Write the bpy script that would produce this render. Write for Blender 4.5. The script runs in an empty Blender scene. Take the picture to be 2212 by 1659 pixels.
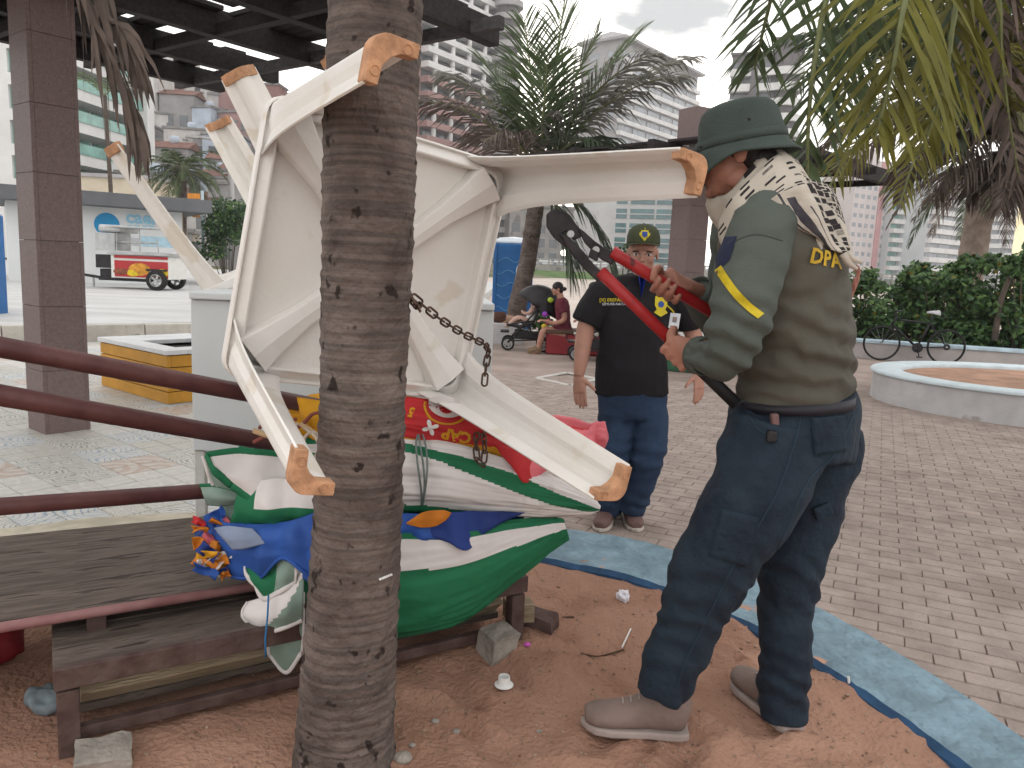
import bpy, bmesh, math, random
import numpy as np
from mathutils import Vector, Matrix, noise
from mathutils.bvhtree import BVHTree
random.seed(7)
sc = bpy.context.scene
COL = sc.collection
V = Vector
# ---------------------------------------------------------------- camera
H_EYE, PITCH, ROLL, FPX = 1.46, math.radians(8.65), 0.045, 1661.0   # pixels of a 2212 x 1659 picture
cF = V((0, math.cos(PITCH), -math.sin(PITCH)))
cU0 = V((0, math.sin(PITCH), math.cos(PITCH)))
cU = cU0 * math.cos(ROLL) - V((1, 0, 0)) * math.sin(ROLL)
cR = V((1, 0, 0)) * math.cos(ROLL) + cU0 * math.sin(ROLL)
cC = V((0, 0, H_EYE))
cam_d = bpy.data.cameras.new('camera'); cam = bpy.data.objects.new('camera', cam_d); COL.objects.link(cam)
cam_d.sensor_width = 36; cam_d.lens = 36 * FPX / 2212; cam_d.clip_start = 0.05; cam_d.clip_end = 3000
mw = Matrix((cR, cU, -cF)).transposed().to_4x4(); mw.translation = cC; cam.matrix_world = mw
sc.camera = cam
def ray(u, v): return cR * ((u - 1106) / FPX) - cU * ((v - 829.5) / FPX) + cF
def gp(u, v, z=0.0):
    d = ray(u, v); return cC + d * ((z - H_EYE) / d.z)
def px(u, v, y):
    d = ray(u, v); return cC + d * (y / d.y)
def pr(r, y): return r * y / FPX
# ---------------------------------------------------------------- world, sun, exposure
SUN_EL, SUN_AZ = math.radians(9), math.radians(2)        # low ahead, veiled by cloud
w = bpy.data.worlds.new('World'); sc.world = w; w.use_nodes = True
nt = w.node_tree; nt.nodes.clear()
def N(nt, t, **k):
    n = nt.nodes.new(t)
    for a, b in k.items(): setattr(n, a, b)
    return n
sky = N(nt, 'ShaderNodeTexSky', sky_type='NISHITA', sun_disc=False)
sky.sun_elevation = SUN_EL; sky.sun_rotation = SUN_AZ; sky.air_density = 1.0; sky.dust_density = 3.0
hsv = N(nt, 'ShaderNodeHueSaturation'); hsv.inputs['Saturation'].default_value = 0.35; hsv.inputs['Value'].default_value = 1.0
tc = N(nt, 'ShaderNodeTexCoord')
mp = N(nt, 'ShaderNodeMapping'); mp.inputs['Scale'].default_value = (1.0, 1.0, 3.2)
nz = N(nt, 'ShaderNodeTexNoise'); nz.inputs['Scale'].default_value = 2.6; nz.inputs['Detail'].default_value = 3; nz.inputs['Roughness'].default_value = .55
rp = N(nt, 'ShaderNodeValToRGB')
rp.color_ramp.elements[0].position = .40; rp.color_ramp.elements[0].color = (11.0, 10.75, 10.5, 1)
rp.color_ramp.elements[1].position = .68; rp.color_ramp.elements[1].color = (9.6, 9.5, 9.5, 1)
mx = N(nt, 'ShaderNodeMixRGB'); mx.inputs['Fac'].default_value = .86
bg = N(nt, 'ShaderNodeBackground'); bg.inputs['Strength'].default_value = 0.15
wo = N(nt, 'ShaderNodeOutputWorld')
L = nt.links.new
L(sky.outputs[0], hsv.inputs['Color']); L(tc.outputs['Generated'], mp.inputs[0]); L(mp.outputs[0], nz.inputs['Vector'])
# one grey cloud in view, above the flats
dt = N(nt, 'ShaderNodeVectorMath', operation='DISTANCE'); cd = ray(1455, 28).normalized(); dt.inputs[1].default_value = (cd.x, cd.y, cd.z * 3.0)
mp2 = N(nt, 'ShaderNodeMapping'); mp2.inputs['Scale'].default_value = (1, 1, 3.0); L(tc.outputs['Generated'], mp2.inputs[0])
n5 = N(nt, 'ShaderNodeTexNoise'); n5.inputs['Scale'].default_value = 22; n5.inputs['Detail'].default_value = 3; L(mp2.outputs[0], n5.inputs['Vector']); L(mp2.outputs[0], dt.inputs[0])
ma = N(nt, 'ShaderNodeMath', operation='MULTIPLY_ADD'); ma.inputs[1].default_value = -.10; L(n5.outputs['Fac'], ma.inputs[0]); L(dt.outputs['Value'], ma.inputs[2])
cr5 = N(nt, 'ShaderNodeValToRGB'); cr5.color_ramp.elements[0].position = .0; cr5.color_ramp.elements[0].color = (1, 1, 1, 1); cr5.color_ramp.elements[1].position = .05; cr5.color_ramp.elements[1].color = (0, 0, 0, 1); L(ma.outputs[0], cr5.inputs[0])
mx5 = N(nt, 'ShaderNodeMixRGB'); mx5.inputs[2].default_value = (4.4, 4.5, 4.55, 1); L(cr5.outputs[0], mx5.inputs[0]); L(mx.outputs[0], mx5.inputs[1])
L(nz.outputs['Fac'], rp.inputs[0]); L(hsv.outputs[0], mx.inputs[1]); L(rp.outputs[0], mx.inputs[2]); L(mx5.outputs[0], bg.inputs[0]); L(bg.outputs[0], wo.inputs[0])
sd = bpy.data.lights.new('sun', 'SUN'); sd.energy = 0.7; sd.angle = math.radians(16); sd.color = (1.0, .90, .76)
sun = bpy.data.objects.new('sun', sd); COL.objects.link(sun)
sdir = V((math.sin(SUN_AZ) * math.cos(SUN_EL), math.cos(SUN_AZ) * math.cos(SUN_EL), math.sin(SUN_EL)))
sun.rotation_euler = sdir.to_track_quat('Z', 'Y').to_euler(); sun.location = (0, 20, 12)
vs = sc.view_settings; vs.view_transform = 'Standard'; vs.look = 'None'; vs.gamma = 1; vs.use_curve_mapping = False; vs.exposure = 0.17
sc.cycles.use_adaptive_sampling = True; sc.cycles.adaptive_threshold = .02; sc.cycles.max_bounces = 4; sc.cycles.diffuse_bounces = 2; sc.cycles.use_light_tree = False; sc.cycles.caustics_reflective = False; sc.cycles.caustics_refractive = False; sc.cycles.glossy_bounces = 2; sc.cycles.transmission_bounces = 3; sc.cycles.transparent_max_bounces = 8

# ---------------------------------------------------------------- materials
MATS = {}
def M(name, col, rough=.75, var=.12, scale=6, bump=.0, bscale=40, metal=0, col2=None, spec=.35, stretch=(1, 1, 1), rnd=0.0,
      trans=0.0, lo=.35, hi=.65, detail=3, coord='Object', spots=None, emit=None, bdist=.01, coat=0):
    """noise-coloured principled material; rnd: tone per object; spots=(colour, scale, threshold); trans: leaf translucency"""
    if name in MATS: return MATS[name]
    m = bpy.data.materials.new(name); m.use_nodes = True; t = m.node_tree; t.nodes.clear(); L = t.links.new
    out = N(t, 'ShaderNodeOutputMaterial'); b = N(t, 'ShaderNodeBsdfPrincipled')
    b.inputs['Roughness'].default_value = rough; b.inputs['Metallic'].default_value = metal; b.inputs['Specular IOR Level'].default_value = spec
    if coat: b.inputs['Coat Weight'].default_value = coat; b.inputs['Coat Roughness'].default_value = .15
    tc = N(t, 'ShaderNodeTexCoord'); mp = N(t, 'ShaderNodeMapping'); mp.inputs['Scale'].default_value = stretch
    if coord == 'World':
        g = N(t, 'ShaderNodeNewGeometry'); L(g.outputs['Position'], mp.inputs[0])
    else: L(tc.outputs[coord], mp.inputs[0])
    nz = N(t, 'ShaderNodeTexNoise'); nz.inputs['Scale'].default_value = scale; nz.inputs['Detail'].default_value = detail; nz.inputs['Roughness'].default_value = .6
    L(mp.outputs[0], nz.inputs['Vector'])
    rp = N(t, 'ShaderNodeValToRGB'); rp.color_ramp.elements[0].position = lo; rp.color_ramp.elements[1].position = hi
    c1 = [max(0, c * (1 - var)) for c in col]; c2 = [min(1, c * (1 + var)) for c in (col if col2 is None else col)]
    if col2 is not None: c1, c2 = col, col2
    rp.color_ramp.elements[0].color = (*c1, 1); rp.color_ramp.elements[1].color = (*c2, 1)
    L(nz.outputs['Fac'], rp.inputs[0]); src = rp.outputs[0]
    if spots:
        n3 = N(t, 'ShaderNodeTexNoise'); n3.inputs['Scale'].default_value = spots[1]; n3.inputs['Detail'].default_value = 3; L(mp.outputs[0], n3.inputs['Vector'])
        r3 = N(t, 'ShaderNodeValToRGB'); r3.color_ramp.elements[0].position = spots[2]; r3.color_ramp.elements[1].position = spots[2] + .04
        r3.color_ramp.elements[0].color = (0, 0, 0, 1); r3.color_ramp.elements[1].color = (1, 1, 1, 1); L(n3.outputs['Fac'], r3.inputs[0])
        m3 = N(t, 'ShaderNodeMixRGB'); m3.inputs[2].default_value = (*spots[0], 1); L(r3.outputs[0], m3.inputs[0]); L(src, m3.inputs[1]); src = m3.outputs[0]
    if rnd:
        oi = N(t, 'ShaderNodeObjectInfo'); mr = N(t, 'ShaderNodeMapRange'); mr.inputs[3].default_value = 1 - rnd; mr.inputs[4].default_value = 1 + rnd
        L(oi.outputs['Random'], mr.inputs[0]); mm = N(t, 'ShaderNodeMixRGB', blend_type='MULTIPLY'); mm.inputs[0].default_value = 1
        cmb = N(t, 'ShaderNodeCombineColor'); [L(mr.outputs[0], cmb.inputs[i]) for i in range(3)]
        L(src, mm.inputs[1]); L(cmb.outputs[0], mm.inputs[2]); src = mm.outputs[0]
    L(src, b.inputs['Base Color'])
    if bump:
        n2 = N(t, 'ShaderNodeTexNoise'); n2.inputs['Scale'].default_value = bscale; n2.inputs['Detail'].default_value = 2; L(mp.outputs[0], n2.inputs['Vector'])
        bp = N(t, 'ShaderNodeBump'); bp.inputs['Strength'].default_value = bump; bp.inputs['Distance'].default_value = bdist
        L(n2.outputs['Fac'], bp.inputs['Height']); L(bp.outputs[0], b.inputs['Normal'])
    if emit:
        b.inputs['Emission Color'].default_value = (*emit[0], 1); b.inputs['Emission Strength'].default_value = emit[1]
    if trans:
        tr = N(t, 'ShaderNodeBsdfTranslucent'); L(src, tr.inputs[0]); ms = N(t, 'ShaderNodeMixShader'); ms.inputs[0].default_value = trans
        L(b.outputs[0], ms.inputs[1]); L(tr.outputs[0], ms.inputs[2]); L(ms.outputs[0], out.inputs[0])
    else: L(b.outputs[0], out.inputs[0])
    MATS[name] = m; return m
def glass_mat(name, col, rough=.08):
    return M(name, col, rough=rough, var=.25, scale=.6, spec=.8)
# ---------------------------------------------------------------- mesh helpers
def catmull(pts, n):
    """n samples per span through pts (list of tuples of any length)"""
    P = np.array([np.asarray(p, float) for p in pts]); out = []
    Q = np.vstack([2 * P[0] - P[1], P, 2 * P[-1] - P[-2]])
    for i in range(1, len(Q) - 2):
        for k in range(n):
            t = k / n; a, b, c, d = Q[i - 1], Q[i], Q[i + 1], Q[i + 2]
            out.append(.5 * ((2 * b) + (-a + c) * t + (2 * a - 5 * b + 4 * c - d) * t * t + (-a + 3 * b - 3 * c + d) * t ** 3))
    out.append(P[-1]); return np.array(out)
class MB:
    def __init__(s): s.v = []; s.f = []; s.mi = []; s.uv = {}
    def add(s, vs, fs, mi=0):
        o = len(s.v); s.v.extend([tuple(v) for v in vs])
        for i, f in enumerate(fs):
            s.f.append(tuple(o + k for k in f)); s.mi.append(mi if not isinstance(mi, (list, tuple)) else mi[i])
        return o
    def box(s, c, size, rot=None, mi=0):
        hx, hy, hz = [q / 2 for q in size]; c = V(c)
        vs = [V((x, y, z)) for x in (-hx, hx) for y in (-hy, hy) for z in (-hz, hz)]
        if rot is not None:
            R = Matrix.Rotation(rot, 3, 'Z') if isinstance(rot, (int, float)) else rot
            vs = [R @ v for v in vs]
        s.add([c + v for v in vs], [(0, 1, 3, 2), (4, 6, 7, 5), (0, 4, 5, 1), (2, 3, 7, 6), (0, 2, 6, 4), (1, 5, 7, 3)], mi); return s
    def bar(s, a, b, wd, ht, up=(0, 0, 1), mi=0):
        a, b = V(a), V(b); t = (b - a); l = t.length; t.normalize(); up = V(up); sx = t.cross(up)
        if sx.length < 1e-4: sx = t.cross(V((0, 1, 0)))
        sx.normalize(); uz = sx.cross(t)
        s.box((a + b) / 2, (l, wd, ht), Matrix((t, sx, t.cross(sx))).transposed(), mi); return s
    def tube(s, pts, r, n=8, mi=0, cap=True, ref=None, rb=None, smooth=0, fn=None, mif=None):
        """sweep a circle / ellipse (r across ref, rb across the other axis) along pts"""
        P = [V(p) for p in pts]; m = len(P)
        ra = list(r) if hasattr(r, '__len__') else [r] * m; rb_ = ra if rb is None else (list(rb) if hasattr(rb, '__len__') else [rb] * m)
        if smooth and m > 2:
            A = catmull([(*P[i], ra[i], rb_[i]) for i in range(m)], smooth); P = [V(a[:3]) for a in A]; ra = [max(1e-4, a[3]) for a in A]; rb_ = [max(1e-4, a[4]) for a in A]; m = len(P)
        T = []
        for i in range(m):
            d = P[min(i + 1, m - 1)] - P[max(i - 1, 0)]; T.append(d.normalized() if d.length > 1e-9 else V((0, 0, 1)))
        if ref is None: a = T[0].orthogonal().normalized()
        else: a = (V(ref) - T[0] * T[0].dot(V(ref))).normalized()
        vs = []
        for i in range(m):
            if ref is not None:
                q = V(ref) - T[i] * T[i].dot(V(ref)); a = q.normalized() if q.length > .05 else a
            a = (a - T[i] * T[i].dot(a)).normalized(); b = T[i].cross(a)
            for k in range(n):
                th = 2 * math.pi * k / n; q = 1.0 if fn is None else fn(i / (m - 1), th)
                vs.append(P[i] + (a * math.cos(th) * ra[i] + b * math.sin(th) * rb_[i]) * q)
        fs = []; mis = []
        for i in range(m - 1):
            for k in range(n):
                fs.append((i * n + k, i * n + (k + 1) % n, (i + 1) * n + (k + 1) % n, (i + 1) * n + k)); mis.append(mi if mif is None else mif((i + .5) / (m - 1), 2 * math.pi * (k + .5) / n))
        if cap:
            vs.append(P[0]); vs.append(P[-1]); c0, c1 = m * n, m * n + 1
            for k in range(n): fs.append((c0, (k + 1) % n, k)); mis.append(mi if mif is None else mif(0, 0))
            for k in range(n): fs.append((c1, (m - 1) * n + k, (m - 1) * n + (k + 1) % n)); mis.append(mi if mif is None else mif(1, 0))
        s.add(vs, fs, mis); return s
    def ell(s, c, r, R=None, n=16, m=10, mi=0):
        c = V(c); vs = []; R = R or Matrix.Identity(3)
        for i in range(m + 1):
            ph = math.pi * i / m
            for k in range(n):
                th = 2 * math.pi * k / n; vs.append(c + R @ V((r[0] * math.sin(ph) * math.cos(th), r[1] * math.sin(ph) * math.sin(th), r[2] * math.cos(ph))))
        s.add(vs, [(i * n + k, (i + 1) * n + k, (i + 1) * n + (k + 1) % n, i * n + (k + 1) % n) for i in range(m) for k in range(n)], mi); return s
    def lathe(s, prof, c=(0, 0, 0), n=24, R=None, mi=0, sx=1, sy=1):
        c = V(c); vs = []; R = R or Matrix.Identity(3)
        for (r, z) in prof:
            for k in range(n):
                th = 2 * math.pi * k / n; vs.append(c + R @ V((r * sx * math.cos(th), r * sy * math.sin(th), z)))
        m = len(prof)
        s.add(vs, [(i * n + k, i * n + (k + 1) % n, (i + 1) * n + (k + 1) % n, (i + 1) * n + k) for i in range(m - 1) for k in range(n)], mi); return s
    def grid(s, P, mi=0, mif=None):
        """P[i][j] points"""
        a, b = len(P), len(P[0]); fs = []; ms = []
        for i in range(a - 1):
            for j in range(b - 1):
                fs.append((i * b + j, i * b + j + 1, (i + 1) * b + j + 1, (i + 1) * b + j)); ms.append(mi if mif is None else mif((i + .5) / (a - 1), (j + .5) / (b - 1)))
        o = s.add([p for row in P for p in row], fs, ms)
        for i in range(a):
            for j in range(b): s.uv[o + i * b + j] = (i / (a - 1), j / (b - 1))
        return s
    def prism(s, poly, z0, z1, mi=0):
        n = len(poly)
        s.add([(x, y, z0) for x, y in poly] + [(x, y, z1) for x, y in poly], [tuple(range(n - 1, -1, -1)), tuple(range(n, 2 * n))] + [(i, (i + 1) % n, n + (i + 1) % n, n + i) for i in range(n)], mi); return s
    def mesh(s, name):
        me = bpy.data.meshes.new(name); me.from_pydata(s.v, [], s.f); me.polygons.foreach_set('material_index', s.mi); me.update()
        if s.uv:
            uvl = me.uv_layers.new(name='UVMap'); vi = np.zeros(len(me.loops), int); me.loops.foreach_get('vertex_index', vi)
            uvl.data.foreach_set('uv', np.array([s.uv.get(i, (0, 0)) for i in vi], float).ravel())
        return me
    def build(s, name, mats, parent=None, smooth=False, bevel=0, solid=0, fixn=True, local=False, subd=0, auto=False):
        me = s.mesh(name)
        if fixn:
            bm = bmesh.new(); bm.from_mesh(me); bmesh.ops.recalc_face_normals(bm, faces=bm.faces); bm.to_mesh(me); bm.free()
        return link(name, me, mats, parent, smooth, bevel, solid, local, subd)
def wloc(o):
    q = V((0, 0, 0))
    while o is not None: q = q + o.location; o = o.parent
    return q
def link(name, me, mats, parent=None, smooth=False, bevel=0, solid=0, local=False, subd=0):
    mats = mats if isinstance(mats, (list, tuple)) else [mats]
    for m in mats: me.materials.append(m)
    o = bpy.data.objects.new(name, me); COL.objects.link(o)
    if smooth:
        me.polygons.foreach_set('use_smooth', [True] * len(me.polygons))
    if parent is not None:
        o.parent = parent
        if not local: me.transform(Matrix.Translation(-wloc(parent)))
    if bevel:
        md = o.modifiers.new('bevel', 'BEVEL'); md.width = bevel; md.segments = 2; md.limit_method = 'ANGLE'
    if solid:
        md = o.modifiers.new('solid', 'SOLIDIFY'); md.thickness = solid; md.offset = 0
    if subd:
        md = o.modifiers.new('sub', 'SUBSURF'); md.levels = subd; md.render_levels = subd
    return o
def tag(o, label=None, cat=None, group=None, kind=None):
    if label: o['label'] = label
    if cat: o['category'] = cat
    if group: o['group'] = group
    if kind: o['kind'] = kind
    return o
def thing(name, label, cat, loc=(0, 0, 0), group=None):
    o = bpy.data.objects.new(name, None); COL.objects.link(o); o.location = loc; o.empty_display_size = .1
    return tag(o, label, cat, group)
def copy_tree(o, parent=None):
    c = o.copy(); COL.objects.link(c)
    if parent is not None: c.parent = parent
    for ch in list(o.children): copy_tree(ch, c)
    return c
def inst(me, name, parent, loc, rot=(0, 0, 0), scale=(1, 1, 1)):
    o = bpy.data.objects.new(name, me); COL.objects.link(o); o.parent = parent; o.location = V(loc) - (wloc(parent) if parent else V()); o.rotation_euler = rot; o.scale = scale
    return o
def remesh(mb, voxel, smooth=6, fac=.5):
    me = mb.mesh('tmp'); o = bpy.data.objects.new('tmp', me); COL.objects.link(o)
    md = o.modifiers.new('r', 'REMESH'); md.mode = 'VOXEL'; md.voxel_size = voxel; md.use_smooth_shade = True
    if smooth: s = o.modifiers.new('s', 'SMOOTH'); s.iterations = smooth; s.factor = fac
    dg = bpy.context.evaluated_depsgraph_get(); r = bpy.data.meshes.new_from_object(o.evaluated_get(dg))
    bpy.data.objects.remove(o); bpy.data.meshes.remove(me); r.materials.clear(); return r
def displace(me, fn):
    n = len(me.vertices); co = np.zeros(n * 3); no = np.zeros(n * 3); me.vertices.foreach_get('co', co); me.vertices.foreach_get('normal', no)
    co = co.reshape(-1, 3); no = no.reshape(-1, 3)
    d = np.array([fn(co[i], no[i]) for i in range(n)]); co += no * d[:, None]
    me.vertices.foreach_set('co', co.ravel()); me.update()
def bvh(o):
    me = o.data; mw = Matrix.Translation(wloc(o)); return BVHTree.FromPolygons([mw @ v.co for v in me.vertices], [p.vertices for p in me.polygons])
def text2d(body, size=1.0, bold=0.0):
    c = bpy.data.curves.new('t', 'FONT'); c.body = body; c.size = size; c.align_x = 'CENTER'; c.align_y = 'CENTER'; c.offset = bold; c.resolution_u = 2
    o = bpy.data.objects.new('t', c); COL.objects.link(o); dg = bpy.context.evaluated_depsgraph_get(); dg.update()
    me = bpy.data.meshes.new_from_object(o.evaluated_get(dg)); bpy.data.objects.remove(o)
    bm = bmesh.new(); bm.from_mesh(me); bmesh.ops.triangulate(bm, faces=bm.faces)
    vs = [tuple(v.co[:2]) for v in bm.verts]; fs = [tuple(v.index for v in f.verts) for f in bm.faces]; bm.free(); bpy.data.meshes.remove(me); return vs, fs
def project(mb, vs, fs, org, ax, ay, dirn, tree, off=.002, mi=0, back=.15):
    """lay a flat print on a surface: shoot along dirn from org + x ax + y ay"""
    dirn = V(dirn).normalized(); out = []
    for x, y in vs:
        p = V(org) + V(ax) * x + V(ay) * y; h = tree.ray_cast(p - dirn * back, dirn, back * 2)
        out.append((h[0] - dirn * off) if h[0] is not None else p)
    mb.add(out, fs, mi)
def disc2d(r, n=16, sx=1, sy=1, rings=2, c=(0, 0)):
    vs = [c]; fs = []
    for j in range(1, rings + 1):
        for k in range(n):
            th = 2 * math.pi * k / n; vs.append((c[0] + r * j / rings * sx * math.cos(th), c[1] + r * j / rings * sy * math.sin(th)))
    for k in range(n): fs.append((0, 1 + k, 1 + (k + 1) % n))
    for j in range(1, rings):
        for k in range(n): a = 1 + (j - 1) * n + k; b = 1 + (j - 1) * n + (k + 1) % n; fs.append((a, a + n, b + n, b))
    return vs, fs
def poly2d(pts):
    """fan from the centroid with one inner ring, so it bends on a surface"""
    n = len(pts); c = (sum(p[0] for p in pts) / n, sum(p[1] for p in pts) / n)
    vs = [c] + [((p[0] + c[0]) / 2, (p[1] + c[1]) / 2) for p in pts] + list(pts)
    fs = [(0, 1 + k, 1 + (k + 1) % n) for k in range(n)] + [(1 + k, 1 + n + k, 1 + n + (k + 1) % n, 1 + (k + 1) % n) for k in range(n)]
    return vs, fs
def fbm(p, s=1.0, o=3):
    return noise.fractal(V(p) * s, 1.0, 2.0, o)
# ================================================================= SETTING
def closed(pts, n):
    P = [np.array(p, float) for p in pts]; m = len(P); out = []
    for i in range(m):
        a, b, c, d = P[i - 1], P[i], P[(i + 1) % m], P[(i + 2) % m]
        for k in range(n):
            t = k / n; out.append(.5 * ((2 * b) + (-a + c) * t + (2 * a - 5 * b + 4 * c - d) * t * t + (-a + 3 * b - 3 * c + d) * t ** 3))
    return out
def inside(x, y, poly):
    r = False; n = len(poly); j = n - 1
    for i in range(n):
        xi, yi = poly[i][0], poly[i][1]; xj, yj = poly[j][0], poly[j][1]
        if (yi > y) != (yj > y) and x < (xj - xi) * (y - yi) / (yj - yi) + xi: r = not r
        j = i
    return r
OUT = closed([(1.53, 1.6), (1.51, 2.03), (1.43, 2.41), (1.22, 2.89), (.76, 3.45), (.30, 3.65), (-.5, 3.80), (-1.56, 3.64), (-2.27, 3.3), (-3.0, 2.5), (-3.2, 1.4), (-2.8, 0), (-1.5, -1.1), (0, -1.4), (1.0, -.6), (1.45, .6)], 10)
INN = closed([(1.27, 1.55), (1.23, 1.95), (1.12, 2.27), (.96, 2.60), (.60, 3.03), (.17, 3.23), (-.5, 3.42), (-1.45, 3.3), (-2.1, 2.98), (-2.7, 2.3), (-2.85, 1.35), (-2.5, .1), (-1.35, -.8), (0, -1.05), (.8, -.4), (1.18, .6)], 10)
SAND_Z = .15
# ground to the horizon: pale beach sand
m_beach = M('beach_sand', (.50, .43, .38), rough=.95, var=.12, scale=.08, coord='World', bump=.2, bscale=3)
g = MB(); g.add([(-1500, -300, -.03), (1500, -300, -.03), (1500, 2500, -.03), (-1500, 2500, -.03)], [(0, 1, 2, 3)])
tag(g.build('ground', m_beach), kind='structure')
# pavement: grey-brown concrete blocks
m_joint = M('paver_bed', (.335, .264, .23), rough=.95, var=.2, scale=1.4, coord='World', bump=.4, bscale=9, stretch=(1, 1, 1))
pv = MB(); pv.add([(-1.0, -6, -.008), (14, -6, -.008), (14, 15.5, -.008), (3.5, 19.5, -.008), (-4.2, 19.5, -.008), (-1.0, 3.6, -.008)], [(0, 1, 2, 3, 4, 5)])
pave = tag(pv.build('pavement', m_joint), kind='structure')
dA = (gp(2212, 1330) - gp(1769, 1243)); dA.z = 0; dA.normalize(); dB = V((-dA.y, dA.x, 0))
m_pav = M('paver', (.335, .272, .240), rough=.92, var=.16, scale=5, coord='World', bump=.6, bscale=70, rnd=.055, spots=((.275, .217, .19), 1.3, .60))
pm = MB(); lx, ly = .0994, .0480
pm.add([(-lx, -ly, -.006), (lx, -ly, -.006), (lx, ly, -.006), (-lx, ly, -.006), (-lx + .003, -ly + .005, .003), (lx - .003, -ly + .005, .003), (lx - .003, ly - .005, .003), (-lx + .003, ly - .005, .003)],
       [(4, 5, 6, 7), (0, 1, 5, 4), (1, 2, 6, 5), (2, 3, 7, 6), (3, 0, 4, 7)])
paver_me = pm.mesh('paver'); paver_me.materials.append(m_pav)
def proj_px(p):
    d = V(p) - cC; z = d.dot(cF); return (1106 + FPX * d.dot(cR) / z, 829.5 - FPX * d.dot(cU) / z, z)
cand = []
for i in range(-70, 90):
    for j in range(-10, 170):
        p = dA * (i * .2 + (.1 if j % 2 else 0)) + dB * (j * .1) + V((1.2, 2.0, 0))
        if p.y < 1.5 or p.y > 10.5 or p.x < -.9 + (3.9 - p.y) * .15: continue
        u, v, z = proj_px(p)
        if z < .5 or not (-120 < u < 2350) or v > 1800 or inside(p.x, p.y, OUT): continue
        if u < 1000: continue
        cand.append((z - (2.2 if u > 1850 or (1500 < u < 1850 and v > 1150) else 0), p))
cand.sort(key=lambda t: t[0])
rest = MB(); R3 = Matrix.Rotation(math.atan2(dA.y, dA.x), 3, 'Z'); az = math.atan2(dA.y, dA.x)
for k, (s_, p) in enumerate(cand):
    dz = random.uniform(-.0025, .002); rz = random.gauss(0, .012)
    if k < 300:
        inst(paver_me, 'paver', pave, p + V((0, 0, dz)), (random.gauss(0, .006), random.gauss(0, .006), az + rz))
    else:
        R = Matrix.Rotation(az + rz, 3, 'Z'); rest.add([p + V((0, 0, dz)) + R @ V(v) for v in pm.v], pm.f)
tag(rest.build('paver', m_pav, pave, fixn=False), kind='stuff')
# ---- planter round the palm: painted kerb + red sand
m_blue = M('kerb_blue_paint', (.185, .275, .33), rough=.8, var=.2, scale=7, bump=1.0, bscale=18, coord='World', spots=((.47, .27, .18), 5.5, .65), bdist=.03)
m_beige = M('kerb_bare_concrete', (.48, .43, .34), rough=.9, var=.15, scale=8, bump=.5, bscale=30, coord='World')
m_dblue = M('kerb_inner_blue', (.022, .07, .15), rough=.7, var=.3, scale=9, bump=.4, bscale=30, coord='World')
m_wallc = M('kerb_outer_face', (.46, .46, .46), rough=.9, var=.1, scale=4, bump=.3, bscale=30, coord='World')
n = len(OUT)
planter = thing('palm_planter', 'low kerbed planter of red sand round the palm, blue painted kerb', 'planter', (0, 1.2, 0))
def rim_part(i0, i1, top, inn, name, lab):
    b = MB(); rows = []
    for i in range(i0, i1 + 1):
        k = i % n; o, q = np.array(OUT[k]), np.array(INN[k]); zz = .20 + .006 * fbm((k * .3, 0, 0), 1.3)
        wob = .010 * fbm((o[0] * 3, o[1] * 3, 0)); d = (q - o) / np.linalg.norm(q - o)
        o2 = o + d * wob; q2 = q + d * .014 * fbm((q[0] * 4, q[1] * 4, 5))
        rows.append([(*o2, -.02), (*o2, zz - .02), (*(o2 + d * .018), zz), (*(q2 * .5 + o2 * .5), zz + .004), (*(q2 - d * .018), zz - .003), (*q2, zz - .022), (*q2, .06)])
    b.grid(rows, mif=lambda s, t: 2 if t < .3 else (1 if t > .68 else 0))
    o = b.build(name, [top, inn, m_wallc], planter, smooth=False)
    if lab: o['label'] = lab
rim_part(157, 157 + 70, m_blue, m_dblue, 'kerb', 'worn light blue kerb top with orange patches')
rim_part(67, 157, m_beige, m_beige, 'kerb', 'unpainted beige kerb')
m_sand = M('red_sand', (.30, .165, .115), rough=1.0, col2=(.405, .238, .170), scale=1.6, bump=.9, bscale=55, coord='World', spec=.1, spots=((.25, .13, .088), 9, .70), bdist=.012)
steps = [(V((random.uniform(-.2, 1.0), random.uniform(1.4, 3.0), 0)), random.uniform(0, 3.14)) for _ in range(45)]
sm_ = MB(); rows = []
cx, cy = -.55, 1.3; NR = 96
def sand_h(x, y):
    h = .016 * fbm((x, y, 0), 2.2) + .012 * fbm((x, y, 3), 7) + .006 * fbm((x, y, 9), 22, 2) + .012 * max(0, fbm((x, y, 5), 11, 2)) * math.exp(-((x - 1.0) ** 2 + (y - 2.0) ** 2) / .12) * 2
    for c, a in steps:
        dx, dy = x - c.x, y - c.y
        if abs(dx) < .25 and abs(dy) < .25:
            e = ((dx * math.cos(a) + dy * math.sin(a)) / .13) ** 2 + ((-dx * math.sin(a) + dy * math.cos(a)) / .05) ** 2
            h += -.018 * math.exp(-e) + .010 * math.exp(-(e - 2) ** 2)
    return h
for r in range(NR + 1):
    f = (r / NR) ** .8 * 1.03; row = []
    for k in range(0, n + 1):
        q = INN[k % n]; x, y = cx + (q[0] - cx) * f, cy + (q[1] - cy) * f
        row.append((x, y, SAND_Z + sand_h(x, y) + .034 * max(0, (f - .84) / .19) ** 2 * (1 + .9 * fbm((x, y, 2), 5))))
    rows.append(row)
sm_.grid(rows); sand_o = tag(sm_.build('sand', m_sand, smooth=True), kind='structure')
sand_bvh = bvh(sand_o)
def sand_z(x, y):
    h = sand_bvh.ray_cast(V((x, y, 1)), V((0, 0, -1))); return h[0].z if h[0] is not None else SAND_Z
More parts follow.
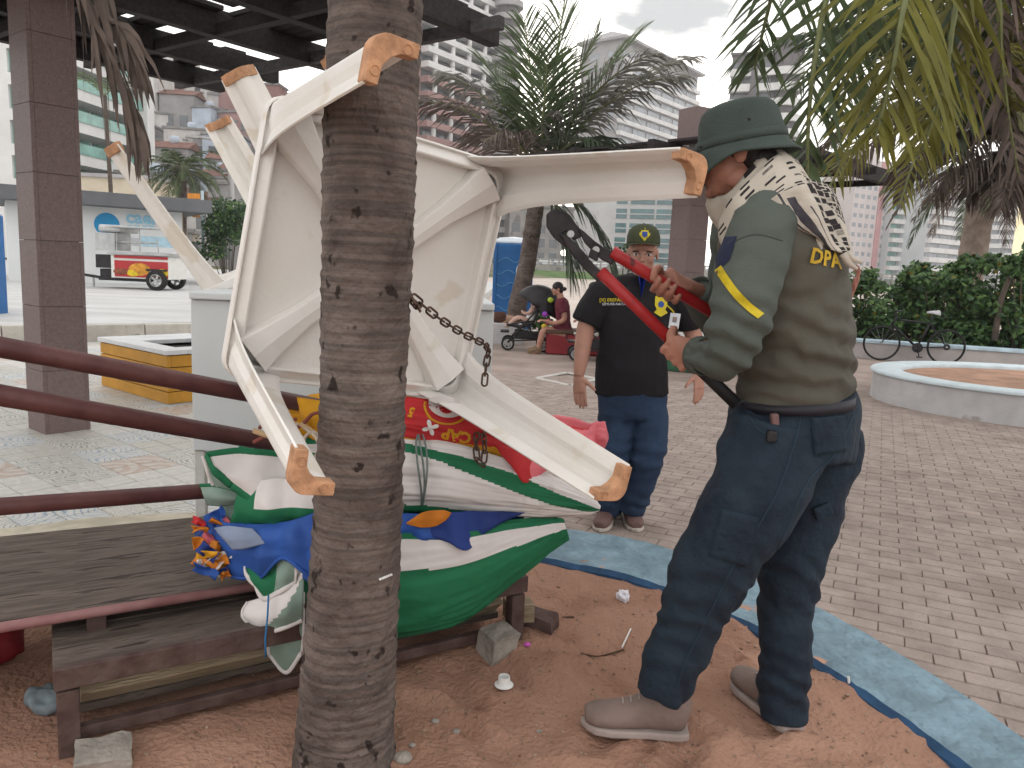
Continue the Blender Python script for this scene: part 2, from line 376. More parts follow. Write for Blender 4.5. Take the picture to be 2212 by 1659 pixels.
# pebbles and grit on the sand (uncountable)
m_grit = M('sand_grit', (.45, .33, .25), rough=.95, col2=(.16, .09, .06), scale=30, coord='World')
gr = MB()
for _ in range(2600):
    x, y = random.uniform(-1.2, 1.2), random.uniform(1.35, 3.2)
    if not inside(x, y, INN): continue
    r = random.uniform(.0012, .0045) * (1.7 if random.random() < .06 else 1); z = sand_z(x, y)
    gr.ell((x, y, z + r * .3), (r * random.uniform(.8, 1.6), r * random.uniform(.8, 1.6), r * .7), Matrix.Rotation(random.random() * 3, 3, 'Z'), 5, 3)
tag(gr.build('sand_grit', m_grit), 'small stones and grit scattered on the red sand', 'grit', kind='stuff')
# ---- tiled terrace on the left
e1 = V((.78, -.62, 0)).normalized(); e2 = V((.62, .78, 0)).normalized()
m_grout = M('tile_bed', (.42, .40, .37), rough=.6, var=.2, scale=3, coord='World')
STEP0, STEPD = gp(168, 738), (gp(419, 731) - gp(168, 738)).normalized()
tf = MB(); tf.add([(-1.0, 3.55, -.004), (-4.2, 19.5, -.004), (-18, 19.5, -.004), (-18, -6, -.004), (-1.0, -6, -.004)], [(0, 1, 2, 3, 4)])
terr = tag(tf.build('terrace', m_grout), kind='structure')
def tile_mat(name, c1, c2, c3, sc_, mode):
    if name in MATS: return MATS[name]
    m = bpy.data.materials.new(name); m.use_nodes = True; t = m.node_tree; b = t.nodes['Principled BSDF']; L = t.links.new
    b.inputs['Roughness'].default_value = .5; b.inputs['Specular IOR Level'].default_value = .25
    tc = N(t, 'ShaderNodeTexCoord'); mp = N(t, 'ShaderNodeMapping'); mp.inputs['Location'].default_value = (.1, .1, 0); L(tc.outputs['Object'], mp.inputs[0])
    wv = N(t, 'ShaderNodeTexWave', wave_type=mode); wv.inputs['Scale'].default_value = sc_; wv.inputs['Distortion'].default_value = 5; wv.inputs['Detail Scale'].default_value = 2
    if mode == 'RINGS': wv.rings_direction = 'Z'
    L(mp.outputs[0], wv.inputs['Vector'])
    rp = N(t, 'ShaderNodeValToRGB'); e = rp.color_ramp.elements; e[0].position = .3; e[0].color = (*c1, 1); e[1].position = .55; e[1].color = (*c2, 1)
    k = e.new(.85); k.color = (*c3, 1); L(wv.outputs['Fac'], rp.inputs[0])
    nz = N(t, 'ShaderNodeTexNoise'); nz.inputs['Scale'].default_value = 14; L(tc.outputs['Object'], nz.inputs['Vector'])
    mm = N(t, 'ShaderNodeMixRGB', blend_type='MULTIPLY'); mm.inputs[0].default_value = .25; L(rp.outputs[0], mm.inputs[1]); L(nz.outputs['Fac'], mm.inputs[2]); L(mm.outputs[0], b.inputs['Base Color'])
    MATS[name] = m; return m
pal = (.62, .60, .55); tmats = [tile_mat('tile_swirl', pal, (.16, .19, .20), pal, 5, 'RINGS'), tile_mat('tile_blue', (.62, .62, .6), (.22, .31, .42), (.6, .6, .57), 4, 'RINGS'),
    tile_mat('tile_salmon', (.52, .41, .34), (.58, .50, .44), (.60, .55, .5), 3, 'RINGS'), tile_mat('tile_plain', pal, (.56, .55, .52), (.66, .64, .6), 4, 'BANDS'), tile_mat('tile_bars', pal, (.30, .30, .29), (.6, .57, .5), 11, 'BANDS')]
tm_ = MB(); a = .0975
tm_.add([(-a, -a, -.003), (a, -a, -.003), (a, a, -.003), (-a, a, -.003), (-a + .004, -a + .004, .004), (a - .004, -a + .004, .004), (a - .004, a - .004, .004), (-a + .004, a - .004, .004)], [(4, 5, 6, 7), (0, 1, 5, 4), (1, 2, 6, 5), (2, 3, 7, 6), (3, 0, 4, 7)])
tile_mes = []
for m in tmats:
    me = tm_.mesh('tile'); me.materials.append(m); tile_mes.append(me)
tr = MB(); tc_ = []
for i in range(-60, 60):
    for j in range(-40, 70):
        p = e1 * (i * .2) + e2 * (j * .2) + V((-2.5, 6, 0))
        u, v, z = proj_px(p)
        if z < 1 or not (-60 < u < 1000) or p.y > 12.5 or p.y < 2.5 or inside(p.x, p.y, OUT): continue
        if (p - STEP0).cross(STEPD).z < .15 or p.x > -1.0 - (p.y - 3.55) * .2006 - .12: continue
        tc_.append((z + (3 if u > 480 else 0), p, i, j))
tc_.sort(key=lambda t: t[0]); azt = math.atan2(e1.y, e1.x)
for k, (z, p, i, j) in enumerate(tc_):
    h = (i // 2 * 7 + j // 2 * 13) % 11; kind = 0 if h in (0, 1, 5) else 1 if h in (2, 7) else 2 if h in (3,) else 4 if h in (4, 9) else 3
    ro = azt + math.pi / 2 * random.randrange(4)
    if k < 300: inst(tile_mes[kind], 'floor_tile', terr, p + V((0, 0, random.uniform(-.0005, .0005))), (0, 0, ro))
    else:
        R = Matrix.Rotation(ro, 3, 'Z'); tr.add([p + R @ V(v) for v in tm_.v], tm_.f, kind)
tag(tr.build('floor_tile', tmats, terr, fixn=False), kind='stuff')
# ---- raised street level behind the terrace, with a kerb of pale blocks
m_street = M('street_concrete', (.50, .50, .49), rough=.9, var=.12, scale=.5, coord='World', bump=.3, bscale=8, stretch=(1, 3, 1))
pf = MB(); A0 = STEP0 - STEPD * 14; A1 = STEP0 + STEPD * 7.5; nrm = V((-STEPD.y, STEPD.x, 0))
B0, B1 = A0 + nrm * .16, A1 + nrm * .16
pf.prism([(A1.x + nrm.x * .16, A1.y + nrm.y * .16), (-1.2, 60), (-70, 60), (-70, A0.y), (B0.x, B0.y)], -.02, .262)
tag(pf.build('street', m_street), kind='structure')
m_kerbst = M('kerb_stone', (.52, .49, .44), rough=.9, var=.18, scale=3, bump=.4, bscale=25, rnd=.12, spots=((.34, .31, .27), 4, .62))
kerb = tag(MB().bar(A0 + V((0, 0, .05)) + nrm * .10, A1 + V((0, 0, .05)) + nrm * .10, .10, .12).build('kerb_base', m_kerbst), kind='structure')
kb = MB().box((0, 0, .12), (.985, .15, .29)); kme = kb.mesh('kerb_stone'); kme.materials.append(m_kerbst)
for i in range(21):
    p = A0 + STEPD * (i + .5) + nrm * .07
    o = inst(kme, 'kerb_stone', kerb, p + V((0, 0, random.uniform(-.008, .008))), (0, 0, math.atan2(STEPD.y, STEPD.x) + random.gauss(0, .004)))
    md = o.modifiers.new('b', 'BEVEL'); md.width = .012; md.segments = 2
# ---- low seaside wall on the right (behind the bicycle)
m_wall = M('seawall_grey', (.46, .43, .42), rough=.9, var=.12, scale=2, coord='World', bump=.3, bscale=20)
m_cap = M('wall_cap_blue', (.48, .62, .70), rough=.7, var=.15, scale=5, coord='World')
W0, W1 = V((3.2, 16.35, 0)), V((13.5, 12.95, 0)); wd = (W1 - W0).normalized()
sw = thing('low_wall', 'low grey wall with pale blue top edge in front of the shrubs', 'wall', W0)
MB().bar(W0 + V((0, 0, .145)), W1 + V((0, 0, .145)), .22, .31).build('wall', m_wall, sw, bevel=.01)
MB().bar(W0 + V((0, 0, .335)), W1 + V((0, 0, .335)), .30, .07).build('coping', m_cap, sw, bevel=.015)
# ---- far shore: embankment, road, grass, hill
m_grass = M('far_grass', (.085, .15, .035), rough=1, var=.4, scale=.6, coord='World', bump=.5, bscale=2)
m_conc = M('old_concrete', (.33, .31, .29), rough=.95, var=.2, scale=.3, coord='World', spots=((.2, .18, .17), .5, .6))
m_road = M('asphalt', (.07, .07, .075), rough=.95, var=.2, scale=1, coord='World')
gs = MB(); gs.grid([[(x, 128, 0.02), (x, 136, .55 + .2 * math.sin(x * .1)), (x, 146, 1.0), (x, 150, 1.1)] for x in range(-60, 160, 4)])
tag(gs.build('grass_bank', m_grass), kind='structure')
em = MB(); em.prism([(-80, 149), (200, 149), (200, 152), (-80, 152)], -.1, 2.1); emb = thing('embankment_wall', 'weathered concrete embankment wall across the beach', 'wall', (0, 149, 0)); em.build('wall', m_conc, emb)
for k in range(40): MB().box((-60 + k * 6.0, 148.8, 1.2), (.9, .5, 2.3)).build('buttress', m_conc, emb)
rl = MB()
for k in range(120): rl.box((-60 + k * 2.0, 149.6, 2.65), (.3, .25, 1.1))
rl.box((60, 149.6, 3.25), (240, .35, .22)); rl.box((60, 149.6, 2.65), (240, .12, .12)); rl.build('railing', m_conc, emb)
rd = MB(); rd.prism([(-120, 152), (260, 152), (260, 190), (-120, 190)], -.1, 2.0); tag(rd.build('road', m_road), kind='structure')
m_hill = M('hill_earth', (.10, .115, .055), rough=1, col2=(.22, .18, .13), scale=.08, coord='World')
def hill_z(x, y):
    f = 1 / (1 + math.exp((x + 26) / 9)); g2 = 1 / (1 + math.exp(-(y - 118) / 14))
    return (30 + 4 * math.sin(x * .09) + 3 * math.sin(x * .31 + 1)) * f * g2 + 1.5 * fbm((x, y, 0), .05) * f
hl = MB(); hl.grid([[(x, y, hill_z(x, y) - .6) for y in range(62, 210, 6)] for x in range(-190, 40, 5)])
tag(hl.build('hill', m_hill, smooth=True), kind='structure')
# ================================================================= PALMS (helper + the near trunk)
m_rachis = M('frond_rib', (.17, .19, .08), rough=.6, var=.2, scale=4)
m_leafg = M('frond_green', (.095, .132, .062), rough=.5, var=.4, scale=3, trans=.35, rnd=.2, col2=None)
m_leafd = M('frond_dark', (.062, .09, .052), rough=.55, var=.4, scale=3, trans=.3, rnd=.2)
m_leafy = M('frond_yellowing', (.165, .16, .035), rough=.55, var=.35, scale=2, trans=.4, rnd=.2)
m_leafb = M('frond_dry', (.135, .105, .09), rough=.85, var=.35, scale=5, trans=.1, rnd=.2)
m_grey = M('frond_greyed', (.20, .195, .17), rough=.7, var=.35, scale=4, trans=.2, rnd=.2)
def frond(parent, base, d, length, droop, ll, n, mat, hang=.35, wid=.028, rr=.022, seed=0, ragged=.15, start=.16, steps=18, rmat=None, sweepf=.55, name='frond'):
    rn = random.Random(seed); p = V(base); d = V(d).normalized(); P = [p.copy()]; D = [d.copy()]
    for i in range(steps):
        f = (i + 1) / steps; d = (d + V((0, 0, -droop / steps * (.4 + 1.4 * f)))).normalized(); p = p + d * (length / steps); P.append(p.copy()); D.append(d.copy())
    b = MB(); b.tube(P, [rr * (1 - .85 * i / steps) for i in range(steps + 1)], 6, mi=1)
    side0 = d.cross(V((0, 0, 1)));
    for k in range(n):
        t = start + (1 - start) * (k + .5) / n; f = t * steps; i = min(int(f), steps - 1); q = P[i].lerp(P[i + 1], f - i); tg = D[i].lerp(D[i + 1], f - i).normalized()
        sd_ = tg.cross(V((0, 0, 1)));
        if sd_.length < .1: sd_ = side0
        sd_.normalize(); up = sd_.cross(tg)
        L_ = ll * (math.sin(math.pi * min(1, .16 + .80 * t)) ** .65) * rn.uniform(1 - ragged, 1 + ragged * .5)
        for sgn in (-1, 1):
            if rn.random() < ragged * .25: continue
            a = sweepf + .5 * t + rn.gauss(0, .06)
            v = (sd_ * sgn * math.cos(a) + tg * math.sin(a) + up * rn.uniform(.05, .25)).normalized(); w_ = wid * rn.uniform(.8, 1.15)
            pts = [q.copy()]; vv = v.copy(); cu = q.copy()
            for s_ in range(3):
                vv = (vv + V((0, 0, -hang * (.35 + .5 * s_) * rn.uniform(.7, 1.3)))).normalized(); cu = cu + vv * (L_ / 3); pts.append(cu.copy())
            wv = (tg + up * rn.uniform(-.3, .5)).normalized(); vs = []
            for s_, (pt, ww) in enumerate(zip(pts, (.55, 1, .75, .06))): vs += [pt - wv * w_ * ww / 2, pt + wv * w_ * ww / 2]
            b.add(vs, [(0, 1, 3, 2), (2, 3, 5, 4), (4, 5, 7, 6)], 0)
    return b.build(name, [mat, rmat or m_rachis], parent, fixn=False)
def trunk_tube(path, rad, n, ring, amp, seed=0, smooth=6):
    A = catmull([(*p, r) for p, r in zip(path, rad)], smooth); Ps = [V(a[:3]) for a in A]; Rs = [a[3] for a in A]
    ln = [0.0]
    for i in range(1, len(Ps)): ln.append(ln[-1] + (Ps[i] - Ps[i - 1]).length)
    tot = ln[-1]
    def fn(t, th):
        s = t * tot; s2 = s + .012 * fbm((math.cos(th) * .8, math.sin(th) * .8, s * 1.5 + seed), 2)
        k = (s2 / ring + .35 * fbm((0, 0, s * 2.2 + seed), 1)) % 1.0
        h = amp * (k ** 2 - .35) + amp * .9 * fbm((math.cos(th) * 3, math.sin(th) * 3, s * 14 + seed), 1.2, 3) + amp * 1.3 * fbm((math.cos(th), math.sin(th), s * 1.4 + seed), 1.0, 2)
        return 1 + h
    b = MB(); b.tube(Ps, Rs, n, fn=fn, ref=(1, 0, 0)); return b
def bark(name, c1, c2, dark, sc_=6):
    if name in MATS: return MATS[name]
    m = M(name, c1, rough=.95, col2=c2, scale=sc_, bump=.9, bscale=60, stretch=(1, 1, .9), spots=(dark, 19, .625), lo=.3, hi=.7, bdist=.012)
    t = m.node_tree; b = [q for q in t.nodes if q.type == 'BSDF_PRINCIPLED'][0]; lk_ = b.inputs['Base Color'].links[0].from_socket; tc = N(t, 'ShaderNodeTexCoord'); mp = N(t, 'ShaderNodeMapping'); mp.inputs['Scale'].default_value = (1.6, 1.6, 36); t.links.new(tc.outputs['Object'], mp.inputs[0])
    n4 = N(t, 'ShaderNodeTexNoise'); n4.inputs['Scale'].default_value = 3.0; n4.inputs['Detail'].default_value = 3; t.links.new(mp.outputs[0], n4.inputs['Vector']); r4 = N(t, 'ShaderNodeValToRGB'); r4.color_ramp.elements[0].position = .36; r4.color_ramp.elements[0].color = (.42, .40, .40, 1); r4.color_ramp.elements[1].position = .60; r4.color_ramp.elements[1].color = (1.25, 1.22, 1.2, 1); t.links.new(n4.outputs['Fac'], r4.inputs[0])
    mm = N(t, 'ShaderNodeMixRGB', blend_type='MULTIPLY'); mm.inputs[0].default_value = .55; t.links.new(lk_, mm.inputs[1]); t.links.new(r4.outputs[0], mm.inputs[2]); t.links.new(mm.outputs[0], b.inputs['Base Color'])
    return m
m_bark = bark('palm_bark', (.080, .060, .052), (.190, .155, .137), (.030, .021, .018))
TB = gp(745, 1632, .15)
palm0 = thing('palm_tree', 'thick grey-brown palm trunk in the foreground with chain round it', 'palm tree', (TB.x, TB.y, .12))
tp = [(-.402, 1.885, .05), (-.40, 1.885, .20), (-.393, 1.883, .45), (-.378, 1.88, .8), (-.366, 1.88, 1.15), (-.362, 1.88, 1.5), (-.358, 1.88, 1.85), (-.35, 1.88, 2.4), (-.34, 1.9, 3.1), (-.33, 1.92, 3.75)]
trr = [.150, .129, .120, .111, .106, .108, .111, .105, .098, .085]
tb = trunk_tube(tp, trr, 84, .048, .040, 3, smooth=40); trunk_o = tb.build('trunk', m_bark, palm0, smooth=True)
for i in range(9):
    a = i * 2.399 + .35; el = .75 - .09 * (i % 4)
    frond(palm0, (-.33 + .05 * math.cos(a), 1.92 + .05 * math.sin(a), 3.75), (math.cos(a) * math.cos(el), math.sin(a) * math.cos(el), math.sin(el)), 2.9, 1.0, .62, 44, m_leafd, seed=i, wid=.035)
# dead fronds hanging on the left, in front of the pergola
def frond_pts(parent, pts, ll, n, mat, **k):
    """frond along given world points"""
    rn = random.Random(k.get('seed', 0)); A = catmull(pts, 8); P = [V(a) for a in A]; m = len(P); b = MB(); b.tube(P, [k.get('rr', .02) * (1 - .8 * i / m) for i in range(m)], 6, mi=1)
    for j in range(n):
        t = .1 + .9 * (j + .5) / n; f = t * (m - 1); i = min(int(f), m - 2); q = P[i].lerp(P[i + 1], f - i); tg = (P[i + 1] - P[i]).normalized(); sd_ = tg.cross(V((0, -1, .2))).normalized()
        for sgn in (-1, 1):
            if rn.random() < k.get('gap', .2): continue
            vv = (sd_ * sgn * rn.uniform(.2, .7) * k.get('open', 1) + tg * .9 + V((rn.uniform(-.15, .15), rn.uniform(-.25, .25), 0))).normalized(); L_ = ll * rn.uniform(.6, 1.1) * math.sin(math.pi * (.2 + .7 * t)); pts2 = [q.copy()]; cu = q.copy()
            for s_ in range(3): vv = (vv + V((0, 0, -k.get('hang', .4)))).normalized(); cu = cu + vv * L_ / 3; pts2.append(cu.copy())
            wv = (tg.cross(vv)).normalized() if rn.random() < .5 else tg.cross(V((0, 1, 0))).normalized(); w_ = k.get('wid', .025); vs = []
            for pt, ww in zip(pts2, (.6, 1, .7, .05)): vs += [pt - wv * w_ * ww / 2, pt + wv * w_ * ww / 2]
            b.add(vs, [(0, 1, 3, 2), (2, 3, 5, 4), (4, 5, 7, 6)], 0)
    return b.build('frond', [mat, k.get('rmat', mat)], parent, fixn=False)
c0 = (-.35, 1.95, 3.72)
f1 = frond_pts(palm0, [c0, (-1.0, 2.25, 4.0), (-1.75, 2.6, 3.5), tuple(px(165, -60, 2.8)), tuple(px(228, 95, 2.85)), tuple(px(285, 235, 2.9)), tuple(px(302, 300, 2.9))], .42, 46, m_leafb, seed=5, hang=.55, wid=.026, open=.6, rr=.026, gap=.3)
f2 = frond_pts(palm0, [c0, (-.9, 2.4, 4.0), (-1.6, 2.8, 3.6), tuple(px(215, -50, 3.0)), tuple(px(262, 60, 3.0)), tuple(px(310, 160, 3.05))], .40, 40, m_leafb, seed=8, hang=.5, wid=.024, open=.5, rr=.024, gap=.35)
f1['label'] = f2['label'] = 'dry brown dead frond hanging down'

# ================================================================= PLASTIC TABLES
m_plast = M('table_white_plastic', (.82, .78, .72), rough=.42, col2=(.88, .855, .82), scale=2.3, bump=.14, bscale=70, spec=.35, detail=6, spots=((.77, .71, .62), 5.2, .62))
m_foot = M('table_foot_sandy', (.50, .27, .15), rough=.8, var=.25, scale=25, bump=.3, bscale=80)
m_dirt = M('rust_dirt', (.34, .16, .08), rough=.9, var=.3, scale=30)
def sq(h, r, z, k=5):
    o = []
    for cx_, cy_, a0 in ((h - r, h - r, 0), (-h + r, h - r, 90), (-h + r, -h + r, 180), (h - r, -h + r, 270)):
        for i in range(k + 1):
            a = math.radians(a0 + 90 * i / k); o.append((cx_ + r * math.cos(a), cy_ + r * math.sin(a), z))
    return o
def make_table(name, label, mat4, s, e, h, grp='white plastic tables'):
    t = bpy.data.objects.new(name, None); COL.objects.link(t); tag(t, label, 'table', grp); t.matrix_world = mat4
    hh = s + .048
    b = MB(); loops = [sq(hh - .02, .05, -.034), sq(hh - .003, .055, -.032), sq(hh, .055, -.024), sq(hh, .055, .008), sq(hh - .006, .05, .010), sq(hh - .010, .05, -.004), sq(hh - .038, .04, .016), sq(hh - .044, .04, .014), sq(hh - .048, .04, -.020), sq(hh - .16, .04, -.022)]
    m = len(loops[0]); b.add([p for l in loops for p in l], [(i * m + k, i * m + (k + 1) % m, (i + 1) * m + (k + 1) % m, (i + 1) * m + k) for i in range(len(loops) - 1) for k in range(m)] + [tuple(range(m)), tuple(range(len(loops) * m - 1, (len(loops) - 1) * m - 1, -1))])
    b.build('tabletop', m_plast, t, local=True, smooth=False, bevel=.0015)
    for ang in (45, 135, 225, 315):
        R = Matrix.Rotation(math.radians(ang), 3, 'Z'); l = (s + .0) * 1.414
        x0, x1 = .05, l - .035; rb = MB()
        rb.grid([[R @ V((x0, -.030, -.021)), R @ V((x0, -.027, .012)), R @ V((x0, 0, .017)), R @ V((x0, .027, .012)), R @ V((x0, .030, -.021))],
                 [R @ V((x1 * .6, -.036, -.021)), R @ V((x1 * .6, -.032, .014)), R @ V((x1 * .6, 0, .02)), R @ V((x1 * .6, .032, .014)), R @ V((x1 * .6, .036, -.021))],
                 [R @ V((x1 * .86, -.055, -.021)), R @ V((x1 * .86, -.047, .020)), R @ V((x1 * .86, 0, .03)), R @ V((x1 * .86, .047, .020)), R @ V((x1 * .86, .055, -.021))],
                 [R @ V((x1, -.072, -.015)), R @ V((x1, -.058, .032)), R @ V((x1, 0, .042)), R @ V((x1, .058, .032)), R @ V((x1, .072, -.015))]])
        rb.build('brace', m_plast, t, local=True, smooth=False, bevel=.004)
    MB().lathe([(.001, .024), (.05, .022), (.075, .012), (.082, -.021)], n=20).build('hub', m_plast, t, local=True, smooth=True)
    for sx, sy in ((1, 1), (-1, 1), (-1, -1), (1, -1)):
        def prof(w_, th, lip):
            o = [(-w_, lip), (-w_ + .010, .004), (-w_ * .62, -.004), (-w_ * .42, .003), (-.024, .003)]
            for i in range(1, 6):
                a = math.radians(90 - 90 * i / 6); o.append((-.024 + .027 * math.cos(a), -.024 + .027 * math.sin(a)))
            o += [(.003, -.024), (.003, -w_ * .42), (-.004, -w_ * .62), (.004, -w_ + .010), (lip, -w_)]
            i_ = [(p[0] - (th if abs(p[1]) > .03 or p[0] > -.03 else 0) if True else 0, p[1] - (th if p[0] < -.0 or p[1] > -.03 else 0)) for p in o]
            i_ = []
            for j, p in enumerate(o):
                a_ = o[max(j - 1, 0)]; c_ = o[min(j + 1, len(o) - 1)]; dx, dy = c_[0] - a_[0], c_[1] - a_[1]; l_ = math.hypot(dx, dy); i_.append((p[0] + dy / l_ * th, p[1] - dx / l_ * th))
            return o + i_[::-1]
        rows = []; nseg = 12
        for i in range(nseg + 1):
            f = i / nseg; z = -.012 + (h + .012) * f; off = s + .030 + (e - .014) * (max(0, z) / h); w_ = .073 + .042 * math.exp(-7 * f) + .026 * (1 - f)
            rows.append([(sx * (off + a_), sy * (off + b_), z) for a_, b_ in prof(w_ + .012, .006, .010)])
        m = len(rows[0]); lb = MB(); lb.add([p for r_ in rows for p in r_], [(i * m + k, i * m + (k + 1) % m, (i + 1) * m + (k + 1) % m, (i + 1) * m + k) for i in range(nseg) for k in range(m)] + [tuple(range(m)), tuple(range(nseg * m, nseg * m + m))])
        lg = lb.build('leg', m_plast, t, local=True, smooth=False, bevel=.0012)
        # sand-stained foot
        off = s + .030 + e - .014; wf = .086; o1 = [(-wf, .006), (-.028, .006)] + [(-.028 + .034 * math.cos(math.radians(a)), -.028 + .034 * math.sin(math.radians(a))) for a in (72, 54, 36, 18)] + [(.006, -.028), (.006, -wf), (-.020, -wf), (-.022, -.052), (-.034, -.034), (-.052, -.022), (-wf, -.020)]; k = len(o1); fb = MB()
        z0, z1 = h - .026, h + .010
        fb.add([(sx * (off + a_ + .003), sy * (off + b_ + .003), z0) for a_, b_ in o1] + [(sx * (off + a_ + .003), sy * (off + b_ + .003), z1) for a_, b_ in o1], [tuple(range(k)), tuple(range(k, 2 * k))] + [(i, (i + 1) % k, k + (i + 1) % k, k + i) for i in range(k)])
        ft = fb.build('foot', m_foot, lg, local=True, bevel=.002)
        for cx_, cy_ in ((-.060, -.007), (-.007, -.060)):
            MB().tube([(sx * (off + cx_) + .009 * math.cos(q), sy * (off + cy_) + .009 * math.sin(q), z1 + .0005) for q in np.linspace(0, 6.3, 17)], .0016, 5).build('ring', m_foot, ft, local=True, smooth=True)
    return t
def rotvec(v):
    v = V(v); return Matrix.Rotation(v.length, 4, v.normalized())
Bm = Matrix(((1, 0, 0, 0), (0, 0, -1, 0), (0, 1, 0, 0), (0, 0, 0, 1)))
T1 = make_table('plastic_table', 'white plastic table tipped on its side behind the palm, braced underside and legs facing us', Matrix.Translation((-.4272, 2.3482, 1.4508)) @ rotvec((.0493, .1698, .5728)) @ Bm, .345, .0636, .8157)
kk = .9; t2 = cC + (V((-1.055, 3.84, 1.531)) - cC) * kk
T2 = make_table('plastic_table', 'smaller upturned white plastic table behind, orange-stained legs pointing up to the left', Matrix.Translation(t2) @ rotvec((-1.268, -.082, -.577)) @ Bm, .31, .045, .648)

# ================================================================= VENDOR COUNTER (pale panel behind the poles)
m_panel = M('counter_panel', (.60, .63, .635), rough=.6, var=.05, scale=1.5, bump=.08, bscale=120, spots=((.45, .46, .45), 3.5, .70))
m_legw = M('counter_leg', (.56, .56, .53), rough=.6, var=.12, scale=8)
ca = px(417, 972, 2.86); cb = px(1077, 840, 2.98); ctop = px(440, 648, 2.86).z; cbot = px(430, 974, 2.86).z
ctr = thing('vendor_counter', 'pale grey panelled vendor counter standing behind the maroon poles', 'counter', (ca.x, ca.y, 0))
fa, fb_ = V((ca.x, 2.86, 0)), V((cb.x - .03, 2.98, 0)); dd = (fb_ - fa).normalized(); dn = V((-dd.y, dd.x, 0)); Wc = (fb_ - fa).length
MB().bar(fa + V((0, 0, (ctop + cbot) / 2)) + dn * .012, fb_ + V((0, 0, (ctop + cbot) / 2)) + dn * .012, .024, ctop - cbot).build('front_panel', m_panel, ctr, bevel=.004)
MB().bar(fa + dd * .012 + dn * .03 + V((0, 0, (ctop + cbot) / 2)), fa + dd * .012 + dn * 1.0 + V((0, 0, (ctop + cbot) / 2)), .022, ctop - cbot - .01).build('side_panel', m_panel, ctr, bevel=.004)
MB().bar(fb_ - dd * .012 + dn * .03 + V((0, 0, (ctop + cbot) / 2)), fb_ - dd * .012 + dn * 1.0 + V((0, 0, (ctop + cbot) / 2)), .022, ctop - cbot - .01).build('side_panel', m_panel, ctr, bevel=.004)
MB().bar(fa + dn * .5 + V((0, 0, ctop + .016)), fb_ + dn * .5 + V((0, 0, ctop + .016)), 1.04, .028).build('top_board', m_panel, ctr, bevel=.006)
for q, r in ((0, .03), (0, .95), (1, .03), (1, .95)):
    p = fa + dd * (.02 if q == 0 else Wc - .02) + dn * r; MB().box((p.x, p.y, (cbot - .002) / 2), (.038, .038, cbot - .004), math.atan2(dd.y, dd.x)).build('leg', m_legw, ctr, bevel=.003)
cr = MB(); cxp = fa + dd * .72 + dn * .72
m_crate = M('crate_grey', (.30, .30, .31), rough=.6, var=.1, scale=6)
crate = thing('bottle_crate', 'grey crate on the counter propping the upturned table', 'crate', (cxp.x, cxp.y, ctop + .03))
ch_ = .23
for a_, b_ in ((-1, 0), (1, 0)): MB().box((cxp.x + a_ * .17, cxp.y, ctop + .032 + ch_ / 2), (.012, .26, ch_)).build('side', m_crate, crate)
for a_ in (-1, 1): MB().box((cxp.x, cxp.y + a_ * .124, ctop + .032 + ch_ / 2), (.326, .012, ch_)).build('side', m_crate, crate)
MB().box((cxp.x, cxp.y, ctop + .040), (.326, .234, .012)).build('bottom', m_crate, crate)
# ================================================================= BENCHES
def wood(name, c, c2, **k): return M(name, c, rough=.9, col2=c2, scale=5, bump=.7, bscale=24, stretch=(1, 9, 9), rnd=.12, bdist=.012, **k)
m_wood = wood('weathered_plank', (.085, .064, .053), (.165, .130, .108), spots=((.05, .036, .03), 5, .62))
m_woody = wood('yellowish_plank', (.25, .195, .125), (.36, .29, .20))
m_mar = M('maroon_paint', (.075, .026, .026), rough=.45, col2=(.115, .045, .042), scale=9, bump=.2, bscale=40)
m_rust = M('rusty_frame', (.070, .038, .033), rough=.85, col2=(.12, .080, .070), scale=12, bump=.5, bscale=50)
m_pinkpole = M('faded_maroon_pole', (.20, .085, .085), rough=.6, col2=(.29, .15, .145), scale=7)
def plank(parent, a, b, wd, th, mat, name='plank', seed=0):
    """uneven board from a to b, local x along the board so that grain runs along it"""
    a, b = V(a), V(b); t = (b - a); l = t.length; rn = random.Random(seed); bm = MB(); n = 12; rows = []
    for i in range(n + 1):
        x = -l / 2 + l * i / n; w1, w2 = wd / 2 + rn.uniform(-.002, .002), wd / 2 + rn.uniform(-.002, .002); z = rn.uniform(-.0015, .0015)
        rows.append([(x, -w1, -th / 2 + z), (x, w2, -th / 2 + z), (x, w2, th / 2 + z), (x, w2 * .3, th / 2 + z + .001), (x, -w1 * .4, th / 2 + z - .001), (x, -w1, th / 2 + z), (x, -w1, -th / 2 + z)])
    m = 6; vs = [r[k] for r in rows for k in range(6)]
    bm.add(vs, [(i * 6 + k, i * 6 + (k + 1) % 6, (i + 1) * 6 + (k + 1) % 6, (i + 1) * 6 + k) for i in range(n) for k in range(6)] + [tuple(range(6)), tuple(range(n * 6, n * 6 + 6))])
    o = bm.build(name, mat, parent, local=True, bevel=.003); o.location = (a + b) / 2 - wloc(parent); o.rotation_euler = t.to_track_quat('X', 'Z').to_euler(); return o
bd = V((1.11, .68, 0)).normalized(); bn = V((-bd.y, bd.x, 0)); nl = gp(152, 1632, .15); zs = .385
def on(l, r, z): return V((nl.x, nl.y, 0)) + bd * l + bn * r + V((0, 0, z))
BL = 1.36
bA = thing('low_bench', 'low weathered plank bench with rusty maroon frame carrying the rolled umbrellas', 'bench', (nl.x, nl.y, .15))
for k in range(3): plank(bA, on(-.03, .055 + k * .118, zs), on(BL + .03, .055 + k * .118, zs), .110, .024, m_wood, seed=k)
MB().bar(on(-.03, -.008, zs - .012), on(BL + .03, -.008, zs - .012), .022, .058).build('front_rail', m_rust, bA, bevel=.003)
MB().bar(on(-.03, .36, zs - .012), on(BL + .03, .36, zs - .012), .022, .05).build('back_rail', m_rust, bA, bevel=.003)
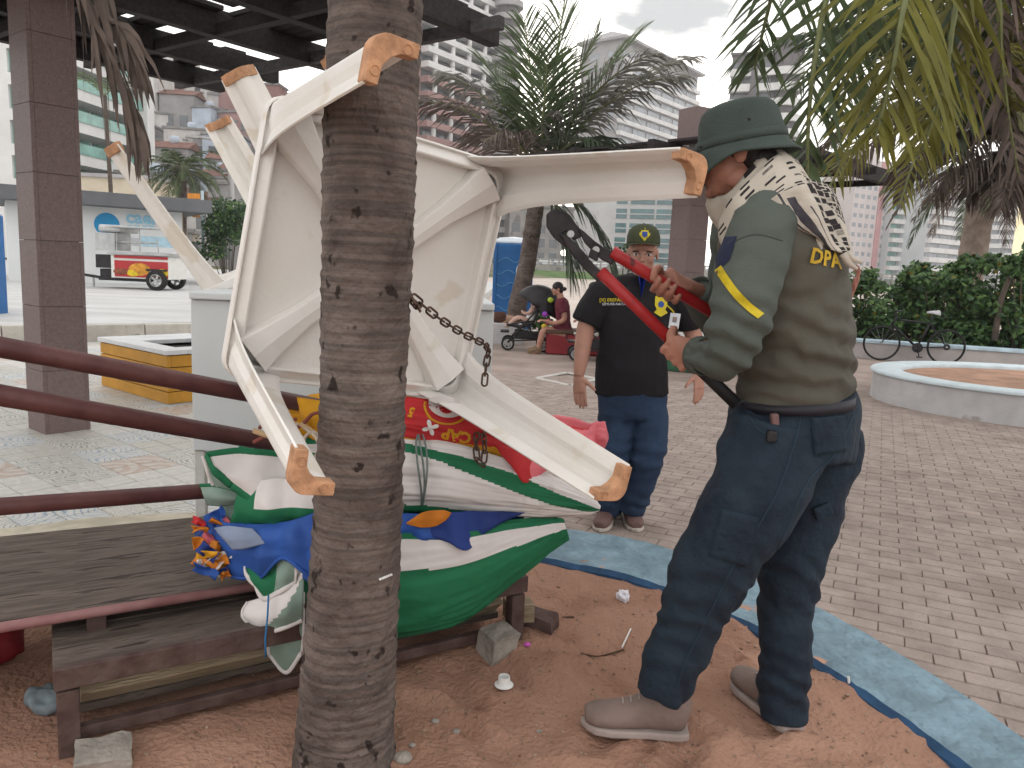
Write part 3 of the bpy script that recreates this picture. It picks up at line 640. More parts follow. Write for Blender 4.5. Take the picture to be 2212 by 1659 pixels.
for l in (.0, BL):
    MB().bar(on(l, .004, zs - .035), on(l, .348, zs - .035), .035, .04).build('end_rail', m_rust, bA, bevel=.003)
    for r in (.012, .34):
        p = on(l, r, 0); MB().box((p.x, p.y, (zs - .05 + .10) / 2), (.052, .045, zs - .05 - .10), math.atan2(bd.y, bd.x)).build('leg', m_rust, bA, bevel=.004)
plank(bA, on(.03, .10, .262), on(BL - .02, .10, .262), .085, .028, m_woody, 'stretcher', 7).rotation_euler.rotate_axis('X', -.75)
MB().bar(on(.02, .03, .195), on(BL - .02, .03, .195), .03, .035).build('lower_rail', m_rust, bA, bevel=.004)
plank(bA, on(.0, .20, .205), on(BL, .20, .205), .15, .024, m_wood, 'lower_plank', 9)
# rear plank bench
zb = .455; f0, f1_ = gp(-60, 1364, zb), gp(470, 1277, zb); r0, r1 = gp(-60, 1172, zb), gp(430, 1124, zb)
f1_ = f0 + (f1_ - f0) * 1.35; r1 = r0 + (r1 - r0) * 1.35; f0 = f0 - (f1_ - f0).normalized() * .25; r0 = r0 - (r1 - r0).normalized() * .25
bB = thing('plank_platform', 'wide grey plank bench behind the low bench, edged with a pinkish pole', 'bench', (f0.x, f0.y, .15))
nP = 4
for k in range(nP):
    s_ = (k + .5) / nP; plank(bB, f0.lerp(r0, s_), f1_.lerp(r1, s_), (f0 - r0).length / nP - .012, .028, m_wood, seed=20 + k)
for s_ in (.06, .5, .94):
    c0_ = f0.lerp(f1_, s_); c1_ = r0.lerp(r1, s_); MB().bar(c0_ - V((0, 0, .04)), c1_ - V((0, 0, .04)), .05, .05).build('cross_rail', m_rust, bB, bevel=.003)
    for q in (.1, .9):
        p = c0_.lerp(c1_, q); MB().box((p.x, p.y, (zb - .065 + .10) / 2), (.05, .05, zb - .065 - .10), .5).build('leg', m_rust, bB, bevel=.003)
pp = MB(); pp.tube([f0 + V((-.02, -.03, .006)), f1_ + V((0, -.03, .006))], .014, 12); pp.build('edge_pole', m_pinkpole, bB, smooth=True)
# blocks at the far foot of the low bench
def rock(name, label, c, size, rot, mat, cat='block', seed=0, tilt=.15, cut=.012):
    bm = MB(); bm.box((0, 0, 0), size); me = bm.mesh(name); b2 = bmesh.new(); b2.from_mesh(me); bmesh.ops.subdivide_edges(b2, edges=b2.edges, cuts=4, use_grid_fill=True)
    for v in b2.verts: v.co += V((fbm(v.co * 9 + V((seed, 0, 0))), fbm(v.co * 9 + V((0, seed, 3))), fbm(v.co * 9 + V((5, 0, seed))))) * cut
    bmesh.ops.recalc_face_normals(b2, faces=b2.faces); b2.to_mesh(me); b2.free(); o = link(name, me, mat); o.location = c; o.rotation_euler = (tilt, tilt * .5, rot); return tag(o, label, cat)
m_cob = M('concrete_chunk', (.30, .27, .235), rough=.95, var=.2, scale=12, bump=.6, bscale=60)
g1 = gp(1075, 1405, .15); rock('concrete_chunk', 'pointed grey concrete chunk under the far bench leg', (g1.x - .0, g1.y - .02, .185), (.10, .09, .09), .7, m_cob, seed=2)
g2 = gp(1105, 1375, .15); rock('wood_block', 'sawn yellowish wood block beside the far bench leg', (g2.x + .02, g2.y + .02, .245), (.10, .07, .065), .25, m_woody, seed=4, tilt=.02, cut=.004)
rock('wood_stump', 'dark short log lying by the far bench leg', (g2.x + .10, g2.y + .06, .185), (.12, .065, .065), -.3, m_rust, seed=6, tilt=.1)
g3 = gp(222, 1650, .15); rock('cobble', 'grey cobble half buried in the sand at the bottom left', (g3.x, g3.y, .165), (.13, .10, .06), .4, m_cob, seed=9)

# ================================================================= ROLLED BEACH UMBRELLAS
m_green = M('cloth_green', (.014, .155, .068), rough=.75, var=.12, scale=4, bump=.5, bscale=11, bdist=.02)
m_whitec = M('cloth_white', (.74, .70, .68), rough=.8, var=.05, scale=5, bump=.5, bscale=10, bdist=.02, spots=((.6, .56, .53), 6, .68))
m_gg = M('cloth_greygreen_underside', (.25, .34, .29), rough=.85, var=.15, scale=6, bump=.2, bscale=20)
m_red = M('cloth_red', (.50, .025, .03), rough=.7, var=.12, scale=5, bump=.2, bscale=16)
m_pink = M('cloth_pink', (.72, .16, .19), rough=.6, var=.15, scale=3, bump=.6, bscale=10, bdist=.02)
m_yel = M('cloth_yellow', (.62, .30, .015), rough=.75, var=.12, scale=5, bump=.2, bscale=16)
m_bl = M('cloth_blue', (.024, .085, .33), rough=.65, var=.3, scale=4, bump=.5, bscale=10, bdist=.02)
m_nav = M('cloth_navy', (.014, .035, .17), rough=.7, var=.3, scale=4, bump=.5, bscale=10, bdist=.02)
m_or = M('cloth_orange', (.60, .20, .02), rough=.7, var=.2, scale=5, bump=.2, bscale=14)
m_brass = M('brass', (.42, .30, .06), rough=.4, metal=.8, var=.3, scale=30)
m_cord = M('grey_green_cord', (.17, .21, .20), rough=.9, var=.2, scale=30)
m_pbl = M('cloth_pale_blue_underside', (.24, .30, .42), rough=.85, var=.15, scale=6)
def px3(q): return tuple(px(q[0], q[1], q[2]))
def bundle(parent, ctl, mats, mif, folds=9, amp=.06, tw=1.5, seed=0, n=150, sm=26, rby=.8):
    b = MB(); P = [px3(c) for c in ctl]; ra = [pr(c[3], c[2]) for c in ctl]; rb = [r * (c[4] if len(c) > 4 else rby) for r, c in zip(ra, ctl)]
    def fn(t, th):
        k = math.sin(folds * th + tw * 6 * t + seed) ; k = abs(k) ** .6 * (1 if k > 0 else -1)
        cr = 1 - 2.4 * abs(fbm((math.cos(th) * 2.2 + seed, math.sin(th) * 2.2 + .9 * t, t * 3.2), 1.3, 2)); cr2 = 1 - 2.4 * abs(fbm((math.cos(th) * 4 + 3, math.sin(th) * 4 + seed, t * 2.0), 1.5, 2))
        return 1 + amp * k * (.35 + .65 * min(1, 4 * t * (1 - t))) + .05 * fbm((math.cos(th) * 1.3, math.sin(th) * 1.3, t * 4 + seed), 1.6) + .055 * max(-.6, cr) + .03 * max(-.6, cr2)
    b.tube(P, ra, n, rb=rb, ref=(0, 0, 1), smooth=sm, fn=fn, mif=mif)
    o = b.build('fabric', mats, parent, smooth=True); return o
def pole(parent, a, b, r, mat, name='pole', tip=None):
    a, b = V(a), V(b)
    if mat is m_mar: a = a - (b - a) * .3
    mb = MB(); mb.tube([a, b], r, 16); o = mb.build(name, mat, parent, smooth=False, bevel=.002)
    me = o.data; me.polygons.foreach_set('use_smooth', [len(p.vertices) == 4 for p in me.polygons]); return o
def patch(parent, rows, mats, mif=None, name='valance', n=7, wave=.006, seed=0, trim=(), tmat=None, tr=.006, solid=.003):
    A = [catmull([px3(c) for c in r], n) for r in rows]; m = len(A[0]); G = []
    cols = [catmull([A[i][j] for i in range(len(A))], n) for j in range(m)]
    for i in range(len(cols[0])):
        G.append([V(cols[j][i]) + V((0, -1, .2)) * wave * (fbm((cols[j][i][0], seed, cols[j][i][2]), 16) + .8 * math.sin(cols[j][i][0] * 60 + seed + 8 * cols[j][i][2])) for j in range(m)])
    b = MB(); b.grid(G, mif=mif); o = b.build(name, mats, parent, smooth=True, solid=solid, fixn=False)
    for e in trim:
        ln = {'b': G[-1], 't': G[0], 'l': [r[0] for r in G], 'r': [r[-1] for r in G]}[e]
        MB().tube([p + V((0, -.003, 0)) for p in ln], tr, 6, rb=tr * .5, ref=(0, 0, 1)).build('trim', tmat, o, smooth=True)
    return o
# 1 -- red and yellow one on top
u = px(640, 900, 2.42); U1 = thing('beach_umbrella', 'rolled red and yellow beach umbrella printed with a white clover, top of the pile', 'umbrella', u, 'rolled beach umbrellas')
b1 = bundle(U1, [(600, 893, 2.36, 26), (680, 900, 2.40, 46), (780, 905, 2.44, 56), (900, 920, 2.47, 62), (1020, 945, 2.5, 58), (1120, 968, 2.54, 44), (1195, 985, 2.58, 20)], [m_red, m_yel],
            lambda t, th: 1 if (th > 1.72 + .25 * math.sin(t * 5) or t < .28) else 0, folds=7, amp=.03, seed=1)
pole(U1, px(-90, 733, 1.76), px(720, 884, 2.42), .0255, m_mar)
# printed marks on the red cloth
tree = bvh(b1); pk = MB()
def at_front(u_, v_): return px(u_, v_, 2.40)
ax = (px(1000, 955, 2.4) - px(880, 925, 2.4)).normalized(); ay = V((0, 0, 1)); ay = (ay - ax * ax.dot(ay)).normalized(); vd = V((0, 1, 0))
vs_, fs_ = text2d('CAP', .05, .0022); project(pk, [(-x, -y) for x, y in vs_], fs_, at_front(986, 943), ax, ay, vd, tree, .0035); tag(pk.build('lettering', m_yel, b1), kind='stuff'); pk = MB()
vs_, fs_ = text2d('5', .034, .002); project(pk, [(-x, -y) for x, y in vs_], fs_, at_front(888, 890), ax, ay, vd, tree, .0035); pk.build('lettering', m_yel, b1); pk = MB()
ang = [math.pi + math.pi * k / 25 for k in range(26)]; project(pk, [(r * math.cos(a), r * .7 * math.sin(a)) for a in ang for r in (.066, .074)], [(2 * k, 2 * k + 1, 2 * k + 3, 2 * k + 2) for k in range(25)], at_front(962, 884), ax, ay, vd, tree, .0035); pk.build('ring_print', m_yel, b1)
clv = [((.0155 + .0085 * math.cos(4 * a)) * math.cos(a + .5) * 1.15, (.0155 + .0085 * math.cos(4 * a)) * math.sin(a + .5) * 1.15) for a in np.linspace(0, 2 * math.pi, 41)[:-1]]
wk = MB(); vs_, fs_ = poly2d(clv); project(wk, vs_, fs_, at_front(930, 924), ax, ay, vd, tree, .003); wk.build('clover_print', m_whitec, b1)
wk = MB(); vs_, fs_ = disc2d(.060, 24, 1, .62, 4); project(wk, vs_, fs_, at_front(962, 880), ax, ay, vd, tree, .003); wk.build('round_print', m_whitec, b1)
rk = MB(); vs_, fs_ = disc2d(.024, 14, 1, .7); project(rk, vs_, fs_, at_front(962, 886), ax, ay, vd, tree, .0045); rk.build('print', m_red, b1)
# orange-yellow loose cloth by the trunk
patch(U1, [[(640, 858, 2.22), (670, 862, 2.22), (705, 868, 2.2)], [(648, 890, 2.2), (672, 905, 2.18), (708, 905, 2.17)], [(655, 925, 2.22), (680, 950, 2.18), (705, 945, 2.17)]], [m_yel], seed=3, wave=.01)
# 2 -- pink one with brass ferrule
U2 = thing('beach_umbrella', 'folded pink umbrella with brass tipped pole sticking up behind the table leg', 'umbrella', px(1200, 960, 2.62), 'rolled beach umbrellas')
pole(U2, px(1060, 830, 2.60), px(1275, 965, 2.66), .0165, m_pink); fe = pole(U2, px(1047, 818, 2.597), px(1064, 834, 2.601), .021, m_brass, 'ferrule')
bundle(U2, [(1105, 905, 2.64, 10), (1160, 932, 2.64, 36), (1215, 952, 2.65, 46), (1262, 968, 2.66, 50), (1290, 975, 2.66, 58), (1298, 978, 2.66, 20)], [m_pink], lambda t, th: 0, folds=6, amp=.16, tw=.3, seed=2)
patch(U2, [[(1068, 960, 2.42), (1110, 968, 2.42), (1165, 985, 2.44), (1235, 990, 2.46)], [(1085, 985, 2.40), (1115, 1005, 2.38), (1150, 1010, 2.40), (1200, 1010, 2.44)], [(1112, 1012, 2.40), (1130, 1042, 2.37), (1152, 1036, 2.39), (1180, 1015, 2.44)]], [m_red, m_pink], mif=lambda s, t: 1 if t > .6 else 0, name='flap', wave=.004, seed=6)
patch(U2, [[(1165, 900, 2.64), (1225, 918, 2.62), (1268, 925, 2.60), (1285, 912, 2.62)], [(1180, 925, 2.60), (1230, 935, 2.57), (1262, 945, 2.56), (1292, 940, 2.6)], [(1205, 948, 2.58), (1245, 958, 2.55), (1275, 962, 2.55), (1298, 965, 2.6)], [(1240, 978, 2.58), (1262, 985, 2.56), (1282, 990, 2.57), (1298, 1002, 2.62)]], [m_pink, m_red], mif=lambda s, t: 1 if math.sin(s * 16 + 2 * t) > .55 and t < .75 else 0, name='flap', wave=.014, seed=17, n=10)
# 3 -- white with green stripe
U3 = thing('beach_umbrella', 'rolled white beach umbrella with a green stripe, tied with cord', 'umbrella', px(560, 1000, 2.40), 'rolled beach umbrellas')
def s3(t, th):
    c = .25 + 1.55 * max(0, t - .35) / .65; w_ = .14 + .55 * max(0, t - .42) * (1.25 - t) * 2
    if abs(th - c - .15) < w_: return 1
    if t < .62 and 1.9 + t * .9 < th < 3.2 + t: return 1
    return 0
bundle(U3, [(520, 1010, 2.40, 50), (600, 1012, 2.41, 66), (700, 1015, 2.42, 76), (840, 1022, 2.42, 80), (960, 1032, 2.42, 76), (1080, 1052, 2.43, 64), (1190, 1075, 2.44, 44), (1270, 1092, 2.45, 22), (1296, 1098, 2.45, 6)], [m_whitec, m_green], s3, folds=8, amp=.035, tw=.8, seed=4)
pole(U3, px(-90, 838, 1.74), px(620, 962, 2.36), .0265, m_mar)
for k in range(3):
    MB().tube([px(905 + k * 6 + 6 * math.sin(a * 2 + k), 1022 + 84 * math.sin(a), 2.43 - .125 * math.cos(a) - .006) for a in np.linspace(-1.75, 1.75, 26)], .0035, 6).build('tie_cord', m_cord, U3, smooth=True)
patch(U3, [[(447, 983, 2.14), (520, 974, 2.18), (610, 982, 2.22), (692, 986, 2.24)], [(466, 1015, 2.12), (540, 1040, 2.14), (620, 1052, 2.18), (692, 1045, 2.22)], [(500, 1048, 2.13), (556, 1083, 2.15), (625, 1090, 2.19), (692, 1078, 2.23)]], [m_whitec], trim=('b', 'l', 't'), tmat=m_green, seed=1, wave=.007, tr=.011)
patch(U3, [[(438, 985, 2.20), (462, 992, 2.19), (490, 1010, 2.18)], [(450, 1020, 2.2), (480, 1040, 2.19), (520, 1060, 2.18)], [(462, 1048, 2.21), (490, 1062, 2.2), (540, 1075, 2.2)]], [m_gg], trim=('l',), tmat=m_whitec, seed=2)
# 4 -- second green and white one below it
U4 = thing('beach_umbrella', 'rolled green umbrella with folded white hem, just under the white one', 'umbrella', px(560, 1090, 2.44), 'rolled beach umbrellas')
bundle(U4, [(510, 1085, 2.46, 30), (620, 1088, 2.46, 44), (760, 1094, 2.46, 48), (900, 1098, 2.47, 46), (1000, 1100, 2.48, 36), (1080, 1102, 2.5, 18)], [m_green, m_whitec], lambda t, th: 1 if .4 < th < .8 else 0, seed=7, folds=6, amp=.03)
pole(U4, px(-90, 1101, 1.86), px(560, 1052, 2.44), .0235, m_mar)
patch(U4, [[(520, 1050, 2.16), (585, 1034, 2.15), (640, 1036, 2.14), (695, 1045, 2.12)], [(510, 1080, 2.14), (580, 1072, 2.11), (640, 1075, 2.10), (698, 1085, 2.09)], [(506, 1105, 2.14), (575, 1110, 2.10), (640, 1104, 2.09), (700, 1108, 2.08)], [(495, 1132, 2.16), (570, 1133, 2.13), (640, 1130, 2.12), (700, 1124, 2.11)]], [m_whitec, m_green], mif=lambda s, t: 1 if s > .55 or t < .17 else 0, seed=5, wave=.008)
patch(U4, [[(432, 1048, 2.22), (470, 1050, 2.21), (520, 1062, 2.2)], [(438, 1072, 2.2), (480, 1075, 2.18), (530, 1080, 2.18)], [(446, 1092, 2.21), (490, 1092, 2.2), (540, 1078, 2.2)]], [m_gg], trim=('t',), tmat=m_green, seed=8)
patch(U4, [[(478, 1092, 2.24), (520, 1088, 2.22)], [(470, 1115, 2.22), (512, 1118, 2.2)], [(462, 1140, 2.24), (505, 1138, 2.2)]], [m_gg], seed=9, wave=.012)
# 5 -- blue and orange one
U5 = thing('beach_umbrella', 'rolled blue umbrella with orange lining in the middle of the pile', 'umbrella', px(500, 1170, 2.44), 'rolled beach umbrellas')
bundle(U5, [(425, 1160, 2.38, 20), (540, 1160, 2.40, 40), (700, 1152, 2.42, 50), (860, 1146, 2.43, 52), (980, 1136, 2.44, 42), (1080, 1118, 2.46, 24), (1140, 1108, 2.47, 6)], [m_bl, m_nav], lambda t, th: 1 if t > .66 or math.sin(th * 5 + t * 9) > .5 else 0, folds=5, amp=.09, tw=1.2, seed=11)
patch(U5, [[(850, 1110, 2.30), (930, 1108, 2.31), (1020, 1104, 2.33), (1135, 1106, 2.36)], [(850, 1140, 2.28), (930, 1142, 2.28), (1000, 1148, 2.29), (1065, 1140, 2.33)], [(852, 1168, 2.29), (935, 1160, 2.27), (995, 1172, 2.27), (1040, 1158, 2.31)], [(853, 1178, 2.30), (955, 1168, 2.28), (1005, 1190, 2.26), (1030, 1172, 2.30)]], [m_bl, m_nav], mif=lambda s, t: 0 if t < .33 else 1, name='flap', wave=.012, seed=12)
patch(U5, [[(880, 1128, 2.262), (915, 1106, 2.255), (955, 1102, 2.255), (975, 1108, 2.262)], [(878, 1130, 2.262), (915, 1122, 2.25), (950, 1120, 2.25), (968, 1118, 2.262)], [(880, 1132, 2.262), (912, 1140, 2.255), (940, 1136, 2.255), (962, 1124, 2.262)]], [m_or], name='lining', wave=.004, seed=15)
patch(U5, [[(440, 1122, 2.16), (540, 1132, 2.13), (620, 1126, 2.10), (696, 1102, 2.05)], [(462, 1165, 2.14), (545, 1160, 2.10), (625, 1150, 2.06), (698, 1150, 2.03)], [(480, 1195, 2.14), (550, 1200, 2.10), (620, 1180, 2.05), (694, 1190, 2.03)], [(500, 1243, 2.16), (560, 1248, 2.12), (612, 1205, 2.07), (686, 1258, 2.04)]], [m_bl], wave=.012, seed=13, trim=('b',), tmat=m_bl)
patch(U5, [[(462, 1140, 2.125), (500, 1136, 2.105), (545, 1142, 2.09)], [(482, 1165, 2.11), (515, 1160, 2.09), (560, 1158, 2.075)], [(502, 1188, 2.11), (532, 1184, 2.09), (572, 1174, 2.075)]], [m_pbl], name='lining', wave=.006, seed=16)
patch(U5, [[(652, 1160, 2.06), (672, 1165, 2.04), (692, 1160, 2.03)], [(650, 1205, 2.06), (668, 1215, 2.03), (690, 1212, 2.03)], [(654, 1250, 2.07), (670, 1258, 2.05), (688, 1250, 2.04)]], [m_bl], wave=.01, seed=14)
rq = random.Random(12)
for k in range(26):
    cu, cv = rq.uniform(402, 500), rq.uniform(1108, 1246); w_, h_ = rq.uniform(14, 42), rq.uniform(8, 22); y_ = rq.uniform(2.10, 2.2); mm = rq.choice((m_or, m_or, m_bl, m_nav, m_red, m_yel, m_whitec, m_pink)); an = rq.uniform(-.7, .7)
    patch(U5, [[(cu + (a - 1.5) * w_ * .5 * math.cos(an) - (b_ - 1) * h_ * .6 * math.sin(an) + rq.uniform(-4, 4), cv + (a - 1.5) * w_ * .5 * math.sin(an) + (b_ - 1) * h_ * .6 + rq.uniform(-4, 4), y_ + rq.uniform(-.02, .02)) for a in range(4)] for b_ in range(3)], [mm], name='frill', wave=.008, seed=30 + k, n=5, solid=.0015)
# 6 -- big green one at the bottom
U6 = thing('beach_umbrella', 'big green umbrella with one white band drooping over the bench front, lowest of the pile', 'umbrella', px(700, 1270, 2.32), 'rolled beach umbrellas')
def s6(t, th):
    c = 1.28 - .36 * t + .05 * math.sin(t * 9)
    lo = .80 - .1 * (1 - t); hi = 1.22 + .22 * t
    return 1 if lo < th < hi else 0
bundle(U6, [(560, 1255, 2.42, 50), (640, 1256, 2.36, 92), (740, 1254, 2.33, 128), (850, 1250, 2.32, 133), (985, 1230, 2.33, 112), (1100, 1188, 2.37, 72), (1165, 1162, 2.40, 46), (1205, 1148, 2.42, 32), (1224, 1143, 2.42, 24)], [m_green, m_whitec], s6, folds=6, amp=.03, tw=.4, seed=21, rby=.40)
patch(U6, [[(528, 1214, 2.15), (570, 1228, 2.13), (610, 1205, 2.11), (640, 1190, 2.10)], [(532, 1240, 2.12), (568, 1262, 2.10), (608, 1240, 2.08), (640, 1225, 2.08)], [(552, 1262, 2.12), (570, 1292, 2.11), (600, 1280, 2.09), (638, 1258, 2.09)]], [m_green, m_gg], mif=lambda s, t: 1 if t > .55 else 0, trim=('b', 'l', 'r'), tmat=m_whitec, wave=.006, seed=22, tr=.008)
patch(U6, [[(535, 1300, 2.14), (580, 1285, 2.11), (620, 1265, 2.09), (655, 1230, 2.08)], [(524, 1325, 2.12), (570, 1335, 2.08), (615, 1320, 2.06), (655, 1290, 2.07)], [(545, 1350, 2.13), (575, 1365, 2.10), (615, 1355, 2.08), (652, 1340, 2.09)]], [m_whitec, m_gg], mif=lambda s, t: 1 if s + t > 1.1 else 0, trim=('b', 'l'), tmat=m_whitec, wave=.006, seed=23, tr=.007)
patch(U6, [[(560, 1330, 2.16), (600, 1330, 2.14), (656, 1280, 2.12)], [(574, 1375, 2.15), (606, 1385, 2.13), (655, 1360, 2.12)], [(584, 1415, 2.16), (618, 1452, 2.15), (652, 1408, 2.14)]], [m_gg], trim=('b', 'l', 'r'), tmat=m_whitec, wave=.004, seed=24, tr=.007)
m_str = M('blue_string', (.03, .19, .42), rough=.8)
MB().tube([px(580, 1285, 2.06), px(578, 1330, 2.05), px(573, 1380, 2.05), px(574, 1420, 2.05)], .003, 6).build('string', m_str, U6, smooth=True)
# loose rope and sticks between the poles and the palm
m_rope = M('pale_rope', (.52, .44, .37), rough=.95, var=.2, scale=30); m_ropeb = M('red_brown_cord', (.25, .08, .065), rough=.9); m_stick = M('pale_stick', (.55, .38, .22), rough=.8)
rp_ = thing('rope', 'pale looped rope and red cords tangled beside the palm trunk', 'rope', px(660, 950, 2.14))
MB().tube([px(x, y, d) for x, y, d in ((640, 915, 2.2), (665, 930, 2.13), (685, 950, 2.11), (688, 985, 2.11), (668, 985, 2.11), (655, 965, 2.12), (662, 940, 2.12), (682, 935, 2.12), (690, 965, 2.13), (678, 990, 2.13))], .0045, 7, smooth=6).build('rope_strand', m_rope, rp_, smooth=True)
for a in (((548, 955), (575, 940), (600, 920), (640, 905)), ((560, 925), (575, 905), (560, 890), (600, 870)), ((625, 935), (655, 915), (675, 895), (700, 890))):
    MB().tube([px(x, y, 2.16 - .01 * i) for i, (x, y) in enumerate(a)], .0055, 6, smooth=6).build('cord', m_ropeb, rp_, smooth=True)
for k, (a, b_) in enumerate((((548, 930), (600, 948)), ((650, 915), (690, 945)))):
    MB().tube([px(*a, 2.15), px(*b_, 2.14)], .0085, 7).build('stick', m_stick, rp_, smooth=True)

# ================================================================= CHAINS
m_chain = M('rusty_chain', (.065, .04, .032), rough=.6, metal=.5, col2=(.16, .10, .07), scale=60)
lk = MB(); ring = []
for k in range(24):
    a = 2 * math.pi * k / 24; ring.append(V((.0125 * (1 if math.cos(a) > 0 else -1) * (1 if abs(math.cos(a)) > .02 else 0) + .0085 * math.cos(a), .0085 * math.sin(a), 0)))
lk.tube(ring + [ring[0]], .0031, 6, cap=False); lme = lk.mesh('link'); lme.materials.append(m_chain); lme.polygons.foreach_set('use_smooth', [True] * len(lme.polygons))
def chain(name, label, pts, pitch=.031):
    A = catmull([tuple(p) for p in pts], 30); P = [V(a) for a in A]; t = thing(name, label, 'chain', P[0]); acc = 0; k = 0
    for i in range(1, len(P)):
        acc += (P[i] - P[i - 1]).length
        if acc >= pitch:
            acc = 0; d = (P[i] - P[i - 2]).normalized(); q = d.to_track_quat('X', 'Z') @ Matrix.Rotation(math.pi / 2 * (k % 2) + .4, 4, 'X').to_quaternion()
            inst(lme, 'link', t, P[i], q.to_euler()); k += 1
    return t
rc = .128; wrap = [V((-.364 + rc * math.cos(a), 1.88 + rc * math.sin(a), 1.40 - .01 * i)) for i, a in enumerate(np.linspace(2.6, .1, 6))]
chain('chain', 'rusty chain running from the palm trunk across the table to its lower corner', wrap + [px(890, 640, 1.90), px(945, 685, 1.98), px(1000, 720, 2.10), px(1046, 744, 2.22), px(1054, 762, 2.30), px(1050, 790, 2.33), px(1047, 822, 2.34)])
chain('chain', 'short rusty chain hanging in a doubled loop over the yellow cloth', [px(1030, 930, 2.44), px(1029, 950, 2.40), px(1029, 975, 2.37), px(1033, 994, 2.36), px(1043, 1000, 2.355), px(1047, 980, 2.37), px(1046, 955, 2.39), px(1044, 930, 2.44)])

# ================================================================= LITTER ON THE SAND
m_wp = M('white_plastic', (.75, .74, .72), rough=.5, var=.05); m_pap = M('white_paper', (.72, .72, .78), rough=.9, var=.05); m_pk = M('pink_scrap', (.62, .12, .50), rough=.8)
def sp(u_, v_): 
    p = gp(u_, v_, .152); p.z = sand_z(p.x, p.y); return p
c = sp(1088, 1488); cupb = MB().lathe([(.001, .002), (.026, .002), (.030, .004), (.030, .007), (.021, .010), (.018, .034), (.016, .034), (.015, .012), (.001, .012)], c, 20)
tag(cupb.build('flanged_plug', m_wp, smooth=False, bevel=.001), 'small white plastic cap with flange on the sand', 'cap')
c = sp(1347, 1296); pb = MB().ell((0, 0, 0), (.028, .022, .024), None, 18, 12); me = pb.mesh('crumpled_paper'); displace(me, lambda p, q: .012 * fbm((p[0], p[1], p[2]), 60, 2)); o = link('crumpled_paper', me, m_pap); o.location = c + V((0, 0, .020)); tag(o, 'crumpled ball of white paper on the sand by the kerb', 'paper')
c = sp(1138, 1402); o = MB().ell(c + V((0, 0, .006)), (.013, .009, .008), None, 8, 5).build('pink_scrap', m_pk); tag(o, 'tiny pink scrap on the sand', 'litter')
a, b_ = sp(1344, 1388), sp(1362, 1366); o = MB().tube([a + V((0, 0, .004)), b_ + V((0, 0, .006))], .003, 6).build('straw', m_wp); tag(o, 'white drinking straw lying on the sand', 'straw')
a, b_ = sp(1831, 1500), gp(1826, 1462, .20); o = MB().tube([a + V((0, 0, .003)), b_ + V((0, -.02, .012))], .004, 6).build('straw', m_wp); tag(o, 'pale straw leaning against the blue kerb', 'straw')
m_twig = M('twig', (.10, .06, .04), rough=.95)
for k, (q, lab) in enumerate((([(1255, 1402), (1290, 1410), (1318, 1415), (1348, 1398)], 'thin curved twig on the sand beside the straw'), ([(1215, 1335), (1232, 1333), (1240, 1334)], 'short twig with green end on the sand'))):
    o = MB().tube([sp(*z) + V((0, 0, .004)) for z in q], .0035, 5, smooth=4).build('twig', m_twig); tag(o, lab, 'twig')
for k, (u_, v_, s_) in enumerate(((985, 1582, .010), (830, 1590, .013), (870, 1640, .022), (940, 1556, .011), (1165, 1575, .007), (890, 1612, .009))):
    c = sp(u_, v_); o = MB().ell(c + V((0, 0, s_ * .3)), (s_ * 1.2, s_, s_ * .7), None, 9, 6).build('pebble', m_cob); tag(o, ('pale pebble on open sand right of the palm foot', 'pale pebble touching the right side of the palm foot', 'largest flat pale pebble at the bottom edge near the palm', 'small pebble straight below the white plug', 'tiny pebble farthest right of the palm', 'small pebble between the palm foot and the large flat one')[k], 'pebble', 'pebbles near the palm foot')

q = px(832, 1246, 1.80); bd0 = MB()
for k in range(6):
    h = bvh(trunk_o).ray_cast(cC, ray(822 + k * 4.6, 1250 - k * 1.9).normalized(), 4)[0] if k == 0 else th_.ray_cast(cC, ray(822 + k * 4.6, 1250 - k * 1.9).normalized(), 4)[0]
    if k == 0: th_ = bvh(trunk_o); bs_ = thing('bead_string', 'short string of small white beads stuck on the palm trunk', 'beads', h)
    if h is not None: MB().ell(h + V((0, -.003, 0)), (.0042, .004, .0034), None, 8, 6).build('bead', m_wp, bs_, smooth=True)
rg = thing('rag', 'crumpled grey-blue rag under the left end of the low bench', 'rag', sp(110, 1525)); c = sp(110, 1528); me = MB().ell((0, 0, 0), (.07, .05, .03), None, 24, 14).mesh('cloth'); displace(me, lambda p, q: .02 * fbm((p[0], p[1], p[2]), 22, 3)); o = link('cloth', me, M('rag_greyblue', (.20, .24, .26), rough=.95, var=.2, scale=20), rg, smooth=True, local=True); o.location = (0, 0, .025)
rgr = thing('red_bag', 'dark red bag corner at the left edge under the plank bench', 'bag', sp(-10, 1440)); me = MB().ell((0, 0, 0), (.12, .09, .09), None, 24, 14).mesh('bag'); displace(me, lambda p, q: .03 * fbm((p[0], p[1], p[2]), 10, 3)); o = link('bag_cloth', me, M('bag_red', (.20, .012, .018), rough=.7, var=.2, scale=9), rgr, smooth=True, local=True); o.location = (-.06, .05, .08)
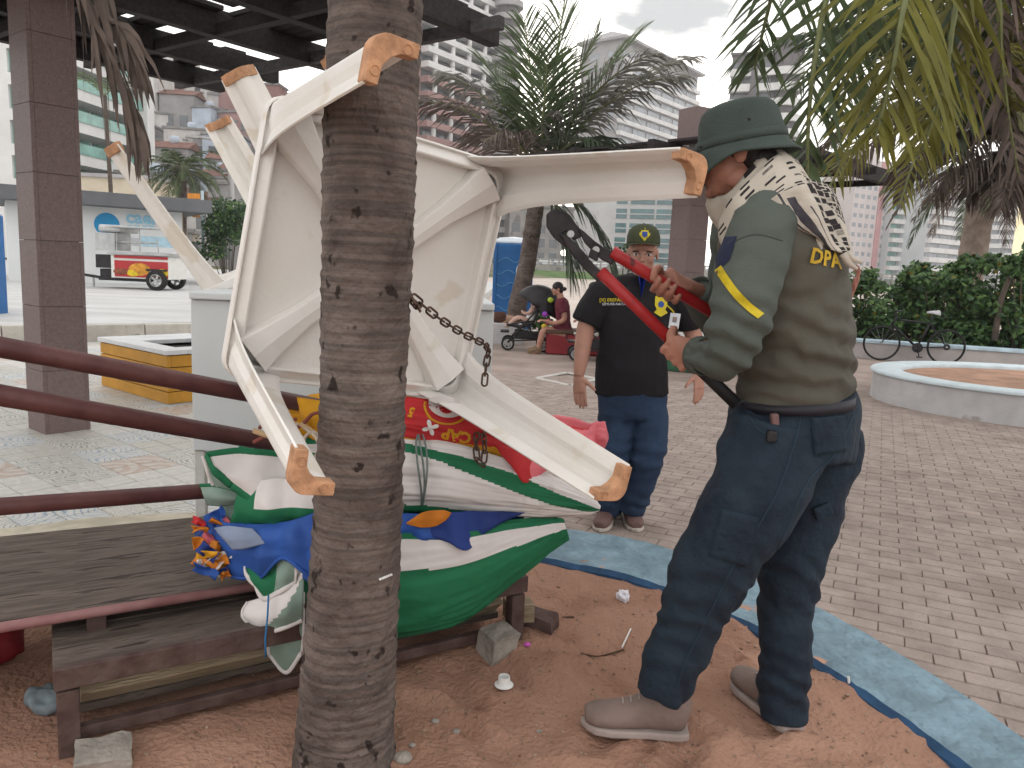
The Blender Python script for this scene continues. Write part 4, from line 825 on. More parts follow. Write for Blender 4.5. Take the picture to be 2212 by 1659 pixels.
# ================================================================= PERGOLAS AND PILLARS
m_gran = M('granite_slab', (.175, .125, .118), rough=.5, var=.16, scale=60, bump=.08, bscale=120, rnd=.05, spots=((.15, .107, .10), 24, .6))
m_granj = M('granite_joint', (.13, .10, .095), rough=.9)
m_beam = M('dark_timber', (.022, .018, .018), rough=.8, var=.4, scale=5, stretch=(1, 6, 6), rnd=.25)
m_fasc = M('greyed_timber', (.055, .05, .052), rough=.85, var=.3, scale=5, stretch=(1, 6, 6), rnd=.2)
def pillar(name, label, c, side, h, rot):
    t = thing(name, label, 'pillar', (c[0], c[1], 0), 'granite pergola pillars'); R = Matrix.Rotation(rot, 3, 'Z')
    MB().box((c[0], c[1], h / 2), (side - .05, side - .05, h - .004), rot).build('core', m_granj, t)
    rows = int(h / .5 + .99)
    for f in range(4):
        Rf = Matrix.Rotation(rot + f * math.pi / 2, 3, 'Z')
        for k in range(rows):
            z0, z1 = k * .5 + .0015, min(h, (k + 1) * .5) - .0015; w_ = side if f % 2 == 0 else side - .06
            p = Rf @ V((0, -side / 2 + .014, 0)); MB().box((c[0] + p.x, c[1] + p.y, (z0 + z1) / 2), (w_, .03, z1 - z0), rot + f * math.pi / 2).build('slab', m_gran, t, bevel=.0015)
    return t
rot1 = math.atan2(e1.y, e1.x)
pc = gp(97, 938, 0); pillar('pillar', 'pink-brown granite pillar at the left edge of the picture', (pc.x, pc.y + .2), .335, 4.0, rot1)
pillar('pillar', 'pink-brown granite pillar behind the man in black', (px(1483, 560, 12.2).x, 12.2), .40, 3.95, .55)
def pergola(name, label, P, ex, ey, nx, ny, bay, z, gaps, seed, bays_skip=()):
    t = thing(name, label, 'pergola', (P.x, P.y, z)); rn = random.Random(seed)
    def at(a, b, zz): return V((P.x, P.y, zz)) + ex * a + ey * b
    for i in range(nx + 1):
        MB().bar(at(i * bay, -.35, z + .10), at(i * bay, ny * bay + .35, z + .10), .11, .20).build('beam', m_beam, t, bevel=.006)
    for j in range(ny + 1):
        MB().bar(at(-.35, j * bay, z + .055), at(nx * bay + .35, j * bay, z + .055), .075, .10).build('cross_beam', m_fasc if j == 0 else m_beam, t, bevel=.005)
    nb = 8; sl = {}
    for i in range(nx):
        for j in range(ny):
            along_x = (i + j) % 2 == 0; w_ = bay / nb
            for k in range(nb):
                if (i, j, k) in gaps or (rn.random() < .14): continue
                c = (k + .5) * w_; a, b = (at(i * bay + .0, j * bay + c, z + .225), at((i + 1) * bay, j * bay + c, z + .225)) if along_x else (at(i * bay + c, j * bay, z + .225), at(i * bay + c, (j + 1) * bay, z + .225))
                o = MB().bar((0, 0, 0), ((b - a).length - .02, 0, 0), w_ * .93, .035).build('slat', m_beam, t, local=True)
                o.location = a - wloc(t); o.rotation_euler = (0, 0, math.atan2((b - a).y, (b - a).x))
    return t
P1_ = gp(420, 186, 3.3); Q1_ = gp(1010, 78, 3.3); ex = (Q1_ - P1_); ex.z = 0; Lq = ex.length; ex.normalize(); ey = V((ex.y, -ex.x, 0))
if ey.y > 0: ey = -ey
pergola('pergola', 'dark timber pergola roof with open slots over the left terrace', P1_, ex, ey, 4, 5, Lq / 4, 3.3, {(0, 0, 2), (1, 0, 3), (1, 0, 5), (1, 1, 2), (1, 1, 4), (1, 1, 6), (0, 1, 4), (2, 1, 1), (2, 1, 3), (2, 0, 4), (0, 2, 3), (1, 2, 5), (2, 2, 2)}, 3)
a_, b_, c_ = V((.03, 13.0, 0)), V((2.97, 10.0, 0)), V((6.3, 13.4, 0)); ex2 = (a_ - b_).normalized(); ey2 = V((-ex2.y, ex2.x, 0)); ey2 = ey2 if ey2.x > 0 else -ey2
pergola('pergola', 'dark flat pergola roof behind the two men', b_, ex2, ey2, 3, 3, 1.42, 3.05, set(), 9)

# ================================================================= TERRACE FURNITURE, PLANTERS
m_yb = M('ochre_paint', (.52, .255, .03), rough=.55, var=.12, scale=5, bump=.1, bscale=40, rnd=.05)
m_ytop = M('white_slab', (.66, .67, .68), rough=.5, var=.08, scale=4); m_dark = M('recess_shade_black', (.02, .018, .016), rough=.9)
ya = gp(363, 875); yb = thing('bench_block', 'ochre yellow box bench with grooved sides and white top on the terrace', 'bench', ya)
def yl(a, b, z): return V((ya.x, ya.y, 0)) - e1 * a + e2 * b + V((0, 0, z))
LA, LB = 1.42, .98
for k in range(4):
    z = .008 + k * .118 + .055
    MB().bar(yl(0, .02, z), yl(LA, .02, z), .04, .110).build('panel', m_yb, yb, bevel=.004); MB().bar(yl(.02, .041, z), yl(.02, LB, z), .04, .110).build('panel', m_yb, yb, bevel=.004)
    MB().bar(yl(LA - .02, .041, z), yl(LA - .02, LB, z), .04, .110).build('panel', m_yb, yb, bevel=.004); MB().bar(yl(.04, LB - .02, z), yl(LA - .04, LB - .02, z), .04, .110).build('panel', m_yb, yb, bevel=.004)
MB().bar(yl(.04, LB / 2, .24), yl(LA - .04, LB / 2, .24), LB - .09, .44).build('core', m_dark, yb)  # solid black block stands in for the shade inside the open recess
for (x0, x1, y0, y1) in ((-.02, LA + .02, -.02, .20), (-.02, LA + .02, LB - .2, LB + .02), (-.02, .22, .202, LB - .202), (LA - .5, LA + .02, .202, LB - .202)):
    MB().bar(yl(x0, (y0 + y1) / 2, .505), yl(x1, (y0 + y1) / 2, .505), y1 - y0, .045).build('top_slab', m_ytop, yb, bevel=.006)
# round planter on the right
m_pw = M('planter_white', (.50, .49, .49), rough=.85, var=.1, scale=3, bump=.3, bscale=25, spots=((.36, .33, .31), 3, .63)); m_pr = M('planter_rim_blue_white', (.60, .69, .73), rough=.7, var=.08, scale=5)
pcx, pcy, prx, pry = 6.85, 9.55, 2.22, 1.75
rpl = thing('round_planter', 'round white walled planter of reddish sand on the right', 'planter', (pcx, pcy, 0))
def elo(r, z): return [(pcx + (prx - r) * math.cos(2 * math.pi * k / 96), pcy + (pry - r) * math.sin(2 * math.pi * k / 96), z) for k in range(97)]
MB().grid([elo(.0, -.01), elo(.01, .25), elo(.012, .34)]).build('wall', m_pw, rpl, smooth=True)
MB().grid([elo(-.02, .338), elo(-.025, .36), elo(-.01, .375), elo(.2, .378), elo(.33, .372), elo(.345, .35), elo(.345, .20)]).build('rim', m_pr, rpl, smooth=True)
m_s2 = M('planter_sand', (.40, .24, .165), rough=1, var=.2, scale=3, coord='World', bump=.6, bscale=20)
MB().grid([elo(.3, .325), elo(1.0, .315), elo(1.7, .32)] + [[(pcx, pcy, .32)] * 97]).build('soil', m_s2, rpl, smooth=True)
# green and ochre low block behind the man, with a plant
m_gb = M('green_paint', (.03, .10, .055), rough=.7, var=.2, scale=4); gc = gp(1520, 805)
gbl = thing('low_block', 'dark green painted low block with ochre end behind the man in black', 'bench', gc); gx0, gx1 = gp(1436, 800), gp(1592, 815)
MB().bar(gx0 + V((0, .3, .15)), gx1 + V((0, .3, .15)), .55, .30).build('base', m_gb, gbl, bevel=.01); MB().bar(gx0 + V((.35, .32, .41)), gx1 + V((.0, .32, .41)), .5, .21).build('upper', m_yb, gbl, bevel=.01); MB().bar(gx0 + V((.3, .32, .55)), gx1 + V((.02, .32, .55)), .56, .06).build('top_slab', m_ytop, gbl, bevel=.01)
# white diamond outlined on the paving
m_wl = M('white_line', (.55, .52, .49), rough=.8, var=.15, scale=8); dm = [gp(1160, 818), gp(1225, 806), gp(1292, 820), gp(1232, 834)]
mh = thing('manhole_frame', 'white diamond shaped manhole frame set in the paving', 'manhole', dm[3])
for k in range(4): MB().bar(dm[k] + V((0, 0, .008)), dm[(k + 1) % 4] + V((0, 0, .008)), .085, .014).build('edge', m_wl, mh, bevel=.003)
# ================================================================= VEGETATION
def leaves(b, c, r, n, size, rn, mi=(0,), shell=.35, flat=.6):
    for _ in range(n):
        while True:
            p = V((rn.uniform(-1, 1), rn.uniform(-1, 1), rn.uniform(-1, 1)))
            if p.length <= 1 and p.length > shell * rn.random(): break
        q = V(c) + V((p.x * r[0], p.y * r[1], p.z * r[2])); nrm_ = (p.normalized() * .8 + V((rn.uniform(-1, 1), rn.uniform(-1, 1), rn.uniform(-.3, 1.2)))).normalized(); a = nrm_.orthogonal().normalized(); a.rotate(Matrix.Rotation(rn.random() * 6.28, 3, nrm_)); d = nrm_.cross(a); s = size * rn.uniform(.6, 1.25)
        b.add([q - a * s * .5, q + d * s * flat * .5 - nrm_ * s * .08, q + a * s * .5, q - d * s * flat * .5 - nrm_ * s * .08], [(0, 1, 2, 3)], rn.choice(mi))
m_lf = [M('leaf_mid', (.070, .145, .045), rough=.5, var=.3, scale=8, trans=.3), M('leaf_light', (.12, .21, .06), rough=.5, var=.3, scale=8, trans=.3), M('leaf_dark', (.042, .085, .038), rough=.5, var=.3, scale=8, trans=.2), M('leaf_old', (.20, .15, .02), rough=.6, var=.3, scale=8, trans=.2)]
m_stem = M('shrub_stem', (.09, .07, .055), rough=.9, var=.2, scale=8)
def shrub(name, label, c, clumps, size, seed, grp=None, cat='shrub', mi=(0, 0, 1, 2, 2, 0, 1), base=.0):
    rn = random.Random(seed); t = thing(name, label, cat, c, grp); b = MB(); st = MB()
    for (dx, dy, dz, r, n) in clumps:
        q = V(c) + V((dx, dy, dz)); leaves(b, q, (r, r * .9, r * .8), n, size, rn, mi); st.tube([V(c) + V((dx * .3, dy * .3, base)), V(c) + V((dx * .6, dy * .6, dz * .5)), q], [.02, .016, .008], 6)
        if rn.random() < .5: leaves(b, q, (r, r, r * .7), 2, size, rn, (3,))
    o = b.build('foliage', m_lf, t, fixn=False); tag(o, kind='stuff'); st.build('stem', m_stem, t, smooth=True); return t
rn = random.Random(5)
labs = ['leafy green shrub behind the bicycle front wheel', 'leafy green shrub behind the bicycle saddle', 'tall light green shrub right of the bicycle', 'dense dark green shrub behind the round planter', 'green shrub at the far right edge behind the wall']
spots = [(1868, 16.3, 1.75), (1955, 16.0, 1.9), (2050, 15.7, 2.15), (2140, 15.4, 2.45), (2225, 14.9, 2.6)]
for k, (u_, y_, hh) in enumerate(spots):
    q = px(u_, 700, y_); q.z = 0; cl = []
    for j in range(30):
        z = rn.uniform(.25, hh * .92); r = rn.uniform(.26, .44) * (1 if z < hh * .7 else .7); cl.append((rn.uniform(-.8, .8), rn.uniform(-.45, .45), z, r, 105))
    shrub('shrub', labs[k], q, cl, .14, 40 + k, 'shrubs behind the low wall')
q = px(1300, 640, 17.5); q.z = 0; shrub('shrub', 'low bush with light green leaves behind the blue toilet', (px(1165, 690, 17).x, 17, 0), [(rn.uniform(-.3, .3), 0, rn.uniform(.2, .75), .2, 70) for _ in range(5)], .12, 77)
shrub('shrub', 'small light green shrub beside the black cap man', (px(1343, 600, 15.5).x, 15.5, 0), [(rn.uniform(-.25, .25), 0, rn.uniform(.5, 1.9), .2, 60) for _ in range(7)], .12, 78)
shrub('shrub', 'low plant on top of the green block', (gc.x, gc.y + .5, .5), [(rn.uniform(-.5, .5), 0, rn.uniform(.08, .3), .16, 60) for _ in range(5)], .10, 79)
shrub('round_tree', 'dense dark green round tree left of the white tables', (px(492, 480, 31).x, 31, .26), [(rn.uniform(-.7, .7), rn.uniform(-.6, .6), rn.uniform(1.2, 3.3), rn.uniform(.45, .75), 260) for _ in range(14)], .16, 80, cat='tree', mi=(0, 2, 2, 2, 1))
# right foreground palm
def palm(name, label, base, top, rad, fr, bmat=None, seed=0, ring=.07):
    t = thing(name, label, 'palm tree', base); b_, tp_ = V(base), V(top); mid = b_.lerp(tp_, .5) + V((.04, 0, 0))
    tb = trunk_tube([tuple(b_ - V((0, 0, .06))), tuple(b_.lerp(tp_, .25)), tuple(mid), tuple(tp_)], [rad * 1.25, rad * 1.05, rad, rad * .9], 24, ring, .05, seed, smooth=24); tb.build('trunk', bmat or m_bark, t, smooth=True)
    bm = MB().ell(tp_ + V((0, 0, .05)), (rad * 1.5, rad * 1.5, .3), None, 12, 8); bm.build('crown_shaft', m_leafb, t, smooth=True)
    for k, f in enumerate(fr): frond(t, tp_ + V((0, 0, .12)), **f, seed=seed * 50 + k)
    return t
pt = px(2205, 345, 8.9); fr = []
def tofr(u_, v_, y_, **k):
    d = px(u_, v_, y_) - pt; L_ = d.length; dd_ = d.normalized(); return dict(d=dd_ + V((0, 0, k.pop('lift', .55))), length=L_ * k.pop('lf', 1.12), **k)
for a in ((1655, 30, 6.2, m_leafg, .7), (1735, 250, 5.6, m_leafg, .9), (1700, 160, 7.6, m_leafd, .8), (1775, 400, 6.4, m_leafy, 1.1), (1905, 190, 5.0, m_leafy, .9), (1960, 330, 5.2, m_leafy, 1.1), (1850, -80, 5.6, m_leafg, .7), (2000, -160, 5.6, m_leafy, .7), (2120, -200, 6.2, m_leafg, .6), (1850, 330, 7.6, m_leafb, 1.1), (1930, 400, 8.2, m_leafb, 1.2), (1800, 300, 8.8, m_leafb, 1.0), (2020, 420, 7.8, m_leafb, 1.2), (2090, 440, 8.6, m_leafb, 1.2), (1780, 120, 9.0, m_leafd, .8), (1920, 60, 8.0, m_leafb, .8), (2060, 100, 7.0, m_leafb, .8), (2300, 60, 8.0, m_leafb, .7), (2380, 420, 8.5, m_leafb, 1.0), (2160, 470, 8.2, m_leafb, 1.2), (1990, 250, 10.5, m_leafd, 1.0), (2280, 460, 9.4, m_leafd, 1.0)):
    dry = a[3] is m_leafb; fr.append(tofr(a[0], a[1], a[2], droop=a[4] * 1.25, ll=.72, n=70, mat=a[3], hang=.30 if not dry else .55, wid=.046, rr=.036, rmat=m_leafb if dry else None))
palm('palm_tree', 'palm at the upper right with yellowing and dry fronds hanging over the officer', (7.15, 9.7, .3), pt, .15, fr, seed=4)
q = px(2108, 470, 18.5); o = thing('palm_tree', 'rough pale palm trunk with dry skirt rising behind the shrubs', 'palm tree', (q.x, 18.5, 0)); tq = px(2130, 360, 18.5)
trunk_tube([(q.x - .1, 18.5, -.05), (q.x, 18.5, 1.5), (q.x + .08, 18.5, 3.0), tuple(tq)], [.36, .31, .30, .34], 24, .09, .05, 9, smooth=20).build('trunk', M('palm_bark_pale', (.20, .155, .125), rough=.95, col2=(.30, .24, .20), scale=5, bump=.8, bscale=40), o, smooth=True)
for k in range(16):
    a = k * 2.399; el = .5 - .06 * k; frond(o, tq + V((0, 0, .1)), (math.cos(a) * math.cos(el), math.sin(a) * math.cos(el), math.sin(el)), 2.6, 1.5, .6, 36, (m_leafb, m_leafg, m_leafd)[k % 3], seed=700 + k, wid=.06, hang=.5, steps=10)
np_ = thing('palm_tree', 'near palm whose green and yellow fronds hang in from the upper right corner', 'palm tree', (3.75, 4.7, 0)); crn = V((3.45, 4.6, 4.35))
trunk_tube([(3.75, 4.7, -.05), (3.72, 4.7, 1.2), (3.6, 4.65, 2.8), tuple(crn)], [.18, .15, .13, .11], 28, .06, .045, 14, smooth=26).build('trunk', m_bark, np_, smooth=True)
for k, (pts, mm, ll_) in enumerate((([(1880, -260, 4.3), (1795, -40, 4.0), (1752, 190, 3.9), (1742, 420, 4.0)], m_leafg, .62), ([(2010, -200, 4.2), (1955, 0, 3.9), (1925, 160, 3.85), (1890, 300, 3.9)], m_leafy, .75), ([(2100, -150, 4.3), (2060, 40, 4.2), (2040, 180, 4.2), (1990, 330, 4.3)], m_leafy, .6), ([(1800, -330, 4.5), (1700, -120, 4.5), (1655, 40, 4.6), (1630, 150, 4.7)], m_leafg, .6), ([(1930, -230, 4.6), (1870, -30, 4.5), (1840, 120, 4.5), (1815, 260, 4.6)], m_leafg, .65), ([(1990, -240, 4.9), (1930, -60, 5.0), (1880, 60, 5.1), (1800, 150, 5.2)], m_leafd, .7), ([(2120, -180, 4.7), (2090, 20, 4.8), (2090, 160, 4.9), (2060, 300, 5.0)], m_leafd, .6), ([(2180, -120, 4.6), (2160, 60, 4.7), (2175, 230, 4.9), (2200, 380, 5.0)], m_leafb, .55))):
    frond_pts(np_, [tuple(crn), tuple(crn.lerp(px(*pts[0]), .5) + V((0, 0, .35)))] + [tuple(px(*q_)) for q_ in pts], ll_, 46, mm, seed=60 + k, hang=.20, wid=.036, open=2.1, rr=.03, gap=.06, rmat=m_rachis)
for k in range(7):
    a = k * .9 - .6; frond(np_, crn, (math.cos(a) * .7, math.sin(a) * .7, .6), 2.8, 1.1, .6, 44, (m_leafg, m_leafd)[k % 2], seed=820 + k, wid=.045)
# slanting thin trunk in the shrubs at the far right
o = thing('small_tree', 'thin bare slanting tree trunk among the shrubs at the right edge', 'tree', (px(2140, 700, 14.6).x, 14.6, .1))
MB().tube([px(2148, 735, 14.6), px(2165, 640, 14.6), px(2200, 570, 14.6), px(2250, 500, 14.6)], [.06, .05, .045, .035], 8, smooth=4).build('trunk', m_stem, o, smooth=True)
# mid palm with upright green fronds
pb = gp(1112, 700, .2); pb = px(1108, 708, 15.5); pt = px(1165, 395, 15.2); fr = []
for a in ((1130, 95, 14.6, m_leafg, .35, .35), (1228, -10, 15.4, m_leafg, .25, .25), (1290, 130, 15.0, m_leafg, .5, .5), (1180, 180, 14.0, m_leafg, .5, .55), (1385, 145, 15.6, m_leafg, .5, .45), (1465, 270, 14.4, m_grey, .95, 1.0), (1400, 215, 13.9, m_grey, .9, .9), (960, 235, 15.0, m_grey, .9, .95), (895, 290, 14.6, m_leafb, .8, 1.1), (1040, 190, 15.8, m_leafg, .6, .6), (1060, 330, 14.0, m_leafb, .7, 1.2), (1280, 345, 14.0, m_leafd, .7, 1.1), (1255, 560, 14.8, m_leafd, .2, 1.6), (1330, 560, 15.0, m_leafd, .35, 1.6), (1490, 235, 15.8, m_grey, .8, .8)):
    d = px(a[0], a[1], a[2]) - pt; fr.append(dict(d=d.normalized() + V((0, 0, a[4])), length=d.length * (1.08 + .1 * a[5]), droop=a[5], ll=1.25, n=44, mat=a[3], hang=.16 if a[3] is m_leafg else .4, wid=.055, rr=.04))
palm('palm_tree', 'short palm with a fan of dark green fronds above the white table', (pb.x, 15.5, .1), pt, .17, fr, seed=7)
# date-like palm by the kiosk
pb = px(385, 480, 33); pt = px(392, 372, 33); fr = []
for k in range(26):
    a = k * 2.399; el = .95 - .055 * k; fr.append(dict(d=V((math.cos(a) * math.cos(el), math.sin(a) * math.cos(el), math.sin(el))), length=2.1, droop=1.5, ll=.55, n=36, mat=m_leafg if k % 3 else m_leafd, hang=.3, wid=.055, rr=.03, steps=10))
palm('palm_tree', 'bushy palm behind the kiosk roof at the left', (pb.x, 33, .26), pt, .22, fr, seed=11)
# thin bare palm trunk in front of the green-glass flats
q = px(237, 330, 40); o = thing('palm_tree', 'thin pale palm trunk in front of the green-glass flats', 'palm tree', (q.x, 40, .26)); MB().tube([(q.x + .1, 40, .2), (q.x, 40, 4), (q.x - .15, 40, 9)], [.14, .11, .1], 10, smooth=6).build('trunk', m_stem, o, smooth=True)
fr_ = [frond(o, (q.x - .15, 40, 9), (math.cos(k * 1.1) * .6, math.sin(k * 1.1) * .6, .7), 2.3, 1.3, .5, 26, m_leafg, seed=300 + k, wid=.06, steps=10) for k in range(7)]
# planter round the mid palm: white wall, orange sand, brown pot
m_pot = M('brown_pot', (.10, .045, .03), rough=.8, var=.2, scale=9)
wp = thing('low_planter', 'white walled planter of orange sand at the foot of the short palm', 'planter', (px(1085, 740, 14.6).x, 14.6, 0)); a, b_ = px(1020, 745, 14.5), px(1128, 745, 14.5)
MB().box(((a.x + b_.x) / 2, 15.2, .19), (b_.x - a.x, 1.4, .42)).build('wall', m_pw, wp, bevel=.03); MB().ell(((a.x + b_.x) / 2 + .1, 15.2, .38), (.42, .6, .14), None, 14, 8).build('soil', m_s2, wp, smooth=True)
pq = px(1078, 690, 14.75); o = MB().lathe([(.001, 0), (.10, 0), (.14, .12), (.12, .2), (.10, .2), (.09, .1), (.001, .1)], (pq.x, 14.72, .40), 16).build('clay_pot', m_pot, smooth=True); tag(o, 'small brown pot on the white planter by the short palm', 'pot')
# ================================================================= BUILDINGS
m_wht = M('render_white', (.70, .70, .69), rough=.8, var=.06, scale=.4, coord='World'); m_pinkw = M('render_pink', (.34, .20, .185), rough=.85, var=.1, scale=.3, coord='World'); m_gryw = M('render_grey', (.38, .37, .37), rough=.85, var=.12, scale=.3, coord='World')
m_dkw = M('render_dark', (.13, .118, .122), rough=.8, var=.2, scale=.3, coord='World'); m_gl = glass_mat('glass_dark', (.10, .11, .12)); m_glg = glass_mat('glass_green', (.16, .36, .31)); m_glt = glass_mat('glass_teal', (.07, .19, .20)); m_glb = glass_mat('glass_bluegrey', (.30, .33, .36)); m_redb = M('render_red', (.52, .27, .28), rough=.8, var=.1, scale=.4, coord='World'); m_cream = M('render_cream', (.58, .50, .38), rough=.8, var=.1, scale=.4, coord='World')  # dark render, dark and blue-grey glass lightened: haze and sky reflection put into colour
def facade(u0, d0, u1, d1, v=480):
    a, b = px(u0, v, d0), px(u1, v, d1); a.z = b.z = 0; t = (b - a).normalized(); nn = V((-t.y, t.x, 0)); nn = nn if nn.y > 0 else -nn; return a, b, t, nn
def block(parent, a, t, nn, x0, x1, y0, y1, z0, z1, mat, name='wall', bevel=0):
    c = a + t * ((x0 + x1) / 2) + nn * ((y0 + y1) / 2); return MB().box((c.x, c.y, (z0 + z1) / 2), (x1 - x0, y1 - y0, z1 - z0), math.atan2(t.y, t.x)).build(name, mat, parent, bevel=bevel)
def ztop(u_, v_, d): return px(u_, v_, d).z
def banded(name, label, u0, d0, u1, d1, ztp, dep, fh, wall, bands, glass, zb=0, over=.8, bh=1.1, cols=None, cmat=None, panes=0, grp=None):
    a, b, t, nn = facade(u0, d0, u1, d1); Lw = (b - a).length; o = thing(name, label, 'building', (a.x, a.y, zb), grp)
    block(o, a, t, nn, 0, Lw, 1.2, dep, zb, ztp, wall); nf = int((ztp - zb) / fh)
    for k in range(nf):
        z = zb + k * fh; bm = bands(k, nf) if callable(bands) else bands
        block(o, a, t, nn, -.1, Lw + .1, -over, 1.19, z, z + bh, bm, 'balcony')
        if panes:
            for q in range(panes):
                w_ = Lw / panes; block(o, a, t, nn, q * w_ + .25, (q + 1) * w_ - .25, 1.0, 1.185, z + bh + .05, z + fh - .12, glass, 'window')
        else: block(o, a, t, nn, .4, Lw - .4, .9, 1.185, z + bh + .05, z + fh - .12, glass, 'window')
    if cols:
        for q in range(cols):
            c = a + t * (Lw * (q + .5) / cols) - nn * (over * .55); MB().tube([(c.x, c.y, zb), (c.x, c.y, ztp)], .55, 10).build('column', cmat, o, smooth=True)
    block(o, a, t, nn, -.3, Lw + .3, .8, dep + .3, ztp + .01, ztp + .5, wall, 'roof'); return o, a, b, t, nn, Lw
# green-glass flats on the left
o, a, b, t, nn, Lw = banded('apartment_building', 'white flats with green glass balconies behind the left pillar', 60, 70, 292, 87, ztop(200, 60, 80), 6, 3.0, m_wht, m_wht, m_glg, zb=.26, over=1.4, bh=1.0, panes=6)
nf = int((ztop(200, 60, 80)) / 3.0)
for k in range(nf): block(o, a, t, nn, .2, Lw - .6, -1.5, -1.42, .26 + k * 3 + 1.0, .26 + k * 3 + 2.0, m_glg, 'balcony_glass')
block(o, a, t, nn, Lw - .5, Lw + .9, -2.0, 2, .26, ztop(200, 90, 80), m_wht, 'corner_column')
a, b, t, nn = facade(150, 60, 250, 60); o = thing('annex', 'cream low annex wall above the kiosk roof', 'building', a); block(o, a, t, nn, 0, 6.5, 0, 6, .2, ztop(200, 382, 60), m_cream); block(o, a, t, nn, -.2, 6.7, -.2, 6.2, ztop(200, 382, 60), ztop(200, 374, 60), m_gryw, 'roof')
# kiosk with blue disc
ks = thing('kiosk', 'white kiosk with grey flat roof, blue disc and blue lettering', 'kiosk', px(280, 610, 27))
ka, kb_ = px(20, 600, 25.6), px(396, 600, 28.6); ka.z = kb_.z = 0; kt = (kb_ - ka).normalized(); kn = V((-kt.y, kt.x, 0)); kL = (kb_ - ka).length; kz = ztop(300, 452, 27.6)
m_kw = M('kiosk_white', (.70, .72, .72), rough=.7, var=.04, scale=1, coord='World'); m_kb = M('logo_blue', (.02, .27, .55), rough=.6, var=.05); m_kb2 = M('logo_pale_blue', (.30, .58, .74), rough=.6, var=.05); m_fas = M('fascia_grey', (.13, .135, .145), rough=.7, var=.1, scale=1, coord='World')
block(ks, ka, kt, kn, 0, kL, 0, 5, .26, kz, m_kw); block(ks, ka, kt, kn, -.5, kL + .85, -.9, 5.5, kz + .005, kz + .46, m_fas, 'roof', .02)
block(ks, ka, kt, kn, kL - .001 + .003, kL + .06, .12, .3, .26, kz, M('kiosk_trim', (.30, .22, .13), rough=.7), 'corner_post')
Rk = Matrix((kt, V((0, 0, 1)), -kn)).transposed()
def on_kiosk(vs, fs, u_, v_, mat, name, off):
    d = ray(u_, v_); k = (ka - cC).dot(kn) / d.dot(kn); p = cC + d * k; mb = MB(); mb.add([p + kt * x + V((0, 0, y)) - kn * off for x, y in vs], fs); o = mb.build(name, mat, ks, fixn=False); return o
on_kiosk(*disc2d(.40, 32), 231, 485, m_kb, 'sign_disc', .012); on_kiosk(*text2d('caern', .62, .02), 318, 472, m_kb2, 'lettering', .012)
for k, (x0, x1) in enumerate(((258, 272), (276, 287), (291, 304), (308, 318), (322, 333))): on_kiosk([(0, 0), (.16, 0), (.16, .12), (0, .12)], [(0, 1, 2, 3)], x0, 494, m_kb2, 'lettering', .012)
on_kiosk([(0, 0), (1.5, 0), (1.5, .36), (0, .36)], [(0, 1, 2, 3)], 305, 532, M('notice_blue', (.45, .65, .76), rough=.7), 'notice', .012); on_kiosk([(0, 0), (.5, 0), (.5, .28), (0, .28)], [(0, 1, 2, 3)], 268, 530, M('notice_grey', (.5, .52, .55), rough=.7), 'notice', .012)
# food trailer
m_trr = M('trailer_red', (.42, .03, .035), rough=.4, var=.08, scale=3); m_stl = M('brushed_steel', (.42, .43, .43), rough=.35, metal=.7, var=.15, scale=4); m_blk = M('black_plastic', (.018, .016, .018), rough=.5, var=.3, scale=5); m_tyre = M('tyre', (.02, .019, .02), rough=.85); m_whp = M('white_paint', (.72, .71, .68), rough=.5, var=.05); m_bun = M('print_bun', (.55, .25, .03), rough=.6, var=.4, scale=5); m_mus = M('print_yellow', (.66, .48, .02), rough=.6, var=.2, scale=5); m_saus = M('print_brown', (.24, .07, .035), rough=.6, var=.3, scale=9)
TY = 23.6; tl = thing('food_trailer', 'red food trailer with printed hot dogs and steel oven parked by the kiosk', 'trailer', (px(310, 615, TY).x, TY, .262))
tx = lambda u_: px(u_, 580, TY).x; tz = lambda v_, u_=300: px(u_, v_, TY).z
def tb_(u0, u1, v0, v1, y0, y1, mat, name, bev=.01): return MB().box(((tx(u0) + tx(u1)) / 2, TY + (y0 + y1) / 2, (tz(v0) + tz(v1)) / 2), (tx(u1) - tx(u0), y1 - y0, abs(tz(v0) - tz(v1)))).build(name, mat, tl, bevel=bev)
tb_(240, 364, 602, 552, 0, 1.3, m_whp, 'body'); tb_(248, 363, 599, 564, -.02, -.002, m_trr, 'side_panel', .003); tb_(248, 363, 559, 553, -.03, -.002, m_trr, 'upper_stripe', .003); tb_(236, 370, 551, 544, -.1, 1.4, m_stl, 'counter_top')
def blob(u_, v_, rx, rz, mat): MB().ell((tx(u_), TY - .022, tz(v_)), (rx, .012, rz), None, 18, 8).build('print', mat, tl, smooth=True)
blob(262, 588, .24, .10, m_saus); blob(302, 582, .34, .19, m_bun); blob(288, 590, .2, .11, m_mus); blob(332, 589, .14, .10, m_whp); blob(350, 588, .2, .13, m_mus)
tb_(204, 246, 543, 505, .1, 1.1, m_stl, 'oven'); tb_(214, 262, 504, 488, .0, 1.2, m_stl, 'hood', .06); tb_(203, 240, 582, 553, .1, 1.1, m_blk, 'box'); tb_(204, 330, 609, 603, .2, 1.1, m_blk, 'chassis'); tb_(208, 238, 602, 584, .2, 1.0, m_blk, 'box')
MB().bar((tx(210), TY + .6, tz(606)), (tx(150), TY + .6, tz(599)), .08, .08).build('drawbar', m_blk, tl); MB().tube([(tx(178), TY + .6, .262), (tx(178), TY + .6, tz(602))], .035, 8).build('jockey_leg', m_stl, tl)
for u0, v0, u1, v1 in ((250, 543, 252, 490), (300, 545, 300, 492), (340, 545, 338, 515)): MB().tube([(tx(u0), TY + .1, tz(v0)), (tx(u1), TY + .1, tz(v1))], .018, 6).build('support', m_stl, tl)
